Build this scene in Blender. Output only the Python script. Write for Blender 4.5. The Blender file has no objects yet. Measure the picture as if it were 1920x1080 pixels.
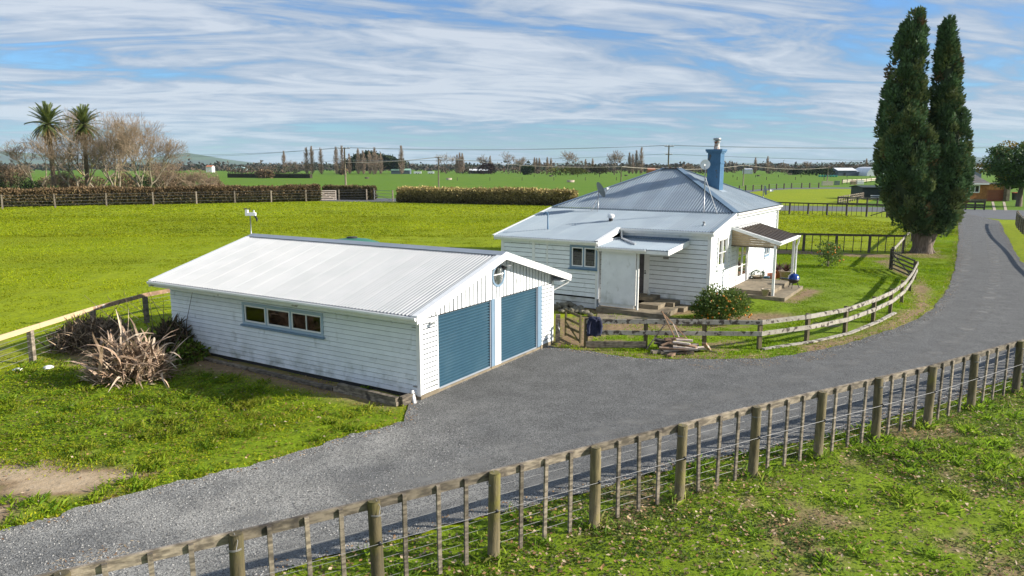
import bpy, math, random
import numpy as np
from mathutils import Vector, Matrix
R = math.radians
rng = np.random.default_rng(7)
random.seed(7)
scene = bpy.context.scene
COL = scene.collection

# ------------------------------------------------------------------ camera
CAM_H, FPX, PITCH = 6.3, 1370.0, 0.165
cam_d = bpy.data.cameras.new('camera'); cam = bpy.data.objects.new('camera', cam_d); COL.objects.link(cam)
cam_d.sensor_width = 36.0; cam_d.lens = 36.0 * FPX / 1920.0
cam_d.clip_start = 0.1; cam_d.clip_end = 40000
cam.location = (0, 0, CAM_H); cam.rotation_euler = (math.pi / 2 - PITCH, 0, 0)
scene.camera = cam
scene.render.resolution_x, scene.render.resolution_y = 1024, 576

# ------------------------------------------------------------------ sun, sky, exposure
SUN_EL, SUN_AZ = R(25.5), R(94.9)          # azimuth clockwise from +Y
SUN = Vector((math.sin(SUN_AZ) * math.cos(SUN_EL), math.cos(SUN_AZ) * math.cos(SUN_EL), math.sin(SUN_EL)))
sun_d = bpy.data.lights.new('sun', 'SUN'); sun_o = bpy.data.objects.new('sun', sun_d); COL.objects.link(sun_o)
sun_d.energy = 3.9; sun_d.angle = R(0.55); sun_d.color = (1.0, 0.93, 0.82)
sun_o.rotation_euler = SUN.to_track_quat('Z', 'Y').to_euler(); sun_o.location = (60, -5, 40)
vs = scene.view_settings
vs.view_transform = 'Standard'; vs.look = 'None'; vs.exposure = 1.15; vs.gamma = 1.0; vs.use_curve_mapping = False
SKY_STRENGTH = 0.10

world = bpy.data.worlds.new('World'); scene.world = world; world.use_nodes = True
def build_sky():
    nt = world.node_tree; nt.nodes.clear(); N = nt.nodes.new; L = nt.links.new
    out = N('ShaderNodeOutputWorld'); bg = N('ShaderNodeBackground'); bg.inputs['Strength'].default_value = SKY_STRENGTH
    L(bg.outputs[0], out.inputs[0])
    sky = N('ShaderNodeTexSky'); sky.sky_type = 'NISHITA'; sky.sun_disc = False
    sky.sun_elevation = SUN_EL; sky.sun_rotation = SUN_AZ; sky.altitude = 0; sky.air_density = 1.0; sky.dust_density = 0.25; sky.ozone_density = 2.5
    tc = N('ShaderNodeTexCoord'); sep = N('ShaderNodeSeparateXYZ'); L(tc.outputs['Generated'], sep.inputs[0])
    def mth(op, a, b=None, clamp=False):
        m = N('ShaderNodeMath'); m.operation = op; m.use_clamp = clamp
        for i, v in enumerate((a, b)):
            if v is None: continue
            if isinstance(v, (int, float)): m.inputs[i].default_value = v
            else: L(v, m.inputs[i])
        return m.outputs[0]
    z = mth('MAXIMUM', sep.outputs[2], 0.0)
    zz = mth('ADD', z, 0.10)
    cx = mth('DIVIDE', sep.outputs[0], zz); cy = mth('DIVIDE', sep.outputs[1], zz)
    comb = N('ShaderNodeCombineXYZ'); L(cx, comb.inputs[0]); L(cy, comb.inputs[1])
    mp = N('ShaderNodeMapping'); mp.inputs['Rotation'].default_value = (0, 0, R(-14)); L(comb.outputs[0], mp.inputs[0])
    def noise(vec, scale, detail, rough, dist, loc=(0, 0, 0), sc=(1, 1, 1)):
        m2 = N('ShaderNodeMapping'); m2.inputs['Location'].default_value = loc; m2.inputs['Scale'].default_value = sc; L(vec, m2.inputs[0])
        n = N('ShaderNodeTexNoise'); n.inputs['Scale'].default_value = scale; n.inputs['Detail'].default_value = detail
        n.inputs['Roughness'].default_value = rough; n.inputs['Distortion'].default_value = dist; L(m2.outputs[0], n.inputs['Vector'])
        return n.outputs[0]
    n1 = noise(mp.outputs[0], 0.45, 5, 0.5, 1.6, (3.6, 1.4, 0), (0.6, 1.0, 1))
    n2 = noise(mp.outputs[0], 1.9, 7, 0.6, 2.0, (7.3, 2.2, 0), (0.42, 1.0, 1))
    n3 = noise(mp.outputs[0], 6.0, 5, 0.6, 1.0, (1.0, 4.0, 0), (0.55, 1.0, 1))
    cl = mth('ADD', mth('ADD', mth('MULTIPLY', n1, 0.55), mth('MULTIPLY', n2, 0.47)), mth('MULTIPLY', n3, 0.10))
    ramp = N('ShaderNodeValToRGB'); ramp.color_ramp.interpolation = 'EASE'
    e = ramp.color_ramp.elements; e[0].position = 0.418; e[0].color = (0.02, 0.02, 0.02, 1); e[1].position = 0.58; e[1].color = (1, 1, 1, 1)
    L(cl, ramp.inputs[0])
    # thin cloud near the horizon
    fade = N('ShaderNodeMapRange'); fade.inputs[1].default_value = 0.0; fade.inputs[2].default_value = 0.07; fade.inputs[3].default_value = 0.60; fade.inputs[4].default_value = 0.92; L(z, fade.inputs[0])
    cov = mth('MULTIPLY', ramp.outputs[0], fade.outputs[0])
    # cloud body brightness
    cb = N('ShaderNodeValToRGB'); c = cb.color_ramp.elements; c[0].position = 0.48; c[0].color = (1.1, 1.62, 2.35, 1); c[1].position = 0.645; c[1].color = (3.05, 3.3, 3.65, 1)
    L(cl, cb.inputs[0])
    tint = N('ShaderNodeMix'); tint.data_type = 'RGBA'; tint.blend_type = 'MULTIPLY'; tint.inputs[0].default_value = 1.0
    L(sky.outputs[0], tint.inputs[6]); 
    hz = N('ShaderNodeValToRGB'); h_ = hz.color_ramp.elements; h_[0].position = 0.0; h_[0].color = (0.31, 0.44, 0.58, 1); h_[1].position = 0.30; h_[1].color = (0.42, 0.60, 0.84, 1); hm = hz.color_ramp.elements.new(0.09); hm.color = (0.32, 0.49, 0.66, 1)
    L(z, hz.inputs[0]); L(hz.outputs[0], tint.inputs[7])
    mix = N('ShaderNodeMix'); mix.data_type = 'RGBA'; L(cov, mix.inputs[0]); L(tint.outputs[2], mix.inputs[6]); L(cb.outputs[0], mix.inputs[7])
    L(mix.outputs[2], bg.inputs[0])
build_sky()

# ------------------------------------------------------------------ measuring helpers (used while laying things out on the ground)
SP, CP = math.sin(PITCH), math.cos(PITCH)
def ray(px, py):
    a = (px - 960) / FPX; b = (py - 540) / FPX
    return a, CP - b * SP, -SP - b * CP
def at(px, py, z=0.0):
    x, y, dz = ray(px, py); t = (z - CAM_H) / dz
    return Vector((x * t, y * t, z))
def far(px, py, Y):
    x, y, dz = ray(px, py); t = Y / y
    return Vector((x * t, Y, CAM_H + dz * t))
def proj(P):
    x, y, z = P[:, 0], P[:, 1], P[:, 2] - CAM_H
    d = y * CP - z * SP; v = -(z * CP + y * SP); d = np.where(d > 0.1, d, 0.1)
    return np.stack([960 + FPX * x / d, 540 + FPX * v / d], 1)

# ------------------------------------------------------------------ materials
def mat(name, c1, c2=None, scale=6.0, rough=0.7, bump=0.0, bscale=None, stretch=(1, 1, 1), metallic=0.0, spec=0.5, rand=0.0, attr=None, lo=0.38, hi=0.62,
        detail=5, stain=None, stain_scale=2.0, stain_lo=0.55, stain_hi=0.75, stain_stretch=(1, 1, 1), transl=0.0, dist=0.0, grime=None):
    m = bpy.data.materials.new(name); m.use_nodes = True; nt = m.node_tree; N = nt.nodes.new; L = nt.links.new
    b = nt.nodes['Principled BSDF']; b.inputs['Roughness'].default_value = rough; b.inputs['Metallic'].default_value = metallic
    b.inputs['Specular IOR Level'].default_value = spec
    geo = N('ShaderNodeNewGeometry'); mp = N('ShaderNodeMapping'); mp.inputs['Scale'].default_value = stretch; L(geo.outputs['Position'], mp.inputs[0])
    def mixc(f, a, bb, mode='MIX'):
        x = N('ShaderNodeMix'); x.data_type = 'RGBA'; x.blend_type = mode
        for i, v in ((0, f), (6, a), (7, bb)):
            if isinstance(v, (int, float)): x.inputs[i].default_value = v
            elif isinstance(v, tuple): x.inputs[i].default_value = (*v, 1)
            else: L(v, x.inputs[i])
        return x.outputs[2]
    def ramped(sc, lo_, hi_, vec=None, det=detail):
        n = N('ShaderNodeTexNoise'); n.inputs['Scale'].default_value = sc; n.inputs['Detail'].default_value = det; n.inputs['Distortion'].default_value = dist
        L(vec or mp.outputs[0], n.inputs['Vector'])
        r = N('ShaderNodeMapRange'); r.inputs[1].default_value = lo_; r.inputs[2].default_value = hi_; L(n.outputs[0], r.inputs[0]); return r.outputs[0]
    col = c1
    if attr:
        a = N('ShaderNodeAttribute'); a.attribute_name = attr; col = a.outputs['Color']
        if c2: col = mixc(ramped(scale, lo, hi), col, mixc(1.0, col, c2, 'MULTIPLY'))
    elif c2: col = mixc(ramped(scale, lo, hi), c1, c2)
    if stain:
        mp2 = N('ShaderNodeMapping'); mp2.inputs['Scale'].default_value = stain_stretch; L(geo.outputs['Position'], mp2.inputs[0])
        col = mixc(ramped(stain_scale, stain_lo, stain_hi, mp2.outputs[0], 6), col, stain)
    if grime:      # splashed dirt low on the wall, broken up by noise
        sp_ = N('ShaderNodeSeparateXYZ'); L(geo.outputs['Position'], sp_.inputs[0]); g1 = N('ShaderNodeMapRange'); g1.inputs[1].default_value = grime[1]; g1.inputs[2].default_value = 0.1; L(sp_.outputs[2], g1.inputs[0])
        g2 = N('ShaderNodeMath'); g2.operation = 'MULTIPLY'; g2.use_clamp = True; L(g1.outputs[0], g2.inputs[0]); L(ramped(2.2, 0.46, 0.72, None, 8), g2.inputs[1]); col = mixc(g2.outputs[0], col, grime[0])
    if rand:
        oi = N('ShaderNodeObjectInfo'); mr = N('ShaderNodeMapRange'); mr.inputs[3].default_value = 1 - rand; mr.inputs[4].default_value = 1 + rand; L(oi.outputs['Random'], mr.inputs[0])
        v = N('ShaderNodeHueSaturation'); L(mr.outputs[0], v.inputs['Value'])
        if isinstance(col, tuple): v.inputs['Color'].default_value = (*col, 1)
        else: L(col, v.inputs['Color'])
        col = v.outputs[0]
    if isinstance(col, tuple): b.inputs['Base Color'].default_value = (*col, 1)
    else: L(col, b.inputs['Base Color'])
    if bump:
        n = N('ShaderNodeTexNoise'); n.inputs['Scale'].default_value = bscale or scale * 4; n.inputs['Detail'].default_value = 4; L(mp.outputs[0], n.inputs['Vector'])
        bp = N('ShaderNodeBump'); bp.inputs['Strength'].default_value = bump; bp.inputs['Distance'].default_value = 0.02; L(n.outputs[0], bp.inputs['Height']); L(bp.outputs[0], b.inputs['Normal'])
    if transl:
        tr = N('ShaderNodeBsdfTranslucent'); mx = N('ShaderNodeMixShader'); mx.inputs[0].default_value = transl
        if isinstance(col, tuple): tr.inputs[0].default_value = (*col, 1)
        else: L(col, tr.inputs[0])
        L(b.outputs[0], mx.inputs[1]); L(tr.outputs[0], mx.inputs[2]); L(mx.outputs[0], nt.nodes['Material Output'].inputs[0])
    return m

def glass_mat(name, tint=(0.55, 0.6, 0.6)):
    m = bpy.data.materials.new(name); m.use_nodes = True; nt = m.node_tree; nt.nodes.clear(); N = nt.nodes.new; L = nt.links.new
    o = N('ShaderNodeOutputMaterial'); mx = N('ShaderNodeMixShader'); g = N('ShaderNodeBsdfGlossy'); t = N('ShaderNodeBsdfTransparent'); f = N('ShaderNodeFresnel')
    f.inputs[0].default_value = 1.42; g.inputs['Roughness'].default_value = 0.02; t.inputs[0].default_value = (*tint, 1)
    L(f.outputs[0], mx.inputs[0]); L(t.outputs[0], mx.inputs[1]); L(g.outputs[0], mx.inputs[2]); L(mx.outputs[0], o.inputs[0])
    return m

M = {}
def build_mats():
    M['paint'] = mat('white_weatherboard_paint', (0.80, 0.83, 0.85), (0.74, 0.77, 0.79), 3.0, 0.5, 0.05, 40, rand=0.045, spec=0.3, stain=(0.36, 0.38, 0.34), stain_scale=3.2, stain_lo=0.60, stain_hi=0.9, stain_stretch=(1.3, 1.3, 0.8), grime=((0.32, 0.34, 0.29), 0.9))
    M['paint_trim'] = mat('white_trim_paint', (0.80, 0.80, 0.79), (0.74, 0.74, 0.73), 5.0, 0.4, rand=0.02)
    M['paint_peel'] = mat('peeling_white_paint', (0.76, 0.76, 0.74), (0.70, 0.70, 0.68), 5.0, 0.6, stain=(0.24, 0.21, 0.18), stain_scale=3.2, stain_lo=0.62, stain_hi=0.67)
    M['base'] = mat('white_baseboard', (0.62, 0.63, 0.62), (0.48, 0.48, 0.45), 3.0, 0.6, stain=(0.22, 0.2, 0.16), stain_scale=2.0, stain_lo=0.6, stain_hi=0.8)
    M['iron_white'] = mat('painted_white_iron', (0.455, 0.46, 0.465), (0.42, 0.43, 0.435), 1.2, 0.55, rand=0.03, spec=0.25)
    M['iron_blue'] = mat('blue_grey_iron', (0.275, 0.325, 0.37), (0.24, 0.29, 0.335), 1.0, 0.42, rand=0.10, spec=0.4, stain=(0.32, 0.36, 0.39), stain_scale=0.9, stain_lo=0.58, stain_hi=0.8)
    M['iron_pale'] = mat('pale_blue_iron', (0.265, 0.315, 0.355), (0.235, 0.285, 0.33), 0.8, 0.45, rand=0.05, spec=0.35)
    M['cap_grey'] = mat('ridge_flashing', (0.27, 0.30, 0.34), (0.24, 0.27, 0.31), 2, 0.5)
    M['cap_blue'] = mat('blue_ridge_flashing', (0.12, 0.18, 0.25), (0.10, 0.16, 0.23), 2, 0.5)
    M['door_blue'] = mat('blue_roller_door', (0.030, 0.080, 0.122), (0.034, 0.088, 0.13), 1.5, 0.45, spec=0.35, stain=(0.05, 0.105, 0.145), stain_scale=1.1, stain_lo=0.5, stain_hi=0.8)
    M['trim_blue'] = mat('pale_blue_trim', (0.175, 0.265, 0.36), (0.16, 0.245, 0.335), 4, 0.5)
    M['trim_pale'] = mat('very_pale_blue_trim', (0.36, 0.46, 0.55), (0.33, 0.43, 0.52), 4, 0.5)
    M['sill_blue'] = mat('dark_blue_sill', (0.06, 0.15, 0.25), None, rough=0.45)
    M['chim_blue'] = mat('blue_painted_brick', (0.055, 0.15, 0.275), (0.042, 0.125, 0.235), 4, 0.6, 0.2, 30, stain=(0.07, 0.07, 0.075), stain_scale=2.4, stain_lo=0.66, stain_hi=0.72)
    M['concrete'] = mat('old_concrete', (0.25, 0.205, 0.14), (0.17, 0.14, 0.095), 3, 0.9, 0.3, 30, stain=(0.10, 0.08, 0.055), stain_scale=1.6, stain_lo=0.56, stain_hi=0.72)
    M['dark'] = mat('dark_interior', (0.03, 0.03, 0.032), None, rough=0.9)
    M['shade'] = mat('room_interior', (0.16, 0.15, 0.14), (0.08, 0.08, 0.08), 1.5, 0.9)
    M['curtain'] = mat('beige_curtain', (0.5, 0.47, 0.40), (0.33, 0.31, 0.26), 9, 0.9, stretch=(1, 1, 0.1))
    M['green_curtain'] = mat('olive_curtain', (0.30, 0.33, 0.17), (0.17, 0.2, 0.10), 9, 0.9, stretch=(1, 1, 0.1))
    M['glass'] = glass_mat('window_glass')
    M['wood_grey'] = mat('weathered_grey_timber', (0.27, 0.225, 0.17), (0.10, 0.082, 0.062), 5, 0.85, 0.5, 40, stretch=(1, 1, 4), rand=0.34, stain=(0.055, 0.045, 0.036), stain_scale=3, stain_lo=0.58, stain_hi=0.70)
    M['wood_post'] = mat('round_treated_post', (0.15, 0.12, 0.06), (0.085, 0.07, 0.035), 9, 0.85, 0.4, 40, stretch=(2, 2, 0.35), rand=0.32, stain=(0.14, 0.125, 0.025), stain_scale=2.2, stain_lo=0.55, stain_hi=0.72)
    M['wood_white'] = mat('flaking_whitewashed_rail', (0.40, 0.375, 0.32), (0.30, 0.27, 0.22), 5, 0.85, 0.3, 30, rand=0.08, stain=(0.065, 0.052, 0.042), stain_scale=5.5, stain_lo=0.53, stain_hi=0.60)
    M['wood_dark'] = mat('dark_fence_timber', (0.085, 0.07, 0.05), (0.05, 0.042, 0.03), 6, 0.85, 0.3, 30, rand=0.15)  # dark brown timber, tone differing from piece to piece
    M['wood_new'] = mat('new_pine_rail', (0.62, 0.47, 0.28), (0.52, 0.38, 0.21), 5, 0.7, 0.1, 30, stretch=(4, 0.4, 4))
    M['wood_brown'] = mat('brown_offcut', (0.33, 0.21, 0.13), (0.2, 0.125, 0.08), 6, 0.85, 0.3, 30, rand=0.3, stain=(0.5, 0.45, 0.4), stain_scale=3, stain_lo=0.58, stain_hi=0.66)
    M['wood_palew'] = mat('old_white_painted_offcut', (0.60, 0.52, 0.45), (0.46, 0.37, 0.3), 5, 0.8, 0.2, 30, rand=0.1)
    M['wire'] = mat('galvanised_wire', (0.22, 0.22, 0.22), None, rough=0.5, metallic=0.2)
    M['steel'] = mat('galvanised_steel', (0.42, 0.43, 0.44), (0.35, 0.36, 0.37), 8, 0.4, metallic=0.7)
    M['rust'] = mat('rusty_flue', (0.5, 0.48, 0.45), (0.25, 0.09, 0.04), 5, 0.7, lo=0.45, hi=0.55)
    M['white'] = mat('white_plastic', (0.78, 0.78, 0.77), None, rough=0.35)
    M['black'] = mat('black_plastic', (0.02, 0.02, 0.022), None, rough=0.5)
    M['dish'] = mat('grey_dish_metal', (0.20, 0.225, 0.23), (0.17, 0.19, 0.20), 3, 0.5)
    M['tank'] = mat('green_tank_plastic', (0.035, 0.17, 0.11), (0.03, 0.14, 0.09), 2, 0.5)
    M['navy'] = mat('navy_fabric', (0.012, 0.016, 0.045), (0.025, 0.03, 0.07), 12, 0.9, 0.3, 40)
    M['bark'] = mat('grey_brown_bark', (0.20, 0.155, 0.12), (0.10, 0.075, 0.055), 5, 0.95, 0.6, 20, stretch=(3, 3, 0.4))
    M['bark_pale'] = mat('pale_lichened_bark', (0.28, 0.235, 0.165), (0.16, 0.13, 0.09), 2.5, 0.95, stain=(0.36, 0.30, 0.10), stain_scale=0.8, stain_lo=0.56, stain_hi=0.68)
    M['twig'] = mat('twig_brown', (0.34, 0.25, 0.165), (0.235, 0.17, 0.11), 0.5, 0.95)
    M['twig_far'] = mat('poplar_twig', (0.27, 0.20, 0.145), (0.19, 0.14, 0.10), 0.3, 0.95)
    M['leaf'] = mat('leaf', (1, 1, 1), attr='Col', rough=0.55, spec=0.35, transl=0.25)
    M['needle'] = mat('cypress_spray', (1, 1, 1), attr='Col', rough=0.7, spec=0.2, transl=0.12)
    M['hedge'] = mat('hedge_leaf', (1, 1, 1), attr='Col', rough=0.8, spec=0.15, transl=0.12)
    M['grassblade'] = mat('grass_blade', (1, 1, 1), attr='Col', rough=0.6, spec=0.2, transl=0.5)
    M['fruit'] = mat('orange_fruit', (0.78, 0.27, 0.015), (0.70, 0.22, 0.01), 9, 0.45, rand=0.1)
    M['dryleaf'] = mat('dry_flax_leaf', (0.40, 0.29, 0.205), (0.25, 0.165, 0.11), 4, 0.8, rand=0.45, spec=0.3)
    M['dryleaf_pale'] = mat('bleached_flax_leaf', (0.55, 0.45, 0.34), (0.38, 0.28, 0.2), 4, 0.8, rand=0.35, spec=0.3)
    M['darkbrush'] = mat('dark_dead_brush', (1, 1, 1), attr='Col', rough=0.9, spec=0.1)
    M['rock'] = mat('garden_rock', (0.20, 0.18, 0.13), (0.11, 0.10, 0.075), 6, 0.9, 0.5, 15, rand=0.25)
    M['terracotta'] = mat('terracotta', (0.45, 0.17, 0.085), (0.36, 0.13, 0.07), 8, 0.8)
    M['pot_beige'] = mat('beige_stone_pot', (0.45, 0.38, 0.29), (0.33, 0.27, 0.2), 12, 0.8)
    M['blue_enamel'] = mat('blue_enamel', (0.01, 0.045, 0.25), None, rough=0.18)
    M['brick'] = mat('orange_brick', (0.48, 0.215, 0.07), (0.36, 0.15, 0.045), 2.2, 0.85, rand=0.18)
    M['tile'] = mat('grey_roof_tile', (0.16, 0.14, 0.13), (0.11, 0.10, 0.095), 2, 0.8)
    M['rusty_door'] = mat('rust_red_garage_door', (0.30, 0.085, 0.035), (0.26, 0.075, 0.03), 2, 0.6)
    M['far_grey'] = mat('far_grey_cladding', (0.10, 0.125, 0.16), (0.085, 0.11, 0.145), 0.5, 0.6)
    M['far_white'] = mat('far_white_cladding', (0.74, 0.75, 0.76), (0.66, 0.67, 0.68), 0.5, 0.5)
    M['far_green'] = mat('far_green_roof', (0.25, 0.42, 0.33), None, rough=0.6)
    M['far_teal'] = mat('far_teal_barn', (0.36, 0.50, 0.50), None, rough=0.5)
    M['bale'] = mat('green_bale_wrap', (0.03, 0.30, 0.20), (0.02, 0.22, 0.15), 1, 0.35, rand=0.2)
    M['shed_dark'] = mat('dark_green_shed_wall', (0.022, 0.035, 0.032), (0.03, 0.045, 0.04), 2, 0.6)
    M['porch_roof'] = mat('brown_polycarbonate', (0.11, 0.085, 0.065), (0.09, 0.07, 0.055), 2, 0.3)
    M['reed'] = mat('timber_lining', (0.42, 0.32, 0.2), (0.33, 0.245, 0.15), 3, 0.7, rand=0.06)
    M['tar'] = mat('dark_road_seal', (0.105, 0.11, 0.118), (0.085, 0.09, 0.098), 1.0, 0.9, 0.3, 40)
    M['red'] = mat('red_marker_paint', (0.55, 0.05, 0.02), None, rough=0.5)
    M['plaque'] = mat('grey_plaque', (0.28, 0.28, 0.26), (0.2, 0.2, 0.19), 20, 0.6)
build_mats()

# ------------------------------------------------------------------ object helpers
def put(name, data, parent=None, loc=None):
    o = bpy.data.objects.new(name, data); COL.objects.link(o)
    if parent is not None: o.parent = parent
    if loc is not None: o.location = loc
    return o
def tag(o, label=None, cat=None, group=None, kind=None):
    if label: o['label'] = label
    if cat: o['category'] = cat
    if group: o['group'] = group
    if kind: o['kind'] = kind
    return o
def thing(name, label, cat, loc=(0, 0, 0), rz=0.0, group=None):
    o = put(name, None, None, loc); o.rotation_euler = (0, 0, rz); o.empty_display_size = 0.3
    return tag(o, label, cat, group)
class MB:
    def __init__(s): s.v = []; s.f = []; s.sm = []
    def poly(s, pts, smooth=False):
        n = len(s.v); s.v += [tuple(p) for p in pts]; s.f.append(tuple(range(n, n + len(pts)))); s.sm.append(smooth); return s
    def hexa(s, p):      # 8 points: bottom loop 0-3, top loop 4-7
        n = len(s.v); s.v += [tuple(q) for q in p]
        for a in ((0, 3, 2, 1), (4, 5, 6, 7), (0, 1, 5, 4), (1, 2, 6, 5), (2, 3, 7, 6), (3, 0, 4, 7)):
            s.f.append(tuple(n + i for i in a)); s.sm.append(False)
        return s
    def box(s, x0, x1, y0, y1, z0, z1):
        return s.hexa([(x0, y0, z0), (x1, y0, z0), (x1, y1, z0), (x0, y1, z0), (x0, y0, z1), (x1, y0, z1), (x1, y1, z1), (x0, y1, z1)])
    def obox(s, c, rx, ry, rz, size):   # oriented box
        m = Matrix.Translation(c) @ Matrix.Rotation(rz, 4, 'Z') @ Matrix.Rotation(ry, 4, 'Y') @ Matrix.Rotation(rx, 4, 'X')
        a, b, c2 = size[0] / 2, size[1] / 2, size[2] / 2
        return s.hexa([m @ Vector(q) for q in ((-a, -b, -c2), (a, -b, -c2), (a, b, -c2), (-a, b, -c2), (-a, -b, c2), (a, -b, c2), (a, b, c2), (-a, b, c2))])
    def beam(s, p, q, w, h, up=(0, 0, 1)):   # bar from p to q, width w, height h
        p, q = Vector(p), Vector(q); d = (q - p).normalized(); side = d.cross(Vector(up))
        if side.length < 1e-4: side = Vector((1, 0, 0))
        side.normalize(); u = side.cross(d).normalized(); a = side * w / 2; b = u * h / 2
        return s.hexa([p - a - b, p + a - b, q + a - b, q - a - b, p - a + b, p + a + b, q + a + b, q - a + b])
    def tube(s, pts, rad, n=8, cap=True, smooth=True):
        pts = [Vector(p) for p in pts]; rad = rad if isinstance(rad, (list, tuple)) else [rad] * len(pts); base = len(s.v); ref = None
        for i, p in enumerate(pts):
            d = (pts[min(i + 1, len(pts) - 1)] - pts[max(i - 1, 0)]).normalized()
            if ref is None: ref = Vector((0, 0, 1)) if abs(d.z) < 0.9 else Vector((1, 0, 0))
            a = d.cross(ref).normalized(); b = d.cross(a).normalized(); ref = a.cross(d) * 1.0
            for k in range(n):
                t = 2 * math.pi * k / n; s.v.append(tuple(p + (a * math.cos(t) + b * math.sin(t)) * rad[i]))
        for i in range(len(pts) - 1):
            for k in range(n):
                k2 = (k + 1) % n; s.f.append((base + i * n + k, base + i * n + k2, base + (i + 1) * n + k2, base + (i + 1) * n + k)); s.sm.append(smooth)
        if cap:
            s.f.append(tuple(base + k for k in range(n))); s.sm.append(False)
            s.f.append(tuple(base + (len(pts) - 1) * n + k for k in range(n - 1, -1, -1))); s.sm.append(False)
        return s
    def lathe(s, prof, n=16, c=(0, 0, 0), smooth=True):   # prof: (r, z)
        base = len(s.v)
        for r, z in prof:
            for k in range(n):
                t = 2 * math.pi * k / n; s.v.append((c[0] + r * math.cos(t), c[1] + r * math.sin(t), c[2] + z))
        for i in range(len(prof) - 1):
            for k in range(n):
                k2 = (k + 1) % n; s.f.append((base + i * n + k, base + i * n + k2, base + (i + 1) * n + k2, base + (i + 1) * n + k)); s.sm.append(smooth)
        for i in (0, len(prof) - 1):
            if prof[i][0] > 1e-3: s.f.append(tuple(base + i * n + k for k in range(n))); s.sm.append(False)
        return s
    def mesh(s, name, m):
        me = bpy.data.meshes.new(name); me.from_pydata(s.v, [], s.f); me.polygons.foreach_set('use_smooth', s.sm); me.materials.append(m); me.update(); return me
    def build(s, name, m, parent=None, loc=None): return put(name, s.mesh(name, m), parent, loc)
def npmesh(name, V, F, m, col=None, smooth=False):
    V = np.asarray(V, np.float32); F = np.asarray(F, np.int32); k = F.shape[1]
    me = bpy.data.meshes.new(name); me.vertices.add(len(V)); me.vertices.foreach_set('co', V.ravel())
    me.loops.add(F.size); me.loops.foreach_set('vertex_index', F.ravel())
    me.polygons.add(len(F)); me.polygons.foreach_set('loop_start', np.arange(0, F.size, k, dtype=np.int32))
    me.polygons.foreach_set('use_smooth', np.full(len(F), smooth))
    if col is not None:
        a = me.color_attributes.new('Col', 'FLOAT_COLOR', 'POINT'); c = np.ones((len(V), 4), np.float32); c[:, :3] = col; a.data.foreach_set('color', c.ravel())
    me.materials.append(m); me.update(calc_edges=True); me.validate(); return me
def unit(a): return a / np.maximum(np.linalg.norm(a, axis=-1, keepdims=True), 1e-9)
def rand_dirs(n): return unit(rng.normal(size=(n, 3)))
def leaves(C, D, Ln, Wd, col, N=None):
    """diamond leaves at C pointing along D; returns V, F, col"""
    n = len(C); N = rand_dirs(n) if N is None else N; S = unit(np.cross(D, N)); Ln = np.broadcast_to(np.asarray(Ln, float), n)[:, None]; Wd = np.broadcast_to(np.asarray(Wd, float), n)[:, None]
    up = np.cross(S, D)
    V = np.stack([C, C + D * Ln * 0.45 + S * Wd / 2, C + D * Ln - up * Ln * 0.12, C + D * Ln * 0.45 - S * Wd / 2], 1).reshape(-1, 3)
    F = np.arange(n * 4).reshape(n, 4)
    return V, F, np.repeat(col, 4, 0)
def segs(P0, P1, R0, R1, k=3):
    P0, P1 = np.asarray(P0, float), np.asarray(P1, float); R0, R1 = np.asarray(R0)[:, None], np.asarray(R1)[:, None]
    d = unit(P1 - P0); ref = np.where(np.abs(d[:, 2:3]) < 0.9, np.array([[0, 0, 1.0]]), np.array([[1.0, 0, 0]])); a = unit(np.cross(d, ref)); b = np.cross(d, a)
    V = []
    for P, Rr in ((P0, R0), (P1, R1)):
        for j in range(k):
            t = 2 * math.pi * j / k; V.append(P + (a * math.cos(t) + b * math.sin(t)) * Rr)
    V = np.stack(V, 1); n = len(P0); base = (np.arange(n) * 2 * k)[:, None]
    F = np.stack([np.stack([base[:, 0] + j, base[:, 0] + (j + 1) % k, base[:, 0] + k + (j + 1) % k, base[:, 0] + k + j], 1) for j in range(k)], 1)
    return V.reshape(-1, 3), F.reshape(-1, 4)
def merge(parts):
    V, F, C, o = [], [], [], 0
    for v, f, c in parts: V.append(v); F.append(f + o); C.append(c); o += len(v)
    return np.concatenate(V), np.concatenate(F), np.concatenate(C)
def inside(P, poly):
    x, y = P[:, 0], P[:, 1]; r = np.zeros(len(P), bool); q = np.asarray([(p[0], p[1]) for p in poly]); j = len(q) - 1
    for i in range(len(q)):
        c = ((q[i, 1] > y) != (q[j, 1] > y)) & (x < (q[j, 0] - q[i, 0]) * (y - q[i, 1]) / (q[j, 1] - q[i, 1] + 1e-12) + q[i, 0]); r ^= c; j = i
    return r
def dist_poly(P, line, closed=True):
    q = np.asarray([(p[0], p[1]) for p in line], float); d = np.full(len(P), 1e9); n = len(q) if closed else len(q) - 1
    for i in range(n):
        a, b = q[i], q[(i + 1) % len(q)]; ab = b - a; t = np.clip(((P[:, :2] - a) @ ab) / (ab @ ab + 1e-12), 0, 1); d = np.minimum(d, np.linalg.norm(P[:, :2] - a - t[:, None] * ab, axis=1))
    return d
def smooth_line(pts, per=6):
    p = [Vector(q) for q in pts]; out = []
    for i in range(len(p) - 1):
        a, b, c, d = p[max(i - 1, 0)], p[i], p[i + 1], p[min(i + 2, len(p) - 1)]
        for k in range(per):
            t = k / per; out.append(0.5 * ((2 * b) + (c - a) * t + (2 * a - 5 * b + 4 * c - d) * t * t + (3 * b - a - 3 * c + d) * t ** 3))
    out.append(p[-1]); return out
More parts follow.
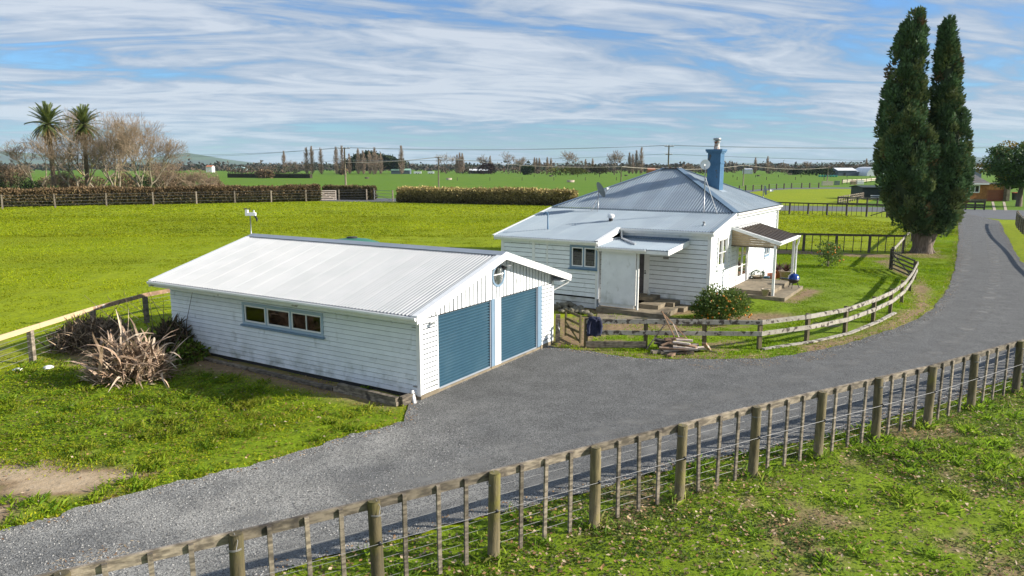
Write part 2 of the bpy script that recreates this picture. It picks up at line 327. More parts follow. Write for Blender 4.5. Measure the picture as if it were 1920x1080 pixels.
def vnoise(P, s, seed=0):
    """cheap smooth value noise in 2-D"""
    x, y = P[:, 0] * s + 100.3, P[:, 1] * s + 57.7; xi, yi = np.floor(x).astype(int), np.floor(y).astype(int); fx, fy = x - xi, y - yi
    fx, fy = fx * fx * (3 - 2 * fx), fy * fy * (3 - 2 * fy)
    def h(a, b): 
        n = np.sin(a * 127.1 + b * 311.7 + seed * 74.7) * 43758.5453; return n - np.floor(n)
    return (h(xi, yi) * (1 - fx) + h(xi + 1, yi) * fx) * (1 - fy) + (h(xi, yi + 1) * (1 - fx) + h(xi + 1, yi + 1) * fx) * fy
# ------------------------------------------------------------------ site frames
class Frame:
    def __init__(s, ox, oy, yaw): s.o = Vector((ox, oy, 0)); s.yaw = yaw; s.u = Vector((math.cos(yaw), math.sin(yaw), 0)); s.v = Vector((-math.sin(yaw), math.cos(yaw), 0))
    def P(s, a, b, z=0.0): return s.o + s.u * a + s.v * b + Vector((0, 0, z))
GF = Frame(-2.496, 19.207, 1.0188)      # garage: a along the door wall, b towards its back
HF = Frame(8.6192, 31.6028, -0.5673)    # house: a along the front, b towards its back
def hs(t): t = np.clip(t, 0, 1); return t * t * (3 - 2 * t)
def height(P):
    """the house stands on slightly raised ground"""
    d = P[:, :2] - np.array([HF.o.x, HF.o.y]); a = d @ np.array([HF.u.x, HF.u.y]); b = d @ np.array([HF.v.x, HF.v.y])
    return 0.27 * hs((a + 3.5) / 3.5) * hs((9.0 - a) / 5.0) * hs((b + 0.5) / 2.5) * hs((17 - b) / 5.0)
def gz(x, y): return float(height(np.array([[x, y]]))[0])

# ------------------------------------------------------------------ ground outlines
FENCE_LINE = [Vector((x, y, 0)) for x, y in ((-7.1, 7.1), (-5.4, 8.05), (-3.68, 9.0), (-1.98, 9.98), (-0.3, 11.0), (1.46, 12.08), (3.2, 13.14), (4.95, 14.2), (6.71, 15.22), (8.48, 16.24), (10.25, 17.25), (12.05, 18.42), (14.18, 19.82),
              (15.95, 20.95), (17.7, 22.1), (19.4, 23.4), (21.0, 24.8), (22.6, 26.3), (24.1, 27.9), (25.6, 29.6), (27.0, 31.4), (28.3, 33.3), (29.5, 35.3), (30.6, 37.3), (31.7, 39.4), (32.8, 41.5), (33.9, 43.6), (35.1, 45.8), (36.4, 48.0), (37.7, 50.2), (39.0, 52.4), (40.3, 54.7), (41.6, 57.0), (42.9, 59.4), (44.2, 61.8), (45.5, 64.2), (46.9, 66.6), (48.3, 69.0), (49.7, 71.3), (51.1, 73.6), (52.5, 75.9), (54.0, 78.2), (55.5, 80.5))]
left_edge = [at(*q) for q in ((-160, 1042), (0, 997), (100, 970), (173, 946), (275, 918), (373, 895), (465, 873), (563, 847), (647, 820), (720, 802), (762, 788))]
verge = [at(*q) for q in ((1045, 652), (1100, 659), (1170, 668), (1230, 673), (1330, 673), (1440, 671), (1540, 656), (1600, 641), (1660, 622), (1720, 598), (1757, 570), (1782, 530), (1792, 490), (1797, 440), (1797, 398))]
near_edge = [at(*q) for q in ((560, 1062), (720, 1020), (873, 980), (983, 950), (1070, 932), (1165, 907), (1234, 885), (1312, 864), (1432, 842), (1575, 812), (1684, 780), (1800, 746), (1912, 703))]
def off_fence(i, d):
    a, b = FENCE_LINE[i - 1], FENCE_LINE[min(i + 1, len(FENCE_LINE) - 1)]; t = (b - a).normalized(); return FENCE_LINE[i] + Vector((-t.y, t.x, 0)) * d
near_edge = [off_fence(1, 0.75)] + near_edge + [off_fence(i, 0.75) for i in range(15, 27, 2)]
right_far = [at(*q) for q in ((1920, 493), (1908, 480), (1898, 460), (1884, 434), (1874, 414))]
DRIVE = smooth_line(left_edge, 5) + [GF.P(0.05, 0.3), GF.P(7.45, 0.3)] + smooth_line(verge, 5) + list(reversed(smooth_line(near_edge + right_far, 4)))
def jitter(poly, amp, keep=()):
    out = []
    for i, p in enumerate(poly):
        out.append(Vector((p.x + random.uniform(-amp, amp), p.y + random.uniform(-amp, amp), p.z)))
    return out
DRIVE = jitter(DRIVE, 0.07)
def dense(poly, step):
    out = []
    for i in range(len(poly)):
        a, b = poly[i], poly[(i + 1) % len(poly)]; n = max(1, int((b - a).length / step))
        out += [a.lerp(b, k / n) for k in range(n)]
    return out
DRIVE = jitter(dense(DRIVE, 0.45), 0.045)
def field_poly(pxs, z=0.0): return [at(*q) for q in pxs]
ROAD_FAR = [at(*q) for q in ((1440, 385), (1665, 388.5), (1800, 391.5), (1900, 393.5))]
ROAD_NEAR = [at(*q) for q in ((1440, 394), (1665, 397), (1795, 402), (1876, 411))]
dv = (ROAD_FAR[-1] - ROAD_FAR[0]).normalized()
ROAD = [ROAD_FAR[0] - dv * 160] + ROAD_FAR + [ROAD_FAR[-1] + dv * 120, ROAD_NEAR[-1] + dv * 120] + ROAD_NEAR[::-1] + [ROAD_NEAR[0] - dv * 160]

def px_region(pxs): return [at(*q) for q in pxs]
DIRT = [  # (outline, soft width, strength)
    (px_region(((-40, 880), (60, 868), (150, 878), (200, 900), (165, 922), (60, 930), (-40, 918))), 1.0, 1.0),
    (px_region(((-40, 950), (35, 945), (40, 965), (0, 985), (-40, 990))), 0.4, 0.8),
    ([GF.P(0.0, 0.0), GF.P(-0.95, 0.3), GF.P(-1.1, 4), GF.P(-1.2, 9), GF.P(-0.9, 11.5), GF.P(0, 11.5)], 0.5, 0.95),
    (px_region(((1043, 600), (1120, 590), (1290, 598), (1420, 590), (1500, 596), (1420, 606), (1300, 612), (1180, 622), (1100, 634), (1045, 652))), 0.35, 0.85),
    (px_region(((1050, 645), (1110, 652), (1105, 612), (1060, 610))), 0.4, 0.9),
    (px_region(((1040, 652), (1110, 660), (1230, 672), (1330, 674), (1440, 672), (1440, 664), (1330, 667), (1230, 664), (1110, 655))), 0.15, 0.6),
    (px_region(((1500, 648), (1590, 632), (1660, 612), (1720, 580), (1712, 545), (1725, 520), (1742, 545), (1740, 580), (1700, 610), (1600, 645), (1520, 664))), 0.6, 0.95),
    (px_region(((1380, 466), (1500, 470), (1600, 476), (1690, 478), (1690, 484), (1600, 482), (1500, 477), (1380, 473))), 0.5, 0.95),
    (px_region(((1640, 490), (1700, 520), (1712, 516), (1668, 485))), 0.3, 0.8),
    (px_region(((1690, 470), (1762, 468), (1765, 484), (1690, 484))), 0.7, 0.7),
    ([HF.P(2.5, 2.4), HF.P(3.2, 2.5), HF.P(3.5, 6.6), HF.P(2.7, 7.2)], 0.3, 0.9),
    (px_region(((1795, 405), (1800, 440), (1797, 490), (1786, 530), (1757, 575), (1764, 585), (1795, 540), (1806, 490), (1806, 440), (1801, 405))), 0.25, 0.75),
    (px_region(((120, 640), (330, 640), (350, 700), (130, 700))), 0.7, 0.7),
    (px_region(((-40, 600), (60, 676), (-40, 690))), 0.5, 0.3),
    ([HF.P(-9.3, -2.3), HF.P(-9.3, -3.2), HF.P(-4.0, -3.4), HF.P(-0.2, -1.2), HF.P(0, 0)], 0.35, 0.9),
    ([HF.P(0, 0), HF.P(0.8, 0), HF.P(0.9, 12), HF.P(0, 12)], 0.3, 0.8),
]
LEAFY = px_region(((-40, 760), (0, 700), (150, 690), (340, 680), (480, 730), (520, 760), (300, 830), (0, 850)))
def dirt_mask(P):
    d = np.zeros(len(P))
    for poly, soft, st in DIRT:
        q = np.asarray([(p.x, p.y) for p in poly]); lo, hi = q.min(0) - 2 * soft, q.max(0) + 2 * soft
        k = np.where((P[:, 0] > lo[0]) & (P[:, 0] < hi[0]) & (P[:, 1] > lo[1]) & (P[:, 1] < hi[1]))[0]
        if not len(k): continue
        Q = P[k]; s = np.where(inside(Q, poly), 1, -1) * dist_poly(Q, poly); d[k] = np.maximum(d[k], st * hs(0.5 + s / (2 * soft)))
    n = vnoise(P, 1.1, 3) * 0.6 + vnoise(P, 3.1, 4) * 0.4
    d = np.clip(d * 1.25 + (n - 0.5) * 0.9 * (d > 0.02), 0, 1)
    # trodden patches in the near lawn beyond the fence
    a = vnoise(P, 0.75, 9) * 0.55 + vnoise(P, 2.4, 10) * 0.45
    near = (P[:, 1] < 30) & (P[:, 0] > -3)
    return np.maximum(d, np.where(near, 0.85 * hs((a - 0.60) / 0.14), 0))

def ground_mat(name, g1, g2, g3, soil=(0.165, 0.115, 0.068), far_mix=None):
    m = bpy.data.materials.new(name); m.use_nodes = True; nt = m.node_tree; N = nt.nodes.new; L = nt.links.new
    b = nt.nodes['Principled BSDF']; b.inputs['Roughness'].default_value = 0.9; b.inputs['Specular IOR Level'].default_value = 0.15
    geo = N('ShaderNodeNewGeometry')
    def ns(scale, det, lo, hi, st=(1, 1, 1)):
        mp = N('ShaderNodeMapping'); mp.inputs['Scale'].default_value = st; L(geo.outputs['Position'], mp.inputs[0])
        n = N('ShaderNodeTexNoise'); n.inputs['Scale'].default_value = scale; n.inputs['Detail'].default_value = det; n.inputs['Roughness'].default_value = 0.65; L(mp.outputs[0], n.inputs['Vector'])
        r = N('ShaderNodeMapRange'); r.inputs[1].default_value = lo; r.inputs[2].default_value = hi; L(n.outputs[0], r.inputs[0]); return r.outputs[0], n.outputs[0]
    def mx(f, a, c):
        x = N('ShaderNodeMix'); x.data_type = 'RGBA'; L(f, x.inputs[0])
        for i, v in ((6, a), (7, c)):
            if isinstance(v, tuple): x.inputs[i].default_value = (*v, 1)
            else: L(v, x.inputs[i])
        return x.outputs[2]
    f1, _ = ns(0.11, 4, 0.35, 0.68); f2, raw = ns(1.7, 8, 0.45, 0.72); f3, _ = ns(7.0, 6, 0.5, 0.75)
    c = mx(f1, g1, g2); c = mx(f2, c, g3); c = mx(f3, c, tuple(v * 0.55 for v in g3))
    at_ = N('ShaderNodeAttribute'); at_.attribute_name = 'Dirt'
    s1, _ = ns(5.0, 7, 0.35, 0.7); sc = mx(s1, soil, tuple(v * 1.9 for v in soil)); pale_ = N('ShaderNodeMath'); pale_.operation = 'SUBTRACT'; pale_.use_clamp = True; pale_.inputs[1].default_value = 1.0
    L(at_.outputs['Fac'], pale_.inputs[0]); sc = mx(pale_.outputs[0], sc, mx(s1, (0.36, 0.27, 0.17), (0.46, 0.36, 0.245))); cl_ = N('ShaderNodeMath'); cl_.operation = 'MINIMUM'; cl_.inputs[1].default_value = 1.0; L(at_.outputs['Fac'], cl_.inputs[0]); c = mx(cl_.outputs[0], c, sc); L(c, b.inputs['Base Color'])
    bp = N('ShaderNodeBump'); bp.inputs['Strength'].default_value = 0.7; bp.inputs['Distance'].default_value = 0.12; L(raw, bp.inputs['Height']); L(bp.outputs[0], b.inputs['Normal'])
    return m
def set_dirt(me, vals):
    a = me.attributes.new('Dirt', 'FLOAT', 'POINT'); a.data.foreach_set('value', np.asarray(vals, np.float32))
def sheet(name, poly, z, m, kind='structure'):
    me = bpy.data.meshes.new(name); me.from_pydata([(p[0], p[1], z) for p in poly], [], [tuple(range(len(poly)))]); me.materials.append(m); me.update()
    return tag(put(name, me), kind=kind)

def build_ground():
    far_m = ground_mat('far_pasture', (0.095, 0.19, 0.012), (0.14, 0.225, 0.012), (0.07, 0.145, 0.012))
    pad_m = ground_mat('yellow_green_paddock', (0.265, 0.31, 0.004), (0.21, 0.275, 0.004), (0.16, 0.205, 0.004))
    lawn_m = ground_mat('lawn_turf', (0.18, 0.255, 0.008), (0.14, 0.215, 0.009), (0.10, 0.14, 0.010))
    rr = 13500; ang = [2 * math.pi * k / 48 for k in range(48)]
    sheet('far_pasture', [(rr * math.cos(a), rr * math.sin(a)) for a in ang], -0.06, far_m)
    pad = [(-400, -60), (140, -60)] + [tuple((p - dv * 0)[:2]) for p in (ROAD_NEAR[-1] + dv * 100,)] + [tuple(p[:2]) for p in ROAD_NEAR[::-1]] + [tuple((ROAD_NEAR[0] - dv * 20)[:2]), (5, 121), (-22, 136), (-36, 136), (-82, 118), (-400, 60)]
    sheet('paddock', pad, -0.045, pad_m)
    # paddock across the road
    sheet('paddock_across_the_road', [tuple(at(*q)[:2]) for q in ((1340, 362), (1480, 354), (1560, 352), (1640, 352), (1640, 375), (1600, 386.5), (1440, 384))], -0.045, pad_m)
    # near ground, modelled relief
    x = np.arange(-26, 52, 0.28); y = np.arange(4, 72, 0.28); X, Y = np.meshgrid(x, y); P = np.stack([X.ravel(), Y.ravel()], 1)
    dm = dirt_mask(P); ind = inside(P, DRIVE); dd = dist_poly(P, DRIVE)
    z = height(P) + 0.0 + (vnoise(P, 0.9, 1) - 0.5) * 0.05 * np.clip(dd / 1.0, 0, 1) + (vnoise(P, 2.3, 2) - 0.5) * 0.03 * np.clip(dd / 0.5, 0, 1)
    z = np.where(ind, -0.03, z); z -= 0.02 * hs(1 - dd / 0.5) * (~ind)
    edge = np.minimum(np.minimum(P[:, 0] + 26, 51.8 - P[:, 0]), np.minimum(P[:, 1] - 4, 71.8 - P[:, 1])); z = np.where(edge < 2, z * np.clip(edge / 2, 0, 1) - 0.04 * (1 - np.clip(edge / 2, 0, 1)), z)
    nx, ny = len(x), len(y); I = np.arange(nx * ny).reshape(ny, nx); F = np.stack([I[:-1, :-1], I[:-1, 1:], I[1:, 1:], I[1:, :-1]], -1).reshape(-1, 4)
    # the far paddock part keeps the paddock colour, the yard and verges the lawn colour
    fc = P[F].mean(1); yard = inside(fc, YARD) | inside(fc, RIGHT_LAWN) | inside(fc, LEFT_LAWN) | inside(fc, TREE_VERGE)
    me = npmesh('ground', np.column_stack([P, z]), F, pad_m, smooth=True); me.materials.append(lawn_m); me.polygons.foreach_set('material_index', yard.astype(np.int32)); pale = np.zeros(len(P))
    for poly, soft, st in DIRT[:2]: pale = np.maximum(pale, hs(.5 + np.where(inside(P, poly), 1, -1) * dist_poly(P, poly) / 1.8 + 1.3 * (vnoise(P, 1.7, 5) - .5)))
    set_dirt(me, np.where(pale > .5, np.maximum(dm, pale) + pale * .95, dm))
    tag(put('ground', me), kind='structure')
    # driveway
    m = bpy.data.materials.new('driveway_chip'); m.use_nodes = True; nt = m.node_tree; N = nt.nodes.new; L = nt.links.new; b = nt.nodes['Principled BSDF']; b.inputs['Roughness'].default_value = 0.85; b.inputs['Specular IOR Level'].default_value = 0.3
    geo = N('ShaderNodeNewGeometry'); vor = N('ShaderNodeTexVoronoi'); vor.inputs['Scale'].default_value = 58; L(geo.outputs['Position'], vor.inputs['Vector'])
    bw = N('ShaderNodeRGBToBW'); L(vor.outputs['Color'], bw.inputs[0])
    ramp = N('ShaderNodeValToRGB'); e = ramp.color_ramp.elements; e[0].position = 0.2; e[0].color = (0.05, 0.051, 0.051, 1); e[1].position = 0.8; e[1].color = (0.185, 0.185, 0.18, 1); L(bw.outputs[0], ramp.inputs[0])
    rg = N('ShaderNodeValToRGB'); e = rg.color_ramp.elements; e[0].position = 0.15; e[0].color = (0.08, 0.08, 0.08, 1); e[1].position = 0.85; e[1].color = (0.44, 0.425, 0.385, 1); L(bw.outputs[0], rg.inputs[0])
    sep = N('ShaderNodeSeparateXYZ'); L(geo.outputs['Position'], sep.inputs[0])
    big = N('ShaderNodeTexNoise'); big.inputs['Scale'].default_value = 0.5; big.inputs['Detail'].default_value = 5; L(geo.outputs['Position'], big.inputs['Vector'])
    gx = N('ShaderNodeMapRange'); gx.inputs[1].default_value = 1.5; gx.inputs[2].default_value = -4.5; L(sep.outputs[0], gx.inputs[0])
    gy = N('ShaderNodeMapRange'); gy.inputs[1].default_value = 19.5; gy.inputs[2].default_value = 16.5; L(sep.outputs[1], gy.inputs[0])
    ga = N('ShaderNodeMath'); ga.operation = 'MULTIPLY'; L(gx.outputs[0], ga.inputs[0]); L(gy.outputs[0], ga.inputs[1])
    gb = N('ShaderNodeMath'); gb.operation = 'MULTIPLY_ADD'; L(big.outputs[0], gb.inputs[0]); gb.inputs[1].default_value = 1.6; gb.inputs[2].default_value = -0.45
    gm = N('ShaderNodeMath'); gm.operation = 'MULTIPLY'; gm.use_clamp = True; L(ga.outputs[0], gm.inputs[0]); L(gb.outputs[0], gm.inputs[1])
    gm2 = N('ShaderNodeMath'); gm2.operation = 'MULTIPLY'; gm2.use_clamp = True; gm2.inputs[1].default_value = 1.9; L(gm.outputs[0], gm2.inputs[0])
    mxg = N('ShaderNodeMix'); mxg.data_type = 'RGBA'; L(gm2.outputs[0], mxg.inputs[0]); L(ramp.outputs[0], mxg.inputs[6]); L(rg.outputs[0], mxg.inputs[7])
    mot = N('ShaderNodeTexNoise'); mot.inputs['Scale'].default_value = 1.2; mot.inputs['Detail'].default_value = 7; mot.inputs['Roughness'].default_value = 0.7; L(geo.outputs['Position'], mot.inputs['Vector'])
    mr = N('ShaderNodeMapRange'); mr.inputs[1].default_value = 0.3; mr.inputs[2].default_value = 0.72; mr.inputs[3].default_value = 0.74; mr.inputs[4].default_value = 1.22; L(mot.outputs[0], mr.inputs[0])
    hv = N('ShaderNodeHueSaturation'); L(mr.outputs[0], hv.inputs['Value']); L(mxg.outputs[2], hv.inputs['Color'])
    # straw coloured litter blown into patches
    lit = N('ShaderNodeTexNoise'); lit.inputs['Scale'].default_value = 0.8; lit.inputs['Detail'].default_value = 9; lit.inputs['Roughness'].default_value = 0.75; lit.inputs['Distortion'].default_value = 0.6
    lm = N('ShaderNodeMapping'); lm.inputs['Location'].default_value = (4.1, 2.0, 0); L(geo.outputs['Position'], lm.inputs[0]); L(lm.outputs[0], lit.inputs['Vector'])
    lr = N('ShaderNodeMapRange'); lr.inputs[1].default_value = 0.655; lr.inputs[2].default_value = 0.75; lr.inputs[4].default_value = 0.75; L(lit.outputs[0], lr.inputs[0])
    ml = N('ShaderNodeMix'); ml.data_type = 'RGBA'; L(lr.outputs[0], ml.inputs[0]); L(hv.outputs[0], ml.inputs[6]); ml.inputs[7].default_value = (0.25, 0.18, 0.11, 1); L(ml.outputs[2], b.inputs['Base Color'])
    bp = N('ShaderNodeBump'); bp.inputs['Strength'].default_value = 0.6; bp.inputs['Distance'].default_value = 0.015; L(vor.outputs['Distance'], bp.inputs['Height']); L(bp.outputs[0], b.inputs['Normal'])
    sheet('driveway', DRIVE, 0.012, m)
    sheet('road', ROAD, -0.028, M['tar'])
    lane = [tuple(at(*q)[:2]) for q in ((1340, 365), (1386, 361.5), (1430, 357.5), (1480, 354.5), (1560, 353.5), (1640, 354), (1640, 352), (1560, 351.2), (1480, 351.8), (1430, 354), (1386, 357.5), (1340, 361))]
    sheet('farm_lane', lane, -0.028, M['tar'])
YARD = [Vector(p) for p in [HF.P(-5, -2.5), at(1042, 640), at(1098, 652), at(1210, 655), at(1330, 655), at(1423, 657), at(1512, 644), at(1584, 628), at(1636, 610), at(1690, 566), at(1716, 526), at(1669, 507), at(1692, 479), at(1560, 478), at(1400, 470)]] + [HF.P(0, 12), HF.P(0, 0)]
TREE_VERGE = [at(*q) for q in ((1042, 640), (1098, 652), (1210, 655), (1330, 655), (1423, 657), (1512, 644), (1584, 628), (1636, 610), (1690, 566), (1716, 526), (1669, 507), (1692, 479), (1712, 440), (1798, 404), (1797, 440), (1792, 490), (1782, 530), (1757, 570), (1720, 600), (1600, 645), (1440, 674), (1200, 674), (1040, 655))]
RIGHT_LAWN = near_edge + [Vector((52, 70, 0)), Vector((52, 4, 0)), Vector((-8, 4, 0))]
LEFT_LAWN = left_edge + [GF.P(0, 0), GF.P(0, 11.5), Vector((-15.2, 28, 0)), Vector((-15.7, 20, 0)), Vector((-26, 16, 0))]
build_ground()

# ------------------------------------------------------------------ wall, window and roof builders
class Plane:
    """vertical plane in a thing's own frame: s along it, d outwards, z up"""
    def __init__(s, o, a, n): s.o = Vector((o[0], o[1], 0)); s.a = Vector((a[0], a[1], 0)); s.n = Vector((n[0], n[1], 0))
    def pt(s, q, d, z): return s.o + s.a * q + s.n * d + Vector((0, 0, z))
    def box(s, mb, s0, s1, d0, d1, z0, z1):
        return mb.hexa([s.pt(s0, d0, z0), s.pt(s1, d0, z0), s.pt(s1, d1, z0), s.pt(s0, d1, z0), s.pt(s0, d0, z1), s.pt(s1, d0, z1), s.pt(s1, d1, z1), s.pt(s0, d1, z1)])
def weatherboards(parent, pl, s0, s1, z0, z1, rows, m, openings=(), top=None, name='weatherboard', thick=0.034, gap=0.016):
    """lapped boards with a recessed joint, each its own object; top(s) gives the sloping top of the wall; openings are (s0, s1, z0, z1)"""
    hgt = (z1 - z0) / rows
    for r in range(rows):
        a, b = z0 + r * hgt, z0 + (r + 1) * hgt; boxes = []
        cuts = sorted({a, b - gap} | {z for o in openings for z in o[2:4] if a < z < b - gap})
        for za, zb in zip(cuts[:-1], cuts[1:]):
            spans = [(s0, s1)]
            for o in openings:
                if o[2] < zb - 1e-4 and o[3] > za + 1e-4:
                    nx = []
                    for p, q in spans:
                        if o[1] <= p or o[0] >= q: nx.append((p, q)); continue
                        if o[0] > p: nx.append((p, o[0]))
                        if o[1] < q: nx.append((o[1], q))
                    spans = nx
            for p, q in spans:
                if top:
                    n = 60; ok = [p + (q - p) * i / n for i in range(n + 1) if top(p + (q - p) * i / n) > zb - 0.02]
                    if not ok: continue
                    p, q = min(ok), max(ok)
                    if q - p < 0.1: continue
                boxes.append((p, q, za, zb))
        islands = []
        for bx in boxes:
            hit = [g for g in islands if any(min(bx[1], o[1]) - max(bx[0], o[0]) > 1e-3 and (abs(o[3] - bx[2]) < 1e-6 or abs(o[2] - bx[3]) < 1e-6) for o in g)]
            new = [bx] + [o for g in hit for o in g]; islands = [g for g in islands if g not in hit] + [new]
        for g in islands:
            mb = MB()
            for p, q, za, zb in g:
                da = thick - (thick - 0.012) * (za - a) / hgt; db = thick - (thick - 0.012) * (zb - a) / hgt
                mb.hexa([pl.pt(p, 0.0, za), pl.pt(q, 0.0, za), pl.pt(q, da, za), pl.pt(p, da, za), pl.pt(p, 0.0, zb), pl.pt(q, 0.0, zb), pl.pt(q, db, zb), pl.pt(p, db, zb)])
            mb.build(name, m, parent)
def roof_sheets(parent, o, S, T, poly, m, pitch=0.125, amp=0.022, cover=0.75, name='roof_sheet', seg=6, tilt=0.0):
    """corrugated sheets laid side by side over a convex outline given in (s, t) on the plane through o"""
    o, S, T = Vector(o), Vector(S).normalized(), Vector(T).normalized(); Nn = S.cross(T).normalized()
    if Nn.z < 0: Nn = -Nn
    smin, smax = min(p[0] for p in poly), max(p[0] for p in poly)
    def span(s):
        ts = []
        for i in range(len(poly)):
            a, b = poly[i], poly[(i + 1) % len(poly)]
            if abs(a[0] - b[0]) < 1e-9:
                if abs(s - a[0]) < 1e-6: ts += [a[1], b[1]]
            elif min(a[0], b[0]) - 1e-7 <= s <= max(a[0], b[0]) + 1e-7: ts.append(a[1] + (b[1] - a[1]) * (s - a[0]) / (b[0] - a[0]))
        return (min(ts), max(ts)) if ts else (0, 0)
    k = 0; s = smin; out = []
    while s < smax - 0.02:
        e = min(s + cover, smax); n = max(2, int(round((e - s) / pitch * seg))); mb = MB(); rowA, rowB = [], []
        for i in range(n + 1):
            q = s + (e - s) * i / n; t0, t1 = span(min(max(q, smin + 1e-6), smax - 1e-6)); h = amp * math.cos(2 * math.pi * (q - smin) / pitch) + 0.0015 * (k % 2)
            rowA.append(o + S * q + T * t0 + Nn * h); rowB.append(o + S * q + T * t1 + Nn * h)
        nb = len(rowA); mb.v = [tuple(p) for p in rowA + rowB]; mb.f = [(i, i + 1, nb + i + 1, nb + i) for i in range(nb - 1)]; mb.sm = [True] * (nb - 1)
        out.append(mb.build(name, m, parent)); s = e; k += 1
    return out
def window(parent, pl, s0, s1, z0, z1, lights, m_out, m_sash, sill=None, proud=0.05, fw=0.09, name='window', back=None, frac=None, glazing=None):
    """casing round the opening, a sash and a pane per light, a lined recess behind"""
    f = MB(); pl.box(f, s0 - fw, s1 + fw, -0.02, proud, z1, z1 + fw); pl.box(f, s0 - fw, s1 + fw, -0.02, proud, z0 - fw, z0); pl.box(f, s0 - fw, s0, -0.02, proud, z0, z1); pl.box(f, s1, s1 + fw, -0.02, proud, z0, z1)
    xs = [s0 + (s1 - s0) * q for q in (frac or [i / lights for i in range(lights + 1)])]
    for x in xs[1:-1]: pl.box(f, x - 0.03, x + 0.03, -0.02, proud - 0.012, z0, z1)
    w = f.build(name, m_out, parent)
    if sill: 
        q = MB(); pl.box(q, s0 - fw - 0.05, s1 + fw + 0.05, 0.0, proud + 0.06, z0 - fw - 0.05, z0 - fw - 0.003); q.build('sill', sill, w)
    for x0, x1 in zip(xs[:-1], xs[1:]):
        g = 0.033; a, b = x0 + (g if x0 > s0 else 0.003), x1 - (g if x1 < s1 else 0.003); fr = MB(); t = 0.05
        pl.box(fr, a, b, -0.015, 0.022, z1 - t, z1 - 0.002); pl.box(fr, a, b, -0.015, 0.022, z0 + 0.002, z0 + t); pl.box(fr, a, a + t, -0.015, 0.022, z0 + t, z1 - t); pl.box(fr, b - t, b, -0.015, 0.022, z0 + t, z1 - t)
        fr.build('sash', m_sash, w)
        p = MB(); pl.box(p, a + t, b - t, -0.004, 0.002, z0 + t, z1 - t); p.build('pane', M['glass'], w)
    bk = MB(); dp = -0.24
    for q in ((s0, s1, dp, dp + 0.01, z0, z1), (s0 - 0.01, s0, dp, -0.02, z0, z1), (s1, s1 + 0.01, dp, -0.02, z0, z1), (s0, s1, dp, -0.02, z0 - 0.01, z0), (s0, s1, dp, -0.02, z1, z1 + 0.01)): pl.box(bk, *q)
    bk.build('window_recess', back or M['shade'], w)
    if glazing:     # a curtain hanging behind the glass
        c = MB(); n = 40; cs0, cs1, cz0, cz1, cm = glazing
        for i in range(n):
            a, b = cs0 + (cs1 - cs0) * i / n, cs0 + (cs1 - cs0) * (i + 1) / n; da, db = -0.1 + 0.03 * math.sin(i * 1.1), -0.1 + 0.03 * math.sin((i + 1) * 1.1)
            c.poly([pl.pt(a, da, cz0), pl.pt(b, db, cz0), pl.pt(b, db, cz1), pl.pt(a, da, cz1)], True)
        c.build('curtain', cm, w)
    return w
def gutter(mb, p, q, out, w=0.11, h=0.1):
    """open quad gutter from p to q (top outer edge line at p, q), hanging below; out = outward unit vector"""
    p, q, out = Vector(p), Vector(q), Vector(out); prof = [(0, 0), (0, -h), (w * 0.75, -h), (w, -h * 0.5), (w, 0), (w - 0.012, 0), (w - 0.012, -h * 0.45), (w * 0.72, -h + 0.012), (0.012, -h + 0.012), (0.012, 0)]
    A = [p + out * a + Vector((0, 0, b)) for a, b in prof]; B = [q + out * a + Vector((0, 0, b)) for a, b in prof]; n = len(prof)
    for i in range(n): j = (i + 1) % n; mb.poly([A[i], A[j], B[j], B[i]])
    mb.poly(A[:5]); mb.poly(B[:5]); return mb

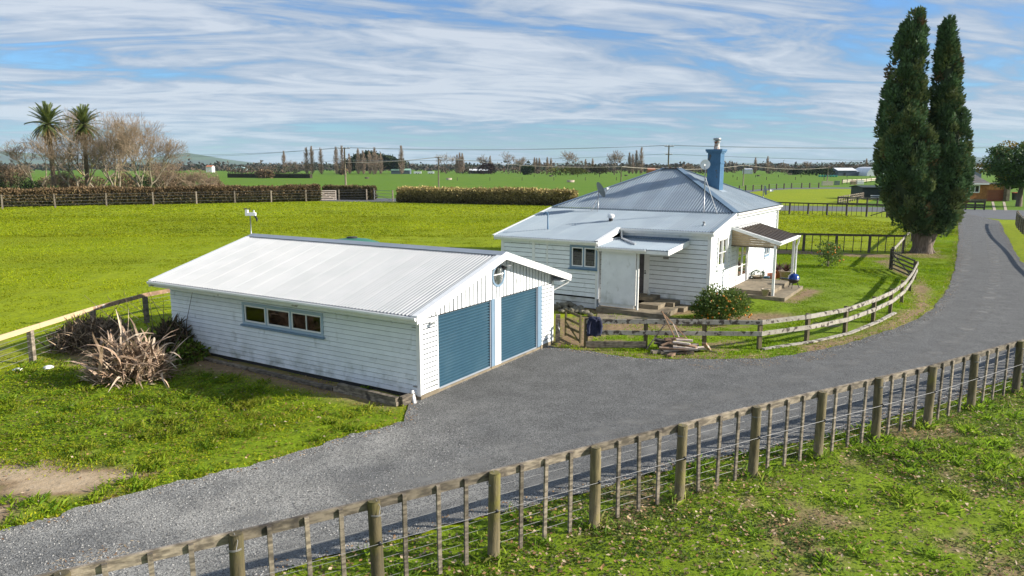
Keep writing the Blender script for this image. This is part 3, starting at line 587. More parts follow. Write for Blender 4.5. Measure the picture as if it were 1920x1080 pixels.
# ------------------------------------------------------------------ garage
def build_garage():
    W, L_ = 7.50, 10.96
    g = thing('garage', 'long white weatherboard garage with white corrugated roof and two blue roller doors', 'garage', GF.o, GF.yaw)
    left = Plane((0, 0), (0, 1), (-1, 0)); front = Plane((0, 0), (1, 0), (0, -1)); right = Plane((W, 0), (0, 1), (1, 0)); backp = Plane((0, L_), (1, 0), (0, 1))
    xr, zr, xe, ze = W / 2, 3.687, -0.58, 2.46; sl = (zr - ze) / (xr - xe)
    roofz = lambda x: ze + sl * (x - xe) if x < xr else ze + sl * (W - xe - x)
    # side wall, boarded round its window
    win = (3.66, 7.10, 1.40, 1.95)
    weatherboards(g, left, 0.02, L_, 0.12, 2.36, 16, M['paint'], [win])
    weatherboards(g, right, 0.02, L_, 0.12, 2.36, 16, M['paint'])
    weatherboards(g, backp, 0, W, 0.12, 2.36, 16, M['paint'])
    weatherboards(g, front, 0.10, 0.74, 0.14, 2.24, 15, M['paint'], gap=.036); weatherboards(g, front, 6.70, W - 0.10, 0.14, 2.24, 15, M['paint'], gap=.036)
    for s, d in ((0.0, 1), (W, -1)):
        mb = MB(); front.box(mb, s - 0.035 if d > 0 else s - 0.10, s + 0.10 if d > 0 else s + 0.035, -0.09, 0.036, 0.10, 2.3); mb.build('corner_board', M['paint_trim'], g)
    gw = window(g, left, win[0], win[1], win[2], win[3], 3, M['trim_pale'], M['paint_trim'], sill=M['trim_blue'], frac=[0, 0.384, 0.703, 1.0], fw=0.08)
    mb = MB(); x_ = win[0] + 0.19 * (win[1] - win[0]); left.box(mb, x_ - .018, x_ + .018, -.012, .018, win[2] + .052, win[3] - .052); mb.build('glazing_bar', M['paint_trim'], gw)
    # gable boards, vertical, each its own piece
    x = 0.12; k = 0
    while x < W - 0.12:
        e = min(x + 0.205, W - 0.12); zt0, zt1 = roofz(x) - 0.12, roofz(e) - 0.12; zb = 2.24
        mb = MB(); d = 0.026 + 0.004 * (k % 2)
        mb.hexa([front.pt(x, 0, zb), front.pt(e - 0.052, 0, zb), front.pt(e - 0.052, d, zb), front.pt(x, d, zb), front.pt(x, 0, zt0), front.pt(e - 0.052, 0, zt1), front.pt(e - 0.052, d, zt1), front.pt(x, d, zt0)])
        mb.build('gable_board', M['paint'], g); x = e; k += 1
    # lining behind boards (keeps daylight out of the building)
    mb = MB(); ins = 0.3
    mb.poly([(ins, ins, 0.02), (W - ins, ins, 0.02), (W - ins, L_ - ins, 0.02), (ins, L_ - ins, 0.02)])
    pr = [(ins, 0.02), (W - ins, 0.02), (W - ins, roofz(ins) - 0.1), (xr, zr - 0.12), (ins, roofz(ins) - 0.1)]
    A = [(x_, ins, z) for x_, z in pr]; B = [(x_, L_ - ins, z) for x_, z in pr]; mb.poly(A); mb.poly(B[::-1])
    for i in range(1, 5): j = (i + 1) % 5; mb.poly([A[i], A[j], B[j], B[i]])
    mb.build('inner_lining', M['dark'], g)
    mb = MB(); front.box(mb, 0.10, W - 0.10, -0.05, -0.002, 2.20, 2.40)
    mb.hexa([front.pt(0.1, -0.05, 2.4), front.pt(W - 0.1, -0.05, 2.4), front.pt(W - .1, -.002, 2.4), front.pt(.1, -.002, 2.4), front.pt(xr - 0.05, -0.05, zr - 0.16), front.pt(xr + 0.05, -0.05, zr - 0.16), front.pt(xr + .05, -.002, zr - .16), front.pt(xr - .05, -.002, zr - .16)])
    mb.build('gable_backing', M['dark'], g)
    # footing
    mb = MB(); mb.box(-0.03, 0.80, -0.04, 0.35, -0.05, 0.135); mb.box(6.62, W + 0.02, -0.04, 0.35, -0.05, 0.135); mb.box(3.50, 4.06, -0.03, 0.35, -0.05, 0.10); mb.box(0.80, 3.5, -0.02, 0.3, -0.05, 0.075); mb.box(4.06, 6.62, -0.02, 0.3, -0.05, 0.075)
    mb.build('concrete_footing', M['concrete'], g)
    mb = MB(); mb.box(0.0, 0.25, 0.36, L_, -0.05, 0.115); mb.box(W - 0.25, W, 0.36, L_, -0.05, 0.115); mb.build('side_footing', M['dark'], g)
    # roller doors: ribbed curtain with its tracks
    for s0, s1 in ((0.84, 3.47), (4.10, 6.38)):
        d = MB(); n = 24; z0, z1 = 0.085, 2.225; prof = []
        for i in range(n):
            a = z0 + (z1 - z0) * i / n; h = (z1 - z0) / n; prof += [(-0.075, a), (-0.024, a + h * 0.22), (-0.024, a + h * 0.62), (-0.075, a + h * 0.86)]
        prof.append((-0.075, z1))
        for (da, za), (db, zb) in zip(prof[:-1], prof[1:]): d.poly([front.pt(s0, da, za), front.pt(s1, da, za), front.pt(s1, db, zb), front.pt(s0, db, zb)])
        dr = d.build('roller_door', M['door_blue'], g)
        b = MB(); front.box(b, s0, s1, -0.07, -0.015, 0.075, 0.125); b.build('bottom_rail', M['cap_grey'], dr)
        
        for a, b in ((s0 - 0.05, s0 - 0.002), (s1 + 0.002, s1 + 0.05)): t = MB(); front.box(t, a, b, -0.08, -0.004, 0.08, 2.23); t.build('door_track', M['cap_grey'], dr)
    for a, b in ((0.742, 0.79), (3.70, 4.045)): mb = MB(); front.box(mb, a, b, -0.08, 0.034, 0.10, 2.235); mb.build('door_jamb', M['paint_trim'], g)
    for a, b in ((3.522, 3.698), (6.432, 6.698)): mb = MB(); front.box(mb, a, b, -0.08, 0.02, 0.10, 2.235); mb.build('blue_jamb', M['trim_blue'], g)
    # oval window in the gable
    cx, cz, rx, rz = 3.90, 2.95, 0.30, 0.29
    fr = MB(); n = 28; P = [front.pt(cx + (rx + 0.07) * math.cos(t), 0.05, cz + (rz + 0.07) * math.sin(t)) for t in [2 * math.pi * i / n for i in range(n)]]; Q = [front.pt(cx + rx * math.cos(t), 0.05, cz + rz * math.sin(t)) for t in [2 * math.pi * i / n for i in range(n)]]
    P0 = [p - front.n * 0.055 for p in P]; Q0 = [p - front.n * 0.02 for p in Q]
    for i in range(n): j = (i + 1) % n; fr.poly([P[i], P[j], Q[j], Q[i]]); fr.poly([P[i], P[j], P0[j], P0[i]]); fr.poly([Q[i], Q[j], Q0[j], Q0[i]])
    ow = fr.build('oval_window', M['trim_blue'], g)
    p = MB(); p.poly(Q0); p.build('pane', mirror_glass, ow)
    b = MB(); front.box(b, cx - rx, cx + rx, 0.03, 0.045, cz + 0.02, cz + 0.05); b.build('glazing_bar', M['paint_trim'], ow)
    # roof
    y0, y1 = -0.40, L_ + 0.24; tl = math.hypot(xr - xe, zr - ze)
    roof = put('roof', None, g)
    roof_sheets(roof, (xe, y0, ze), (0, 1, 0), (xr - xe, 0, zr - ze), [(0, 0), (y1 - y0, 0), (y1 - y0, tl), (0, tl)], M['iron_white'])
    roof_sheets(roof, (W - xe, y0, ze), (0, 1, 0), (-(xr - xe), 0, zr - ze), [(0, 0), (y1 - y0, 0), (y1 - y0, tl), (0, tl)], M['iron_white'])
    c = MB()
    for sgn in (-1, 1):
        a = Vector((xr, y0 - 0.02, zr + 0.04)); w = 0.26; e = Vector((xr + sgn * w, y0 - 0.02, zr + 0.028 - sl * w)); dy = Vector((0, y1 - y0 + 0.04, 0))
        c.hexa([a, e, e + dy, a + dy, a + Vector((0, 0, .012)), e + Vector((0, 0, .012)), e + dy + Vector((0, 0, .012)), a + dy + Vector((0, 0, .012))])
    c.build('ridge_cap', M['cap_grey'], roof)
    # barge boards, barge flashing, soffit, fascia, gutter
    for y, yy in ((y0, -1), (y1, 1)):
        for sgn in (-1, 1):
            xo = xe - 0.03 if sgn < 0 else W - xe + 0.03; b = MB()
            a, e = Vector((xr, y, zr + 0.005)), Vector((xo, y, ze - 0.03 * sl + 0.005)); b.hexa([a - Vector((0, 0, .2)), e - Vector((0, 0, .2)), e - Vector((0, 0.03 * -yy, .2)), a - Vector((0, .03 * -yy, .2)), a, e, e + Vector((0, .03 * yy, 0)), a + Vector((0, .03 * yy, 0))])
            b.build('barge_board', M['paint_trim'], roof)
            f = MB(); up = Vector((0, 0, 0.03)); f.hexa([a + Vector((0, .035 * yy, 0)), e + Vector((0, .035 * yy, 0)), e - Vector((0, .16 * yy, 0)), a - Vector((0, .16 * yy, 0)), a + up + Vector((0, .035 * yy, 0)), e + up + Vector((0, .035 * yy, 0)), e + up - Vector((0, .16 * yy, 0)), a + up - Vector((0, .16 * yy, 0))])
            f.build('barge_flashing', M['paint_trim'], roof)
    for sgn in (-1, 1):
        xo = xe if sgn < 0 else W - xe; out = Vector((sgn, 0, 0)); wx = 0.0 if sgn < 0 else W
        f = MB(); f.box(min(xo, xo - sgn * 0.025), max(xo, xo - sgn * 0.025), y0 + 0.035, y1 - 0.035, ze - 0.19, ze - 0.035); f.build('fascia', M['paint_peel'], roof)
        gt = gutter(MB(), Vector((xo + sgn * 0.002, y0 - 0.01, ze - 0.015)), Vector((xo + sgn * 0.002, y1 + 0.01, ze - 0.015)), out); gt.build('gutter', M['paint_trim'], roof)
        s = MB(); s.box(min(xo - sgn * 0.03, wx), max(xo - sgn * 0.03, wx), y0 + 0.04, y1 - 0.04, ze - 0.16, ze - 0.145); s.build('soffit', M['paint'], roof)
        fz = MB(); (left if sgn < 0 else right).box(fz, 0.0, L_, 0.002, 0.04, 2.17, 2.295); fz.build('frieze_board', M['paint_peel'], g)
    s = MB()   # lining under the front overhang
    for sgn in (-1, 1):
        xo = xe if sgn < 0 else W - xe; a, e = Vector((xr, y0 + .04, zr - .06)), Vector((xo, y0 + .04, ze - .06)); s.poly([a, e, e + Vector((0, 0.4, 0)), a + Vector((0, .4, 0))])
    s.build('verge_lining', M['paint'], roof)
    # downpipe stub at the near corner, small lamps and hinges
    mb = MB(); mb.tube([(-0.32, -0.05, -0.02), (-0.22, 0.12, 0.30)], 0.055, 12); mb.build('downpipe_outlet', M['white'], g)
    mb = MB(); mb.tube([(W + 0.62, -0.35, 2.35), (W + 0.62, -0.3, 2.2), (W + 0.12, 0.12, 1.9), (W + 0.1, 0.12, 0.1)], 0.04, 8); mb.build('downpipe', M['paint_trim'], g)
    mb = MB(); front.box(mb, 0.42, 0.56, 0.036, 0.09, 2.02, 2.1); front.box(mb, 0.47, 0.52, 0.09, 0.2, 2.07, 2.1); front.box(mb, 0.40, 0.5, 0.17, 0.23, 2.05, 2.13); mb.build('door_light', M['white'], g)
    fl = MB(); front.box(fl, 4.02, 4.10, 0.03, 0.12, 3.25, 3.30); fl.build('security_light', M['white'], g)
    for k, (a, b) in enumerate(((3.90, -0.06), (4.18, 0.05))):
        h = MB(); c_ = front.pt(a, 0.16, 3.26); h.tube([c_, c_ + Vector((0.03 + b, -0.12, -0.07))], [0.035, 0.07], 10); h.build('lamp_head', M['white'] if k else M['black'], bpy.data.objects['security_light'])
    # latches on the near corner
    mb = MB()
    for z in (0.35, 2.0): left.box(mb, 0.08, 0.22, 0.036, 0.05, z, z + 0.03)
    mb.build('wall_hook', M['steel'], g)
    return g
mirror_glass = mat('dim_reflecting_glass', (0.05, 0.06, 0.06), (0.18, 0.2, 0.2), 3, 0.06, spec=0.9)
build_garage()
# ------------------------------------------------------------------ house
def leanz(v): return 4.14 - 0.19 * (3.03 - v)
def build_house():
    wb = lambda *a, **k: weatherboards(*a, **{'gap': 0.024, **k})
    h = thing('house', 'white weatherboard villa with blue grey corrugated hip roof and blue chimney', 'house', HF.o, HF.yaw)
    fr = Plane((0, 0), (1, 0), (0, -1)); fl = Plane((0, -2.3), (1, 0), (0, -1)); st = Plane((-4.25, -2.3), (0, 1), (1, 0)); sd = Plane((0, 0), (0, 1), (1, 0)); lw = Plane((-9.3, -2.3), (0, 1), (-1, 0)); bk = Plane((0, 12), (1, 0), (0, 1))
    e, wd, ld, D, he, hr = 0.22, 9.76, 3.03, 8.975, 4.14, 6.165; ul = e - wd
    wl = (-5.56, -4.36, 1.88, 2.74); dr = (-3.78, -2.86, 0.53, 2.50); w1 = (1.08, 2.38, 1.86, 3.05); fd = (4.30, 6.06, 0.62, 2.52); w2 = (9.65, 10.55, 1.5, 2.9)
    wb(h, fr, -4.25, -0.02, 0.20, 3.32, 15, M['paint'], [dr])
    wb(h, fl, -9.28, -4.27, 0.55, 2.96, 12, M['paint'], [wl])
    wb(h, fl, -9.28, -4.27, 0.04, 0.50, 2, M['base'], name='baseboard')
    wb(h, st, 0.0, 2.3, 0.3, 3.1, 13, M['paint'])
    wb(h, sd, 0.02, 11.98, 0.28, 3.96, 18, M['paint'], [w1, fd, w2], top=lambda s: leanz(s) - 0.06 if s < 3.03 else 4.2)
    wb(h, lw, 0, 14.3, 0.3, 3.9, 17, M['paint'], top=lambda s: leanz(s - 2.3) - 0.06 if s < 5.3 else 4.2)
    wb(h, bk, -9.3, 0, 0.3, 3.9, 17, M['paint'])
    c = 0.042
    for q in ((-0.11, c, -c, 0.11, 0.15, 3.36), (-9.3 - c, -9.19, -2.3 - c, -2.19, 0.05, 3.0), (-4.36, -4.25 + c, -2.3 - c, -2.19, 0.05, 3.0), (-0.11, c, 11.89, 12 + c, 0.15, 3.95)): MB().box(*q).build('corner_board', M['paint_trim'], h)
    for s in (-7.62, -6.85): mb = MB(); fl.box(mb, s, s + (0.14 if s < -7 else 0.06), 0.01, 0.045, 0.5, 2.97); mb.build('cover_strip', M['paint_trim'], h)
    for s in (3.02, 4.06): 
        mb = MB(); sd.box(mb, s, s + 0.07, 0.0, 0.05, 0.62, 3.9); mb.build('cover_strip', M['paint_trim'], h)
    # dark lining inside
    mb = MB(); i = 0.3
    for (x0, x1, y0, y1, z1) in ((-9.3 + i, -4.25 - i, -2.3 + i, 1, 2.9), (-9.3 + i, -i, i, 3.3, 3.3), (-9.3 + i, -i, 3.1, 12 - i, 3.9)): mb.box(x0, x1, y0, y1, 0.0, z1)
    mb.build('inner_lining', M['dark'], h)
    # windows and doors
    window(h, fl, *wl, 2, M['trim_blue'], M['paint_trim'], sill=M['sill_blue'], glazing=(wl[0], wl[1], wl[2], wl[2] + 0.28, M['curtain']))
    window(h, sd, *w1, 2, M['paint_trim'], M['paint_trim'], sill=M['paint_trim'], proud=0.07, fw=0.13)
    mb = MB(); sd.box(mb, 1.08, 2.38, 0.023, 0.03, 2.42, 2.46); mb.build('transom_bar', M['paint_trim'], h)
    window(h, sd, *w2, 2, M['trim_blue'], M['paint_trim'], sill=M['paint_trim'], fw=0.1)
    f = MB(); sd.box(f, fd[0] - 0.09, fd[0], -0.02, 0.06, fd[2], fd[3] + 0.1); sd.box(f, fd[1], fd[1] + 0.09, -0.02, 0.06, fd[2], fd[3] + 0.1); sd.box(f, fd[0], fd[1], -0.02, 0.06, fd[3], fd[3] + 0.1)
    fdo = f.build('french_door', M['paint_trim'], h); mid = (fd[0] + fd[1]) / 2
    for a, b in ((fd[0] + .003, mid - .002), (mid + .002, fd[1] - .003)):
        l = MB(); t = 0.10; z0, z1 = fd[2] + 0.005, fd[3] - 0.004
        sd.box(l, a, a + t, -0.02, 0.02, z0, z1); sd.box(l, b - t, b, -0.02, 0.02, z0, z1); sd.box(l, a + t, b - t, -0.02, 0.02, z0, z0 + 0.34); sd.box(l, a + t, b - t, -0.02, 0.02, z1 - t, z1)
        hh = (z1 - t - z0 - 0.34) / 3
        for k in (1, 2): sd.box(l, a + t, b - t, -0.012, 0.016, z0 + 0.34 + k * hh - 0.016, z0 + 0.34 + k * hh + 0.016)
        l.build('door_leaf', M['paint_trim'], fdo); p = MB()
        for k in range(3): p = MB(); sd.box(p, a + t, b - t, -0.004, 0.002, z0 + 0.34 + k * hh + 0.017, z0 + 0.34 + (k + 1) * hh - 0.017); p.build('pane', M['glass'], fdo)
    cmb = MB(); n = 50
    for k in range(n):
        a, b = fd[0] + (fd[1] - fd[0]) * k / n, fd[0] + (fd[1] - fd[0]) * (k + 1) / n; da, db = -0.12 + .03 * math.sin(k * 1.2), -0.12 + .03 * math.sin((k + 1) * 1.2); cmb.poly([sd.pt(a, da, fd[2]), sd.pt(b, db, fd[2]), sd.pt(b, db, fd[3]), sd.pt(a, da, fd[3])], True)
    cmb.build('curtain', M['green_curtain'], fdo)
    f = MB(); fr.box(f, dr[0] - .09, dr[0], -.02, .045, dr[2], dr[3] + .09); fr.box(f, dr[1], dr[1] + .09, -.02, .045, dr[2], dr[3] + .09); fr.box(f, dr[0], dr[1], -.02, .045, dr[3], dr[3] + .09); fr.box(f, dr[1] - 0.16, dr[1] - .003, -0.02, 0.03, dr[2], dr[3])
    fdr = f.build('entry_door', M['paint_trim'], h); l = MB(); fr.box(l, dr[0] + .003, dr[1] - .165, -.06, -.02, dr[2], dr[3]); l.build('door_leaf', mat('dark_door_panel', (0.10, 0.09, 0.10), (0.07, 0.065, 0.07), 5, 0.6), fdr)  # dark grey panel fills the entry opening beside the white frame
    k = MB(); fr.box(k, dr[1] - 0.12, dr[1] - 0.08, 0.03, 0.07, 1.55, 1.6); fr.box(k, dr[1] - 0.12, dr[1] - 0.06, 0.03, 0.09, 1.45, 1.5); k.build('handle', M['black'], fdr)
    p = MB(); fr.box(p, -2.12, -1.86, 0.03, 0.045, 2.18, 2.30); p.build('wall_plaque', M['plaque'], h)
    # lean-to roofs
    roof = put('roof', None, h); sl = Vector((0, 1, 0.19)); lt = lambda v: (v) * math.hypot(1, 0.19)
    roof_sheets(roof, (ul, -2.6, leanz(-2.6)), (1, 0, 0), sl, [(0, 0), (-4.15 - ul, 0), (-4.15 - ul, lt(5.63)), (0, lt(5.63))], M['iron_pale'])
    roof_sheets(roof, (-4.15, -0.3, leanz(-0.3)), (1, 0, 0), sl, [(0, 0), (e + 4.15, 0), (e + 4.15, lt(3.33)), (0, lt(3.33))], M['iron_pale'])
    # main hip roof
    R2, R1 = Vector((e - D / 2, ld + D / 2, hr)), Vector((ul + D / 2, ld + D / 2, hr)); E0, E1, E2, E3 = Vector((ul, ld, he)), Vector((e, ld, he)), Vector((e, ld + D, he)), Vector((ul, ld + D, he)); up = Vector((0, 0, 0.03))
    def plane(o, S, pts):
        o = Vector(o); S = Vector(S); q = [Vector(p) - o for p in pts]; T = None
        for d in q:
            w = d - S * d.dot(S)
            if w.length > 0.5: T = w.normalized(); break
        roof_sheets(roof, o + up, S, T, [(d.dot(S), d.dot(T)) for d in q], M['iron_blue'], pitch=0.14, amp=0.026)
    plane(E0, (1, 0, 0), [E0, E1, R2, R1]); plane(E1, (0, 1, 0), [E1, E2, R2]); plane(E3, (1, 0, 0), [E3, E2, R2, R1]); plane(E0, (0, 1, 0), [E0, E3, R1])
    mb = MB()
    for a, b in ((E1, R2), (E2, R2), (E0, R1), (E3, R1)): mb.beam(a + up * 1.6, b + up * 1.9, 0.30, 0.03)
    mb.build('hip_cap', M['cap_blue'], roof)
    mb = MB(); mb.beam(R1 - Vector((.1, 0, 0)) + up * 2.2, R2 + Vector((.1, 0, 0)) + up * 2.2, 0.34, 0.04); mb.build('ridge_cap', M['rust'], roof)
    mb = MB(); mb.box(ul, e, ld - 0.14, ld + 0.02, he - 0.02, he + 0.018); mb.build('apron_flashing', M['iron_pale'], roof)
    # fascias, gutters, barges
    def bar(name, pts8, m): q = MB(); q.hexa(pts8); return q.build(name, m, roof)
    q = MB(); q.box(ul, -4.16, -2.575, -2.55, leanz(-2.6) - 0.17, leanz(-2.6) - 0.03); q.box(-4.13, e - .03, -0.275, -0.25, leanz(-.3) - 0.20, leanz(-.3) - 0.03); q.box(e - 0.03, e - .005, ld, ld + D, he - 0.24, he - 0.035); q.box(ul, e, ld + D - 0.03, ld + D, he - .24, he - .035); q.build('fascia', M['paint_trim'], roof)
    gutter(MB(), (ul, -2.577, leanz(-2.6) - .012), (-4.16, -2.577, leanz(-2.6) - .012), (0, -1, 0)).build('gutter', M['paint_trim'], roof)
    gutter(MB(), (-4.12, -0.277, leanz(-.3) - .012), (e, -0.277, leanz(-.3) - .012), (0, -1, 0)).build('gutter', M['paint_trim'], roof)
    gutter(MB(), (e - .003, ld + .05, he - .012), (e - .003, ld + D, he - .012), (1, 0, 0)).build('gutter', M['paint_trim'], roof)
    q = MB(); q.box(-9.5, -4.2, -2.54, -2.3, leanz(-2.6) - 0.16, leanz(-2.6) - .145); q.box(-4.2, .17, -0.24, 0.0, leanz(-.3) - 0.19, leanz(-.3) - 0.175); q.box(0.0, e - .035, 3.1, 12, he - .24, he - .225); q.build('soffit', M['paint'], roof)
    for x, v0, v1, m in ((e, -0.3, ld, M['iron_pale']), (-4.15, -2.6, -0.3, M['paint_trim']), (ul, -2.6, ld, M['paint_trim'])):
        d = 0.02 if x > ul else -0.02; z0, z1 = leanz(v0), leanz(v1); q = MB()
        q.hexa([(x, v0, z0 - .2), (x + d, v0, z0 - .2), (x + d, v1, z1 - .2), (x, v1, z1 - .2), (x, v0, z0 + .02), (x + d, v0, z0 + .02), (x + d, v1, z1 + .02), (x, v1, z1 + .02)]); q.build('barge_board', M['paint_trim'], roof)
        q = MB(); q.hexa([(x - .14, v0, z0 + .022), (x + d * 1.3, v0, z0 + .022), (x + d * 1.3, v1, z1 + .022), (x - .14, v1, z1 + .022), (x - .14, v0, z0 + .034), (x + d * 1.3, v0, z0 + .034), (x + d * 1.3, v1, z1 + .034), (x - .14, v1, z1 + .034)]); q.build('barge_flashing', m, roof)
    # little roof over the entry
    pr = put('entry_roof', None, h); S = Vector((0, 2.6, 0.2)); L2 = S.length
    roof_sheets(pr, (-4.12, -2.65, 2.86), (1, 0, 0), S, [(0, 0), (3.2, 0), (3.2, L2), (0, L2)], M['iron_pale'])
    q = MB(); q.box(-4.1, -0.93, -2.64, -2.61, 2.68, 2.83); q.build('fascia', M['paint_trim'], pr)
    q = MB(); q.hexa([(-0.94, -2.64, 2.66), (-0.91, -2.64, 2.66), (-0.91, -0.05, 2.86), (-0.94, -0.05, 2.86), (-0.94, -2.64, 2.88), (-0.91, -2.64, 2.88), (-0.91, -0.05, 3.08), (-0.94, -0.05, 3.08)]); q.build('barge_board', M['paint_trim'], pr)
    gutter(MB(), (-4.2, -2.645, 2.845), (-1.9, -2.645, 2.845), (0, -1, 0), 0.1, 0.09).build('gutter', M['paint_trim'], pr)
    q = MB(); q.hexa([(-4.1, -2.6, 2.69), (-.95, -2.6, 2.69), (-.95, -.05, 2.87), (-4.1, -.05, 2.87), (-4.1, -2.6, 2.70), (-.95, -2.6, 2.70), (-.95, -.05, 2.88), (-4.1, -.05, 2.88)]); q.build('lining', M['paint'], pr)
    q = MB(); q.box(-4.1, -.95, -.06, -.03, 3.0, 3.16); q.build('wall_flashing', M['cap_blue'], pr)
    q = MB(); fl.box(q, -4.06, -2.46, 0.03, 0.075, 0.36, 2.72); q.build('screen_panel', M['paint'], h)
    q = MB(); fl.box(q, -2.458, -2.43, 0.0, 0.10, 0.36, 2.72); fl.box(q, -4.2, -2.5, 0.0, 0.028, 0.22, 0.36); q.build('panel_edge', M['paint_trim'], h)
    q = MB(); fl.box(q, -2.38, -2.30, 0.02, 0.10, 0.2, 2.70); q.build('entry_post', M['paint_peel'], h)
    # steps
    q = MB(); q.box(-4.1, -1.0, -2.75, -0.9, -0.05, 0.20); q.box(-2.5, -1.6, -1.8, -0.62, 0.2, 0.37); q.box(-2.6, -1.25, -0.9, -0.035, 0.0, 0.372); q.box(-3.85, -2.2, -0.95, -0.035, 0.374, 0.53); q.box(-1.2, -0.75, -0.95, -0.05, 0.0, 0.21)
    q.build('entry_steps', M['concrete'], h)
    # downpipes
    q = MB(); q.tube([(-4.22, -2.62, 2.95), (-4.22, -2.62, 2.8), (-4.2, -2.39, 2.62), (-4.2, -2.39, 0.5)], 0.042, 8); q.build('downpipe', M['paint_trim'], h)
    q = MB(); q.tube([(-4.2, -2.39, 0.5), (-4.2, -2.39, 0.0)], 0.05, 8); q.build('downpipe_foot', M['cap_grey'], h)
    q = MB(); q.tube([(-4.02, -0.36, 3.42), (-4.02, -0.36, 3.12), (-3.9, -0.6, 3.07), (-2.75, -1.75, 2.98)], 0.045, 8); q.build('downpipe', M['paint_trim'], h)
    q = MB(); q.tube([(0.09, 11.8, 4.02), (0.09, 11.9, 3.8), (0.08, 11.93, 3.6), (0.08, 11.93, 0.2)], 0.042, 8); q.build('downpipe', M['paint_trim'], h)
    # chimney
    cx, cy, a = -2.07, 6.95, 0.335; q = MB()
    n = 30; z0, z1 = 4.55, 6.98; chb = 0.081
    q.box(cx - a + .008, cx + a - .008, cy - a + .008, cy + a - .008, z0, z1 + .05); ch = q.build('chimney', M['chim_blue'], h)
    # brick courses: too fine to tell apart, so one proud layer of bricks round the stack
    z = z0; u = MB()
    while z < z1 - 0.02:
        row = int(round((z - z0) / chb)); ln = 2 * a / 3.0; sh = 0.15 * ln * (1 if row % 2 else -1)
        for side in range(4):
            for b in range(3):
                lo, hi = (-a + ln * b + sh if b else -a), (-a + ln * (b + 1) - .008 + sh if b < 2 else a)
                if side == 0: u.box(cx + lo, cx + hi, cy - a, cy - a + .02, z, z + chb - .009)
                elif side == 1: u.box(cx + lo, cx + hi, cy + a - .02, cy + a, z, z + chb - .009)
                elif side == 2: u.box(cx + a - .0201, cx + a + .001, cy + lo, cy + hi, z + .001, z + chb - .0095)
                else: u.box(cx - a - .001, cx - a + .0201, cy + lo, cy + hi, z + .001, z + chb - .0095)
        z += chb
    u.build('brickwork', M['chim_blue'], ch)
    q = MB(); q.box(cx - a - .06, cx + a + .06, cy - a - .06, cy + a + .06, 6.99, 7.06); q.box(cx - a - .10, cx + a + .10, cy - a - .10, cy + a + .10, 7.062, 7.17); q.box(cx - a - .03, cx + a + .03, cy - a - .03, cy + a + .03, 6.44, 6.50); q.build('corbel', M['chim_blue'], ch)
    q = MB(); q.lathe([(0.15, 7.17), (0.15, 7.3), (0.13, 7.32), (0.13, 7.52), (0.17, 7.54), (0.17, 7.57)], 14, (cx + .02, cy, 0)); q.build('flue', M['rust'], ch)
    q = MB(); q.lathe([(0.10, 7.57), (0.10, 7.62), (0.19, 7.62), (0.20, 7.74), (0.02, 7.76)], 14, (cx + .02, cy, 0)); q.build('flue_cowl', M['steel'], ch)
    q = MB(); zr = lambda u_: he + (e - u_) * (hr - he) / (D / 2)
    q.hexa([(cx - a - .12, cy - a - .12, zr(cx - a - .12) + .05), (cx + a + .2, cy - a - .12, zr(cx + a + .2) + .05), (cx + a + .2, cy + a + .12, zr(cx + a + .2) + .05), (cx - a - .12, cy + a + .12, zr(cx - a - .12) + .05), (cx - a - .12, cy - a - .12, zr(cx - a - .12) + .06), (cx + a + .2, cy - a - .12, zr(cx + a + .2) + .06), (cx + a + .2, cy + a + .12, zr(cx + a + .2) + .06), (cx - a - .12, cy + a + .12, zr(cx - a - .12) + .06)])
    q.build('flashing', M['iron_blue'], ch)
    # vents on the lean-to roof
    q = MB(); q.lathe([(0.10, 0), (0.10, 0.16)], 12, (-5.12, .8, leanz(.8))); v = q.build('roof_vent', M['black'], h)
    q = MB(); q.lathe([(0.13, 0.14), (0.17, 0.2), (0.17, 0.27), (0.13, 0.33), (0.02, 0.35)], 12, (-5.12, .8, leanz(.8))); q.build('vent_cowl', M['white'], v)
    z = leanz(-1.1); q = MB(); q.tube([(-7.5, -1.1, z), (-7.5, -1.1, z + .68), (-7.53, -1.1, z + .76), (-7.62, -1.1, z + .78), (-7.75, -1.1, z + .70)], 0.035, 8); q.build('vent_pipe', M['sill_blue'], h)
    z = leanz(.72); q = MB(); q.lathe([(0.08, 0), (0.05, 0.08), (0.05, 0.14), (0.09, 0.15), (0.02, 0.2)], 8, (-.56, .72, z)); q.build('roof_cowl', M['steel'], h)
    # verandah over the french door
    ve = put('verandah', None, h); A = lambda u_, v_, z_: (u_, v_, z_); uo, zi, zo, v0, v1 = 2.2, 3.50, 2.88, 3.0, 7.1
    q = MB(); q.hexa([A(.33, v0 + .13, zi - .085), A(uo - .02, v0 + .13, zo + .01), A(uo - .02, v1 - .1, zo + .01), A(.33, v1 - .1, zi - .085), A(.33, v0 + .13, zi - .075), A(uo - .02, v0 + .13, zo + .02), A(uo - .02, v1 - .1, zo + .02), A(.33, v1 - .1, zi - .075)]); sh = q.build('roof_panel', M['porch_roof'], ve)
    for i in range(9):
        v = v0 + .2 + i * (v1 - v0 - .4) / 8; q = MB(); q.beam((.33, v, zi - .055), (uo - .03, v, zo + .04), 0.035, 0.035); q.build('roof_rib', M['porch_roof'], sh)
    q = MB(); q.beam((1.25, v0 + .2, zi - .33), (1.25, v1 - .15, zi - .33), 0.05, 0.02); q.build('roof_lath', M['porch_roof'], sh)
    q = MB(); q.hexa([A(0.0, v0, zi - .10), A(uo + .02, v0, zo - .12), A(uo + .02, v0 + .05, zo - .12), A(0.0, v0 + .05, zi - .10), A(0.0, v0, zi + .03), A(uo + .02, v0, zo + .04), A(uo + .02, v0 + .14, zo + .04), A(0.0, v0 + .14, zi + .03)]); q.build('barge_board', M['paint_trim'], ve)
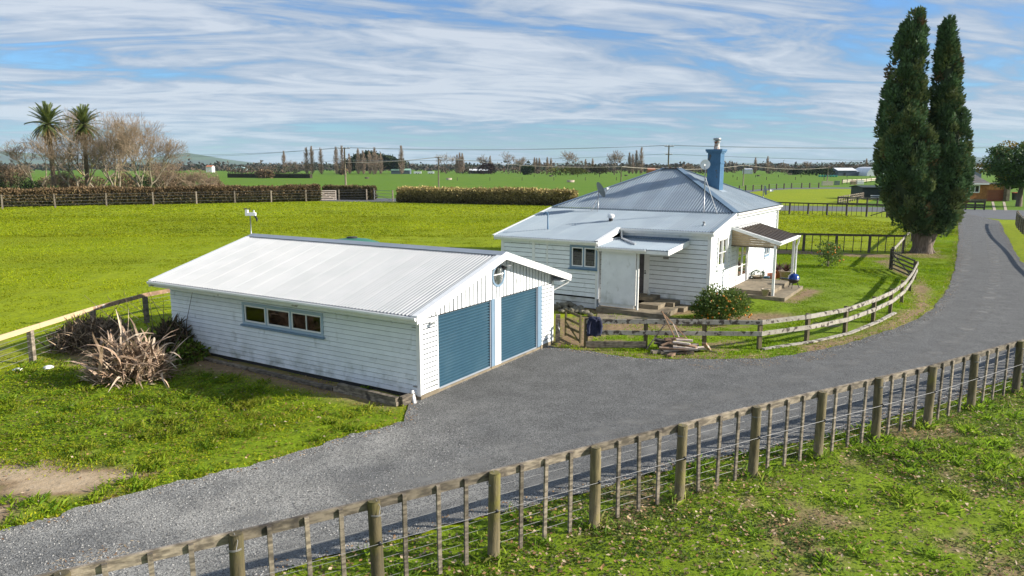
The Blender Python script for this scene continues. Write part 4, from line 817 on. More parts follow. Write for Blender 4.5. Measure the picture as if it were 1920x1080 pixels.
    q = MB(); q.box(0.0, 0.33, v0 + .145, v1, zi - .075, zi + .012); q.build('wall_flashing', M['iron_white'], ve)
    q = MB(); q.box(uo - .02, uo + .02, v0 + .142, v1, zo - .14, zo + .03); q.build('beam', M['paint_trim'], ve)
    gutter(MB(), (uo + .022, v0, zo + .03), (uo + .022, v1 + .05, zo + .03), (1, 0, 0), 0.1, 0.09).build('gutter', M['paint_trim'], ve)
    zb = 2.66; n = 7     # lining boards closing the near end
    for k in range(n):
        za, zc = zb + k * (zi - .1 - zb) / n, zb + (k + 1) * (zi - .1 - zb) / n; ue = uo * min(1, max(0, (zi - .10 - zc) / (zi - zo + .02))) ; ue0 = uo * min(1, max(0, (zi - .10 - za) / (zi - zo + .02)))
        q = MB(); q.hexa([A(0.06, v0 + .02, za), A(ue0, v0 + .02, za), A(ue0, v0 + .045, za), A(.06, v0 + .045, za), A(.06, v0 + .02, zc - .008), A(max(ue, .08), v0 + .02, zc - .008), A(max(ue, .08), v0 + .045, zc - .008), A(.06, v0 + .045, zc - .008)]); q.build('lining_board', M['reed'], ve)
    q = MB(); q.box(0.05, uo - .05, v0 - .0, v0 + .06, zb - .05, zb - .004); q.build('tie_beam', M['wood_dark'], ve)
    for u_, v_, zz in ((uo - .16, v0 + .05, 0.22), (uo - .16, v1 - .12, 0.42)):
        q = MB(); q.box(u_ - .055, u_ + .055, v_ - .055, v_ + .055, zz + .001, zo - .14); q.build('post', M['paint_trim'], ve)
    q = MB(); q.tube([(uo + .07, v1 - .02, zo - .05), (uo + .05, v1 - .05, zo - .3), (uo - .03, v1 - .05, zo - .5), (uo - .03, v1 - .05, 0.5)], 0.04, 8); q.build('downpipe', M['paint_trim'], ve)
    q = MB(); q.box(uo - .42, uo + .10, v0 - .16, v0 + .28, 0.0, 0.30); q.build('post_pad', M['concrete'], ve)
    q = MB(); q.box(0.04, 1.95, v0 + .05, v1 - .05, 0.0, 0.60); q.build('upper_slab', M['concrete'], ve)
    q = MB(); q.box(0.05, 2.65, v0 - .3, v1 - .35, -0.05, 0.43); q.build('lower_slab', M['concrete'], ve)
    return h
build_house()

# ------------------------------------------------------------------ dishes and instruments fixed to the roofs
def dish(name, label, base, height, r, nrm, arm, mat_, stays=(), ry=1.0):
    t = thing(name, label, 'satellite dish', base); q = MB(); q.tube([(0, 0, 0), (0, 0, height)], 0.025, 8); q.build('mast', M['steel'], t)
    for s in stays: q = MB(); q.beam((0, 0, height * 0.75), s, 0.03, 0.03); q.build('stay', M['steel'], t)
    n = Vector(nrm).normalized(); ref = Vector((0, 0, 1)); a = n.cross(ref).normalized(); b = a.cross(n).normalized(); c = Vector((0, 0, height)) + n * 0.06; q = MB(); rings = 5; k = 24; P = []
    for i in range(rings + 1):
        f = i / rings; P.append([c + (a * math.cos(2 * math.pi * j / k) * r + b * math.sin(2 * math.pi * j / k) * r * ry) * f + n * (0.22 * r * f * f) for j in range(k)])
    for off in (0, -0.015):
        for i in range(rings):
            for j in range(k): j2 = (j + 1) % k; q.poly([P[i][j] + n * off, P[i][j2] + n * off, P[i + 1][j2] + n * off, P[i + 1][j] + n * off] if i else [P[i][j] + n * off, P[i + 1][j2] + n * off, P[i + 1][j] + n * off], True)
    q.build('reflector', mat_, t)
    tip = c + n * arm - b * r * 0.25; q = MB(); q.beam(c - b * r * 0.9, tip, 0.025, 0.025); q.build('feed_arm', M['steel'], t)
    q = MB(); q.tube([tip - n * .1, tip + n * .06], [0.06, 0.05], 8); q.build('feed_horn', M['white'], t)
    return t
dish('satellite_dish', 'large grey satellite dish on the low front roof of the house', HF.P(-6.82, 2.9, leanz(2.9)), 0.95, 0.42, (0.86, 0.25, 0.40), 0.5, M['dish'], [(-.35, -.25, -.05), (-.1, -.5, -.08)], 1.0)
dish('satellite_dish', 'small round white satellite dish on tall stayed mast beside chimney', HF.P(-1.30, 2.9, leanz(2.9)), 2.25, 0.235, (-0.45, -0.85, 0.15), 0.3, M['far_white'], [(0.55, -0.45, -0.1)], 1.0)
dish('satellite_dish', 'satellite dish seen edge on behind far hip of house roof', HF.P(-0.65, 11.35, 4.40), 0.55, 0.27, (0.95, -0.12, 0.15), 0.4, M['dish'])
def weather_station():
    t = thing('weather_station', 'small white weather station on a thin pole above garage ridge', 'weather station', GF.P(3.75, 11.26, 3.45)); q = MB(); q.tube([(0, 0, 0), (0, 0, 0.95)], 0.022, 8); q.build('mast', M['steel'], t)
    q = MB(); q.box(-.17, .22, -.07, .07, .97, 1.09); q.box(-.17, -.07, -.06, .06, 1.09, 1.2); q.box(.13, .17, -.03, .03, 1.09, 1.18); q.build('sensor_body', M['white'], t)
    q = MB()
    for a in range(3):
        x, y = .09 * math.cos(a * 2.1), .09 * math.sin(a * 2.1); q.beam((-.12, 0, 1.235), (-.12 + x, y, 1.235), .01, .01); q.lathe([(.001, -.03), (.03, -.02), (.035, .02)], 8, (-.12 + x * 1.2, y * 1.2, 1.235))
    q.build('wind_cups', M['black'], t); q = MB(); q.beam((.18, 0, .97), (.28, -.04, .82), .05, .05); q.box(.24, .27, -.07, .03, .76, .9); q.build('wind_vane', M['black'], t)
weather_station()
def water_tank():
    c = far(660, 446, 34); t = thing('water_tank', 'dark green plastic water tank with domed top behind garage', 'water tank', (c.x, 34, 0)); q = MB(); r = 1.55; z = c.z
    q.lathe([(r, 0), (r, z - .5), (r * .97, z - .42), (r * .8, z - .22), (r * .5, z - .08), (.28, z - .01), (.001, z)], 32); q.build('tank_body', M['tank'], t); q = MB(); q.lathe([(.25, z - .03), (.25, z + .05), (.001, z + .06)], 16); q.build('lid', M['black'], t)
water_tank()
# ------------------------------------------------------------------ fences
def post_mesh(name, m, h, r=None, sq=None, sink=0.12):
    q = MB()
    if r: q.tube([(0, 0, -sink), (0, 0, h * .5), (0, 0, h - .02), (0, 0, h)], [r * 1.04, r, r * .97, r * .86], 12)
    else: q.box(-sq[0] / 2, sq[0] / 2, -sq[1] / 2, sq[1] / 2, -sink, h)
    return q.mesh(name, m)
def ground_pt(p): return Vector((p[0], p[1], gz(p[0], p[1])))
def fence(name, label, cat, pts, post_h, r=None, sq=None, rails=(), rail_sz=(0.05, 0.15), rail_side=0, rail_m=None, post_m=None, battens=0, batten_h=(0.0, 1.2), batten_sz=(0.05, 0.04), batten_side=0, batten_m=None,
          wires=(), wire_r=0.004, wire_side=0, group=None, rail_every=1, lean=0.03, tops=None, caps=True, gaps=(), batten_from=0, wire_m=None, batten_jit=0.5):
    pts = [ground_pt(p) for p in pts]; o = pts[0]; t = thing(name, label, cat, o, 0, group); pm = post_mesh('post', post_m, post_h, r, sq)
    def nrm(i):
        a, b = pts[max(i - 1, 0)], pts[min(i + 1, len(pts) - 1)]; d = (b - a); d.z = 0; d.normalize(); return Vector((-d.y, d.x, 0))
    for i, p in enumerate(pts):
        x = put('post', pm, t, p - o); n = nrm(i); x.rotation_euler = (random.gauss(0, lean * .4), random.gauss(0, lean * .4), math.atan2(n.y, n.x) - math.pi / 2)
    for z in rails:
        i = 0
        while i < len(pts) - 1:
            j = min(i + rail_every, len(pts) - 1)
            for k in range(i, j):
                if (k in gaps): continue
                a = pts[k] + nrm(k) * rail_side + Vector((0, 0, z + random.uniform(-.006, .006))); b = pts[k + 1] + nrm(k + 1) * rail_side + Vector((0, 0, z + random.uniform(-.006, .006))); d = (b - a).normalized() * 0.004
                q = MB(); q.beam(a - o + d, b - o - d, rail_sz[0], rail_sz[1]); q.build('rail', rail_m, t)
            i = j
    if battens:
        q = MB(); q.box(-batten_sz[0] / 2, batten_sz[0] / 2, -batten_sz[1] / 2, batten_sz[1] / 2, 0, batten_h[1] - batten_h[0]); bm = q.mesh('batten', batten_m or rail_m)
        for i in range(batten_from, len(pts) - 1):
            if i in gaps: continue
            for k in range(battens):
                f = (k + 1) / (battens + 1) + random.uniform(-.02, .02); p = pts[i].lerp(pts[i + 1], f); n = (nrm(i) + nrm(i + 1)).normalized(); p = ground_pt(p); x = put('batten', bm, t, p + n * batten_side + Vector((0, 0, batten_h[0])) - o)
                x.rotation_euler = (0, random.gauss(0, lean * batten_jit), math.atan2(n.y, n.x) - math.pi / 2)
    for z in wires:
        q = MB(); P = [pts[i] + nrm(i) * wire_side + Vector((0, 0, z)) - o for i in range(len(pts))]; q.tube(P, wire_r, 4, smooth=False); q.build('wire', wire_m or M['wire'], t)
    return t

# near fence along the drive
FENCE_IN = FENCE_LINE
fence('drive_fence', 'weathered grey post, rail and batten fence curving along the near side of driveway', 'fence', FENCE_IN, 1.50, r=0.098, rails=(1.42,), rail_sz=(0.05, 0.15), rail_side=0.085, rail_m=M['wood_grey'], post_m=M['wood_post'],
      battens=3, batten_h=(0.02, 1.48), batten_sz=(0.062, 0.045), batten_side=0.035, batten_m=M['wood_grey'], wires=(0.22, 0.38, 0.54, 0.70, 1.05, 1.22), wire_side=0.06, lean=0.035, wire_r=0.0032)
tw = bpy.data.objects['drive_fence']; q = MB(); q.tube([p + Vector((0, 0, 0.88)) - tw.location + (FENCE_IN[min(i + 1, len(FENCE_IN) - 1)] - FENCE_IN[max(i - 1, 0)]).normalized().cross(Vector((0, 0, 1))) * 0.12 for i, p in enumerate(FENCE_IN)], 0.004, 4, smooth=False); q.build('wire', M['wire'], tw)
q = MB(); q.tube([(0, -0.13, 0.86), (0, -0.09, 0.90)], 0.028, 8); ins = q.mesh('insulator', M['black'])
q = MB()
for z in (1.30, 1.315): q.tube([(0.103 * math.cos(a), 0.103 * math.sin(a), z) for a in [2 * math.pi * k / 14 for k in range(15)]], 0.005, 4, False)
q.tube([(0.0, -0.103, 1.31), (0.03, -0.1, 1.44), (0, 0, 1.52)], 0.005, 4); tie = q.mesh('tie_wire', M['wire'])
for i, p in enumerate(FENCE_IN[1:24]):
    a, b = FENCE_IN[i], FENCE_IN[i + 2]; rz = math.atan2((b - a).y, (b - a).x)
    x = put('insulator', ins, tw, p - tw.location); x.rotation_euler = (0, 0, rz)
    x = put('tie_wire', tie, tw, p - tw.location); x.rotation_euler = (0, 0, rz)

# curved yard fence
YF = [at(1098, 651), at(1210, 652), at(1320, 653), at(1423, 654), at(1512, 641), at(1584, 625), at(1636, 608), at(1668, 592), at(1690, 572), at(1705, 549), at(1715, 526)]
fence('yard_fence', 'flaking white two rail timber fence curving round the house lawn', 'fence', YF, 1.06, sq=(0.13, 0.13), rails=(0.96, 0.56), rail_sz=(0.045, 0.155), rail_side=-0.09, rail_m=M['wood_white'], post_m=M['wood_post'], lean=0.03)
yf = bpy.data.objects['yard_fence']
for i, z in ((0, 0.13), (3, 0.04), (4, 0.04), (5, 0.05), (6, 0.05)):
    a, b = ground_pt(YF[i]), ground_pt(YF[i + 1]); n = Vector((-(b - a).y, (b - a).x, 0)).normalized() * (-0.09 if i == 0 else -0.2); q = MB(); q.beam(a + n + Vector((0, 0, z)) - yf.location, b + n + Vector((0, 0, z + .01)) - yf.location, 0.05 if i == 0 else 0.16, 0.22 if i == 0 else 0.05); q.build('base_board', M['wood_grey'] if i == 0 else M['wood_white'], yf)
def gate(name, label, a, b, h, bars, m, posts=None, brace=True, group=None, post_m=None, sz=(0.04, 0.09), stile=0.1):
    a, b = ground_pt(a), ground_pt(b); t = thing(name, label, 'gate', a, 0, group); d = b - a; d.z = 0; L_ = d.length; t.rotation_euler = (0, 0, math.atan2(d.y, d.x)); z0 = 0.1
    for x in (stile / 2, L_ - stile / 2): q = MB(); q.box(x - stile / 2, x + stile / 2, -.025, .025, z0 - .03, h); q.build('stile', m, t)
    for i in range(bars):
        z = z0 + .06 + (h - z0 - .12) * i / (bars - 1); q = MB(); q.box(stile, L_ - stile, -.02, .02, z - sz[1] / 2, z + sz[1] / 2); q.build('bar', m, t)
    if brace: q = MB(); q.beam((stile, -.035, z0 + .5 * h if bars < 5 else h - .1), (L_ - stile, -.035, z0 + .06), .025, .08); q.build('brace', m, t)
    for s in posts or (): q = MB(); q.box(s[0] * L_ - .09 + s[1], s[0] * L_ + .09 + s[1], -.09, .09, -.1, s[2]); q.build('gate_post', post_m or m, t)
    return t
gate('garden_gate', 'small mossy timber garden gate standing open beside the garage corner', Vector((1.98, 26.6, 0)), Vector((2.45, 25.35, 0)), 1.10, 4, M['wood_post'], None, True)
q = MB(); q.box(-.08, .08, -.08, .08, -.1, 1.05); t = thing('gate_post', 'grey square gate post tight against the garage corner', 'post', GF.P(7.75, -0.1)); q.build('post_shaft', M['wood_grey'], t)
q = MB(); q.tube([(0.06, -.09, .45), (0, -.1, .7), (.03, -.1, .82)], .012, 6); q.build('latch_chain', M['steel'], t)
gate('yard_gate', 'dark five bar timber gate in the yard fence below cypress', at(1671, 506), at(1712, 525), 1.15, 5, M['wood_dark'], ((0, -.12, 1.3),), True)
# side and back fences of the yard
SF = [at(1671, 503), at(1693, 474), at(1709, 453), at(1722, 438), at(1733, 425), at(1742, 415), at(1750, 408)]
fence('side_fence', 'pale railed batten fence running back behind the cypress trunk', 'fence', SF, 1.35, sq=(0.14, 0.14), rails=(1.24,), rail_sz=(0.05, 0.16), rail_side=-0.09, rail_m=M['wood_white'], post_m=M['wood_dark'], battens=4, batten_h=(0.05, 1.2), batten_m=M['wood_grey'], batten_side=-0.03, wires=(0.3, 0.5, 0.7, 0.9))
b0, b1 = at(1692, 475), at(1506, 471); dvb = (b0 - at(1569, 474)); BF = [b0 + (at(1506, 471) - b0) * (i / 3) for i in range(0, 9)]
fence('back_fence', 'dark railed batten fence along the back of house lawn', 'fence', BF, 1.32, r=0.1, rails=(1.28,), rail_sz=(0.06, 0.15), rail_side=0.0, rail_m=M['wood_dark'], post_m=M['wood_dark'], battens=3, batten_h=(0.0, 1.22), batten_m=M['wood_dark'], batten_side=0.0, wires=(0.3, 0.55, 0.8, 1.0))
m0, m1 = at(1663, 407), at(1480, 401); MF = [m0 + (m1 - m0) * (i / 5) for i in range(0, 9)]
fence('middle_fence', 'dark railed batten fence between paddock and road', 'fence', MF, 1.55, r=0.12, rails=(1.48,), rail_sz=(0.06, 0.16), rail_m=M['wood_dark'], post_m=M['wood_dark'], battens=3, batten_h=(0.0, 1.42), batten_m=M['wood_dark'], wires=(0.4, 0.7, 1.0))
q = MB(); mf = bpy.data.objects['middle_fence']; q.beam(Vector((0, 0, .85)), (m1 - m0).normalized() * 1.9 + Vector((0, 0, .1)), .1, .1); q.build('stay', M['wood_dark'], mf)
gate('paddock_gate', 'dark timber gate beside the cypress at end of middle fence', at(1666, 407), at(1712, 409), 1.3, 4, M['wood_dark'])
# dark fence in front of the brick house, rails beyond the road
rf = [at(1793, 392.5) + (at(1845, 393.5) - at(1793, 392.5)) * (i / 3) for i in range(-3, 4)]
fence('verge_fence', 'dark three rail fence across the road from driveway mouth', 'fence', rf, 1.25, sq=(0.2, 0.2), rails=(1.12, 0.72, 0.32), rail_sz=(0.06, 0.2), rail_side=-.1, rail_m=M['wood_dark'], post_m=M['wood_dark'])
pf = [at(1571, 383) + (at(1664, 387) - at(1571, 383)) * (i / 5) for i in range(6)]
fence('roadside_yard_fence', 'grey rail fence with dark low boards on far roadside', 'fence', pf, 1.25, sq=(0.2, 0.2), rails=(1.15, 0.2), rail_sz=(0.06, 0.28), rail_m=M['wood_grey'], post_m=M['wood_dark'])
pf2 = [at(1571, 382) + (at(1622, 372) - at(1571, 382)) * (i / 12) for i in range(13)]
fence('calf_yard_fence', 'pale many posted fence running back beside the dark shed', 'fence', pf2, 1.25, sq=(0.18, 0.18), rails=(1.15, 0.75, .35), rail_sz=(0.05, 0.16), rail_m=M['wood_grey'], post_m=M['wood_grey'])
# new pine fence left of the garage
LF = [Vector(p) for p in ((-15.9, 16.6, 0), (-15.75, 19.8, 0), (-15.58, 23.05, 0), (-15.41, 26.3, 0), (-14.95, 29.3, 0), (-13.6, 32.2, 0))]
lf = fence('paddock_fence', 'new pine railed wire fence left of the garage', 'fence', LF, 1.08, sq=(0.15, 0.15), rails=(), rail_m=M['wood_new'], post_m=M['wood_grey'], wires=(0.2, 0.38, 0.56, 0.74, 0.92), wire_r=0.006)
for i in range(5):
    q = MB(); a, b = LF[i], LF[i + 1]; d = (b - a).normalized() * .003; q.beam(a - LF[0] + Vector((0.04, 0, 1.14)) + d, b - LF[0] + Vector((.04, 0, 1.14)) - d, .05, .16); x = q.build('rail', M['wood_new'] if i < 3 else M['wood_brown'], lf)
# batten fence between garage and house
GH = [Vector((-4.4 + 1.75 * i, 37.3 - 0.32 * i, 0)) for i in range(4)]
fence('link_fence', 'grey batten fence linking behind garage to house wall', 'fence', GH, 1.55, sq=(0.14, 0.12), rails=(1.46,), rail_sz=(0.05, 0.14), rail_side=-.09, rail_m=M['wood_white'], post_m=M['wood_grey'], battens=2, batten_h=(0, 1.4), batten_m=M['wood_grey'])
# wire fence in front of the long hedge
hp = [at(x, y) for x, y in ((-90, 394.5), (5, 391.5), (104, 389.5), (200, 386.5), (288, 384.5), (369, 382), (441, 380.5), (509, 379), (574, 377.5), (636, 376.5), (688, 375.5))]
fence('hedge_fence', 'thin post and wire fence along the front of long hedge', 'fence', hp, 2.1, sq=(0.22, 0.22), rails=(), rail_m=M['wood_grey'], post_m=M['wood_new'] if False else M['wood_grey'], wires=(0.5, 1.0, 1.5, 1.95), wire_r=0.012)
gate('slatted_gate', 'pale wide timber gate leaning at the end of long hedge', at(596, 376), at(631, 375.5), 1.85, 6, M['wood_palew'], None, True, sz=(0.04, .16), stile=.16)
gate('metal_gate', 'thin grey metal farm gate between the two hedges', at(702, 375), at(736, 377), 1.9, 4, M['steel'], ((0, -.1, 2.2), (1, .1, 2.0)), True, post_m=M['wood_grey'], sz=(.04, .06), stile=.08)

# rail fences in the paddocks beyond the road and far field lines
fl = [at(x, y) for x, y in ((1372, 360.5), (1386, 359), (1398, 358.5), (1412, 357.5), (1428, 357), (1442, 355.5), (1456, 354.5), (1470, 353.8), (1484, 353), (1503, 352.5), (1518, 352.2), (1535, 352))]
fence('lane_fence', 'row of dark posts along the grey farm lane', 'fence', fl, 1.5, sq=(0.28, 0.28), rails=(), post_m=M['wood_dark'], rail_m=M['wood_dark'], wires=(.7, 1.3), wire_r=.015)
ff = [Vector((at(860, 338).x + 14.5 * i, 330 + 2.0 * i, 0)) for i in range(13)]
fence('field_fence', 'sparse line of posts across the middle of far field', 'fence', ff, 1.4, sq=(0.22, 0.22), rails=(), post_m=M['wood_dark'], rail_m=M['wood_dark'])
ff = [Vector((at(1000, 331).x + 13.0 * i, 445 - 1.0 * i, 0)) for i in range(24)]
fence('field_fence', 'longer line of posts nearer the far willows', 'fence', ff, 1.4, sq=(0.28, 0.28), rails=(), post_m=M['wood_dark'], rail_m=M['wood_dark'])
ff = [at(x, y) for x, y in ((1579, 345), (1588, 344.5), (1597, 344), (1606, 343.6), (1615, 343.2), (1624, 342.6), (1633, 341.5), (1642, 340.5), (1652, 339))]
fence('far_yard_fence', 'pale rail yards running toward the round barn', 'fence', ff, 1.7, sq=(0.25, 0.25), rails=(1.3, .7), rail_sz=(.06, .3), rail_m=M['wood_palew'], post_m=M['wood_dark'])

# ------------------------------------------------------------------ timber offcuts heaped by the yard fence
def plank(label, a, b, w, h, m, roll=0.0):
    if w > .07: w, h = w * 1.45, h * 1.3
    a, b = Vector(a), Vector(b); q = MB(); d = b - a; up = Vector((math.sin(roll), 0, math.cos(roll))); q.beam(a * 0, d, w, h, up); o = q.build('plank', m, None, a); return tag(o, label, 'plank', 'timber offcuts heaped by the yard fence')
W0 = at(1268, 660)
def wp(px, py, z): p = at(px, py, z); return (p.x, p.y, p.z)
PL = [('long pale board lying lowest at the front of heap', (1243, 657, .12), (1322, 652, .12), .20, .045, 'wood_palew'), ('short dark board end sticking out left at heap bottom', (1222, 660, .08), (1262, 657, .08), .12, .08, 'wood_grey'),
      ('brown board slanting across the top of heap to right', (1258, 640, .34), (1306, 651, .26), .12, .05, 'wood_brown'), ('pale painted strip on top of heap pointing right', (1268, 637, .42), (1299, 639, .42), .09, .05, 'wood_palew'),
      ('grey brown board on the left of heap under others', (1226, 636, .30), (1262, 641, .30), .13, .05, 'wood_grey'), ('short brown board crossing heap middle', (1240, 648, .24), (1262, 640, .36), .08, .04, 'wood_brown'),
      ('dark board on the left edge half down heap', (1228, 642, .22), (1266, 649, .2), .14, .05, 'wood_grey'), ('pale strip just below the top strip', (1262, 641, .38), (1294, 645, .36), .08, .04, 'wood_palew'),
      ('short brown stub at right end leaning on fence post', (1320, 643, .40), (1329, 655, .08), .10, .05, 'wood_brown'), ('small broken offcut in front of heap', (1254, 668, .04), (1264, 662, .06), .12, .06, 'wood_brown'),
      ('wide brown board in the middle of heap', (1236, 652, .2), (1290, 655, .2), .17, .04, 'wood_brown'), ('upper brown board at back of heap', (1246, 636, .42), (1282, 634, .42), .11, .05, 'wood_brown'), ('thick grey beam end under the left of heap', (1234, 646, .16), (1268, 651, .14), .12, .10, 'wood_grey'), ('brown board lying across the back of heap base', (1250, 645, .14), (1310, 647, .14), .14, .06, 'wood_brown'), ('pale board crossing diagonally just above the lowest one', (1262, 650, .26), (1308, 655, .2), .10, .05, 'wood_palew'), ('dark broken board standing out at lower front of heap', (1238, 661, .06), (1300, 661, .05), .13, .07, 'wood_grey'), ('thin dark lath on ground right of heap', (1320, 656, .02), (1345, 661, .02), .05, .03, 'wood_grey')]
for lab, a, b, w, h_, m in PL: plank(lab, wp(*a), wp(*b), w, h_, M[m], random.uniform(-.15, .15))
top1 = Vector((5.05, 25.4, 1.5)); 
plank('tall thin brown stake leaning from heap over the fence rail, left of two', wp(1267, 636, .42), wp(1241, 583, 1.45), .05, .035, M['wood_brown'])
plank('tall dark stake leaning beside it with foot further right', wp(1290, 637, .36), wp(1240, 584, 1.42), .05, .035, M['wood_brown'])
plank('low dark stick leaning from ground left of heap up to the rail', wp(1212, 655, .04), wp(1254, 598, 1.1), .06, .03, M['wood_grey'])
plank('short pale stick propped upright in heap', wp(1273, 632, .5), wp(1262, 607, .98), .04, .03, M['wood_palew'])

# jacket on the gate end post
def jacket():
    p = YF[0] + Vector((0.28, -0.12, 0)); t = MB(); n = 18; rows = [(1.10, .17, .10), (1.06, .21, .13), (.95, .20, .10), (.8, .22, .08), (.62, .24, .09), (.48, .25, .07), (.44, .23, .05)]
    P = []
    for k, (z, a, b) in enumerate(rows):
        P.append([Vector((a * math.cos(2 * math.pi * i / n) * (1 + .12 * math.sin(i * 2.3 + k)), b * math.sin(2 * math.pi * i / n) * (1 + .25 * math.sin(i * 3.1 + k * .7)), z + .03 * math.sin(i * 1.7))) for i in range(n)])
    for k in range(len(P) - 1):
        for i in range(n): j = (i + 1) % n; t.poly([P[k][i], P[k][j], P[k + 1][j], P[k + 1][i]], True)
    t.poly(P[0]); t.poly(P[-1]); o = t.build('jacket', M['navy'], None, p); tag(o, 'dark navy jacket draped over the fence rail beside garden gate', 'jacket')
    for s in (-1, 1): q = MB(); q.tube([(s * .17, -.08, 1.0), (s * .22, -.13, .8), (s * .2, -.13, .55)], [.07, .065, .05], 10); q.build('sleeve', M['navy'], o)
jacket()

# rocks along the house footing
ROCKS = ['brown rock second from garage corner in middle of the row', 'large brown rock third in the back of the row', 'large brown rock at the top of the heap by house wall', 'brown rock at back right of the heap', 'small front rock nearest the garage corner', 'front rock right of the smallest one', 'front rock in the middle of the heap', 'largest pale brown rock at right of heap', 'small rock next right of the largest', 'small rock second right of the largest', 'smallest rock at far right end by the downpipe', 'small rock at very back against the wall', 'small rock at back nearest garage', 'rock behind the largest one']
for i, (px, py, s) in enumerate(((1046, 576, .17), (1056, 573, .2), (1066, 571, .2), (1076, 574, .17), (1052, 583, .15), (1062, 582, .18), (1072, 583, .2), (1083, 582, .24), (1092, 585, .15), (1099, 586, .15), (1107, 590, .13), (1058, 567, .15), (1048, 568, .13), (1088, 577, .15))):
    p = at(px, py, 0.1); q = MB(); import bmesh
    bm = bmesh.new(); bmesh.ops.create_icosphere(bm, subdivisions=2, radius=s)
    sx, sy, sz = random.uniform(.9, 1.3), random.uniform(.8, 1.1), random.uniform(.6, .85)
    for v in bm.verts: f = 1 + .22 * math.sin(v.co.x * 14 + i) * math.cos(v.co.y * 11 + i * 2) + random.uniform(-.05, .05); v.co = Vector((v.co.x * sx, v.co.y * sy, v.co.z * sz)) * f
    me = bpy.data.meshes.new('rock'); bm.to_mesh(me); bm.free(); me.materials.append(M['rock']); o = put('rock', me, None, p); o.rotation_euler = (0, 0, random.uniform(0, 6)); tag(o, ROCKS[i], 'rock', 'rocks along the house footing')

# sleepers edging the bed along the garage wall
def sleeper(label, a, b, w=.13, h=.12, z=.06):
    q = MB(); a = Vector((a[0], a[1], z)); b = Vector((b[0], b[1], z)); q.beam(a * 0, b - a, w, h); tag(q.build('edging_sleeper', M['wood_grey'], None, a), label, 'sleeper', 'timber sleepers edging the bed by the garage wall')
def GL(a, b): return GF.P(a, b)
sleeper('lower edging sleeper nearest the white downpipe outlet', GL(-.74, .18), GL(-.62, 2.6)); sleeper('upper edging sleeper stacked on nearest one', GL(-.74, .2), GL(-.62, 2.45), z=.185, h=.12)
sleeper('short end sleeper returning to garage corner, lower', GL(-.66, .13), GL(-.18, .06)); sleeper('short end sleeper returning to garage corner, upper', GL(-.66, .14), GL(-.2, .08), z=.185)
sleeper('long low edging sleeper half way along the wall', GL(-.62, 2.66), GL(-.5, 6.4), h=.1, z=.05); sleeper('farthest edging sleeper by the dry flax', GL(-.5, 6.5), GL(-.42, 9.6), h=.08, z=.04)
# garden hose coil on the garage side
q = MB(); 
for k in range(5): q.tube([(.02 * k, .24 * math.cos(a) * (1 + .05 * k), .2 * math.sin(a) * (1 - .05 * k)) for a in [2 * math.pi * i / 18 for i in range(19)]], .016, 6, False)
o = q.build('garden_hose', mat('green_hose', (.02, .25, .15), None, rough=.4), None, GF.P(7.62, .3, 1.82)); o.rotation_euler = (0, 0, GF.yaw + 1.2); tag(o, 'coiled green garden hose hung high on garage end wall', 'hose')

# things on and beside the verandah slab
def pot(name, label, cat, p, r0, r1, h, m, rim=True):
    q = MB(); q.lathe([(r0 * .2, 0), (r0, 0.0), (r1, h), (r1 * (1.1 if rim else 1), h), (r1 * (1.1 if rim else 1), h * 1.08), (r1 * .9, h * 1.08), (r1 * .85, h * .9), (.01, h * .88)], 18); return tag(q.build(name, m, None, p), label, cat)
LS = HF.P
pot('flower_pot', 'empty beige flower pot on the lower verandah step', 'pot', LS(1.75, 2.86, .43), .12, .19, .3, M['pot_beige'])
def flax(p, n, L_, m, colour=None):
    q = MB()
    for i in range(n):
        a = random.uniform(0, 6.28); ln = L_ * random.uniform(.6, 1.1); b = random.uniform(.3, .95); pts = []
        for k in range(5): f = k / 4; pts.append(Vector((math.cos(a) * ln * f * b, math.sin(a) * ln * f * b, ln * (f * (1.15 - .6 * b) - .55 * b * f * f))))
        s = Vector((-math.sin(a), math.cos(a), 0)) * .03
        for k in range(4): w0, w1 = 1 - (k / 4) ** 2, 1 - ((k + 1) / 4) ** 2; q.poly([pts[k] - s * w0, pts[k] + s * w0, pts[k + 1] + s * w1, pts[k + 1] - s * w1])
    return q
p = LS(1.30, 9.2, gz(*LS(1.3, 9.2)[:2])); pp = pot('planted_pot', 'big beige urn with dark red flax beyond the verandah', 'plant', p, .26, .36, .5, M['pot_beige']); x = flax(p, 90, .75, None).build('foliage', mat('red_flax_leaf', (.11, .045, .03), (.07, .03, .025), 5, .6), pp, (0, 0, .48))
p = LS(.75, 9.9, .27); pp = pot('planted_pot', 'second pot of red flax close to house wall', 'plant', p, .2, .28, .4, M['terracotta']); flax(p, 70, .8, None).build('foliage', bpy.data.materials['red_flax_leaf'], pp, (0, 0, .38))
pot('clay_pot', 'orange clay pot at the house wall past the verandah', 'pot', LS(.75, 8.3, .27), .2, .22, .42, M['terracotta'], False)
pot('blue_pot', 'small dark blue pot beside the clay pot', 'pot', LS(.62, 7.75, .27), .14, .17, .32, M['sill_blue'])
p = LS(.38, 6.9, .6); pp = pot('low_pot', 'low pot of grey green succulent on the slab by the wall', 'plant', p, .22, .3, .14, M['pot_beige'])
C = rand_dirs(260) * np.array([.28, .3, .2]); V, F, cc = leaves(C, unit(C + np.array([0, 0, .1])), .09, .05, np.tile([[.10, .15, .09]], (260, 1)) * rng.uniform(.6, 1.3, (260, 1))); x = put('foliage', npmesh('foliage', V, F, M['leaf'], cc), pp, (0, 0, .2))
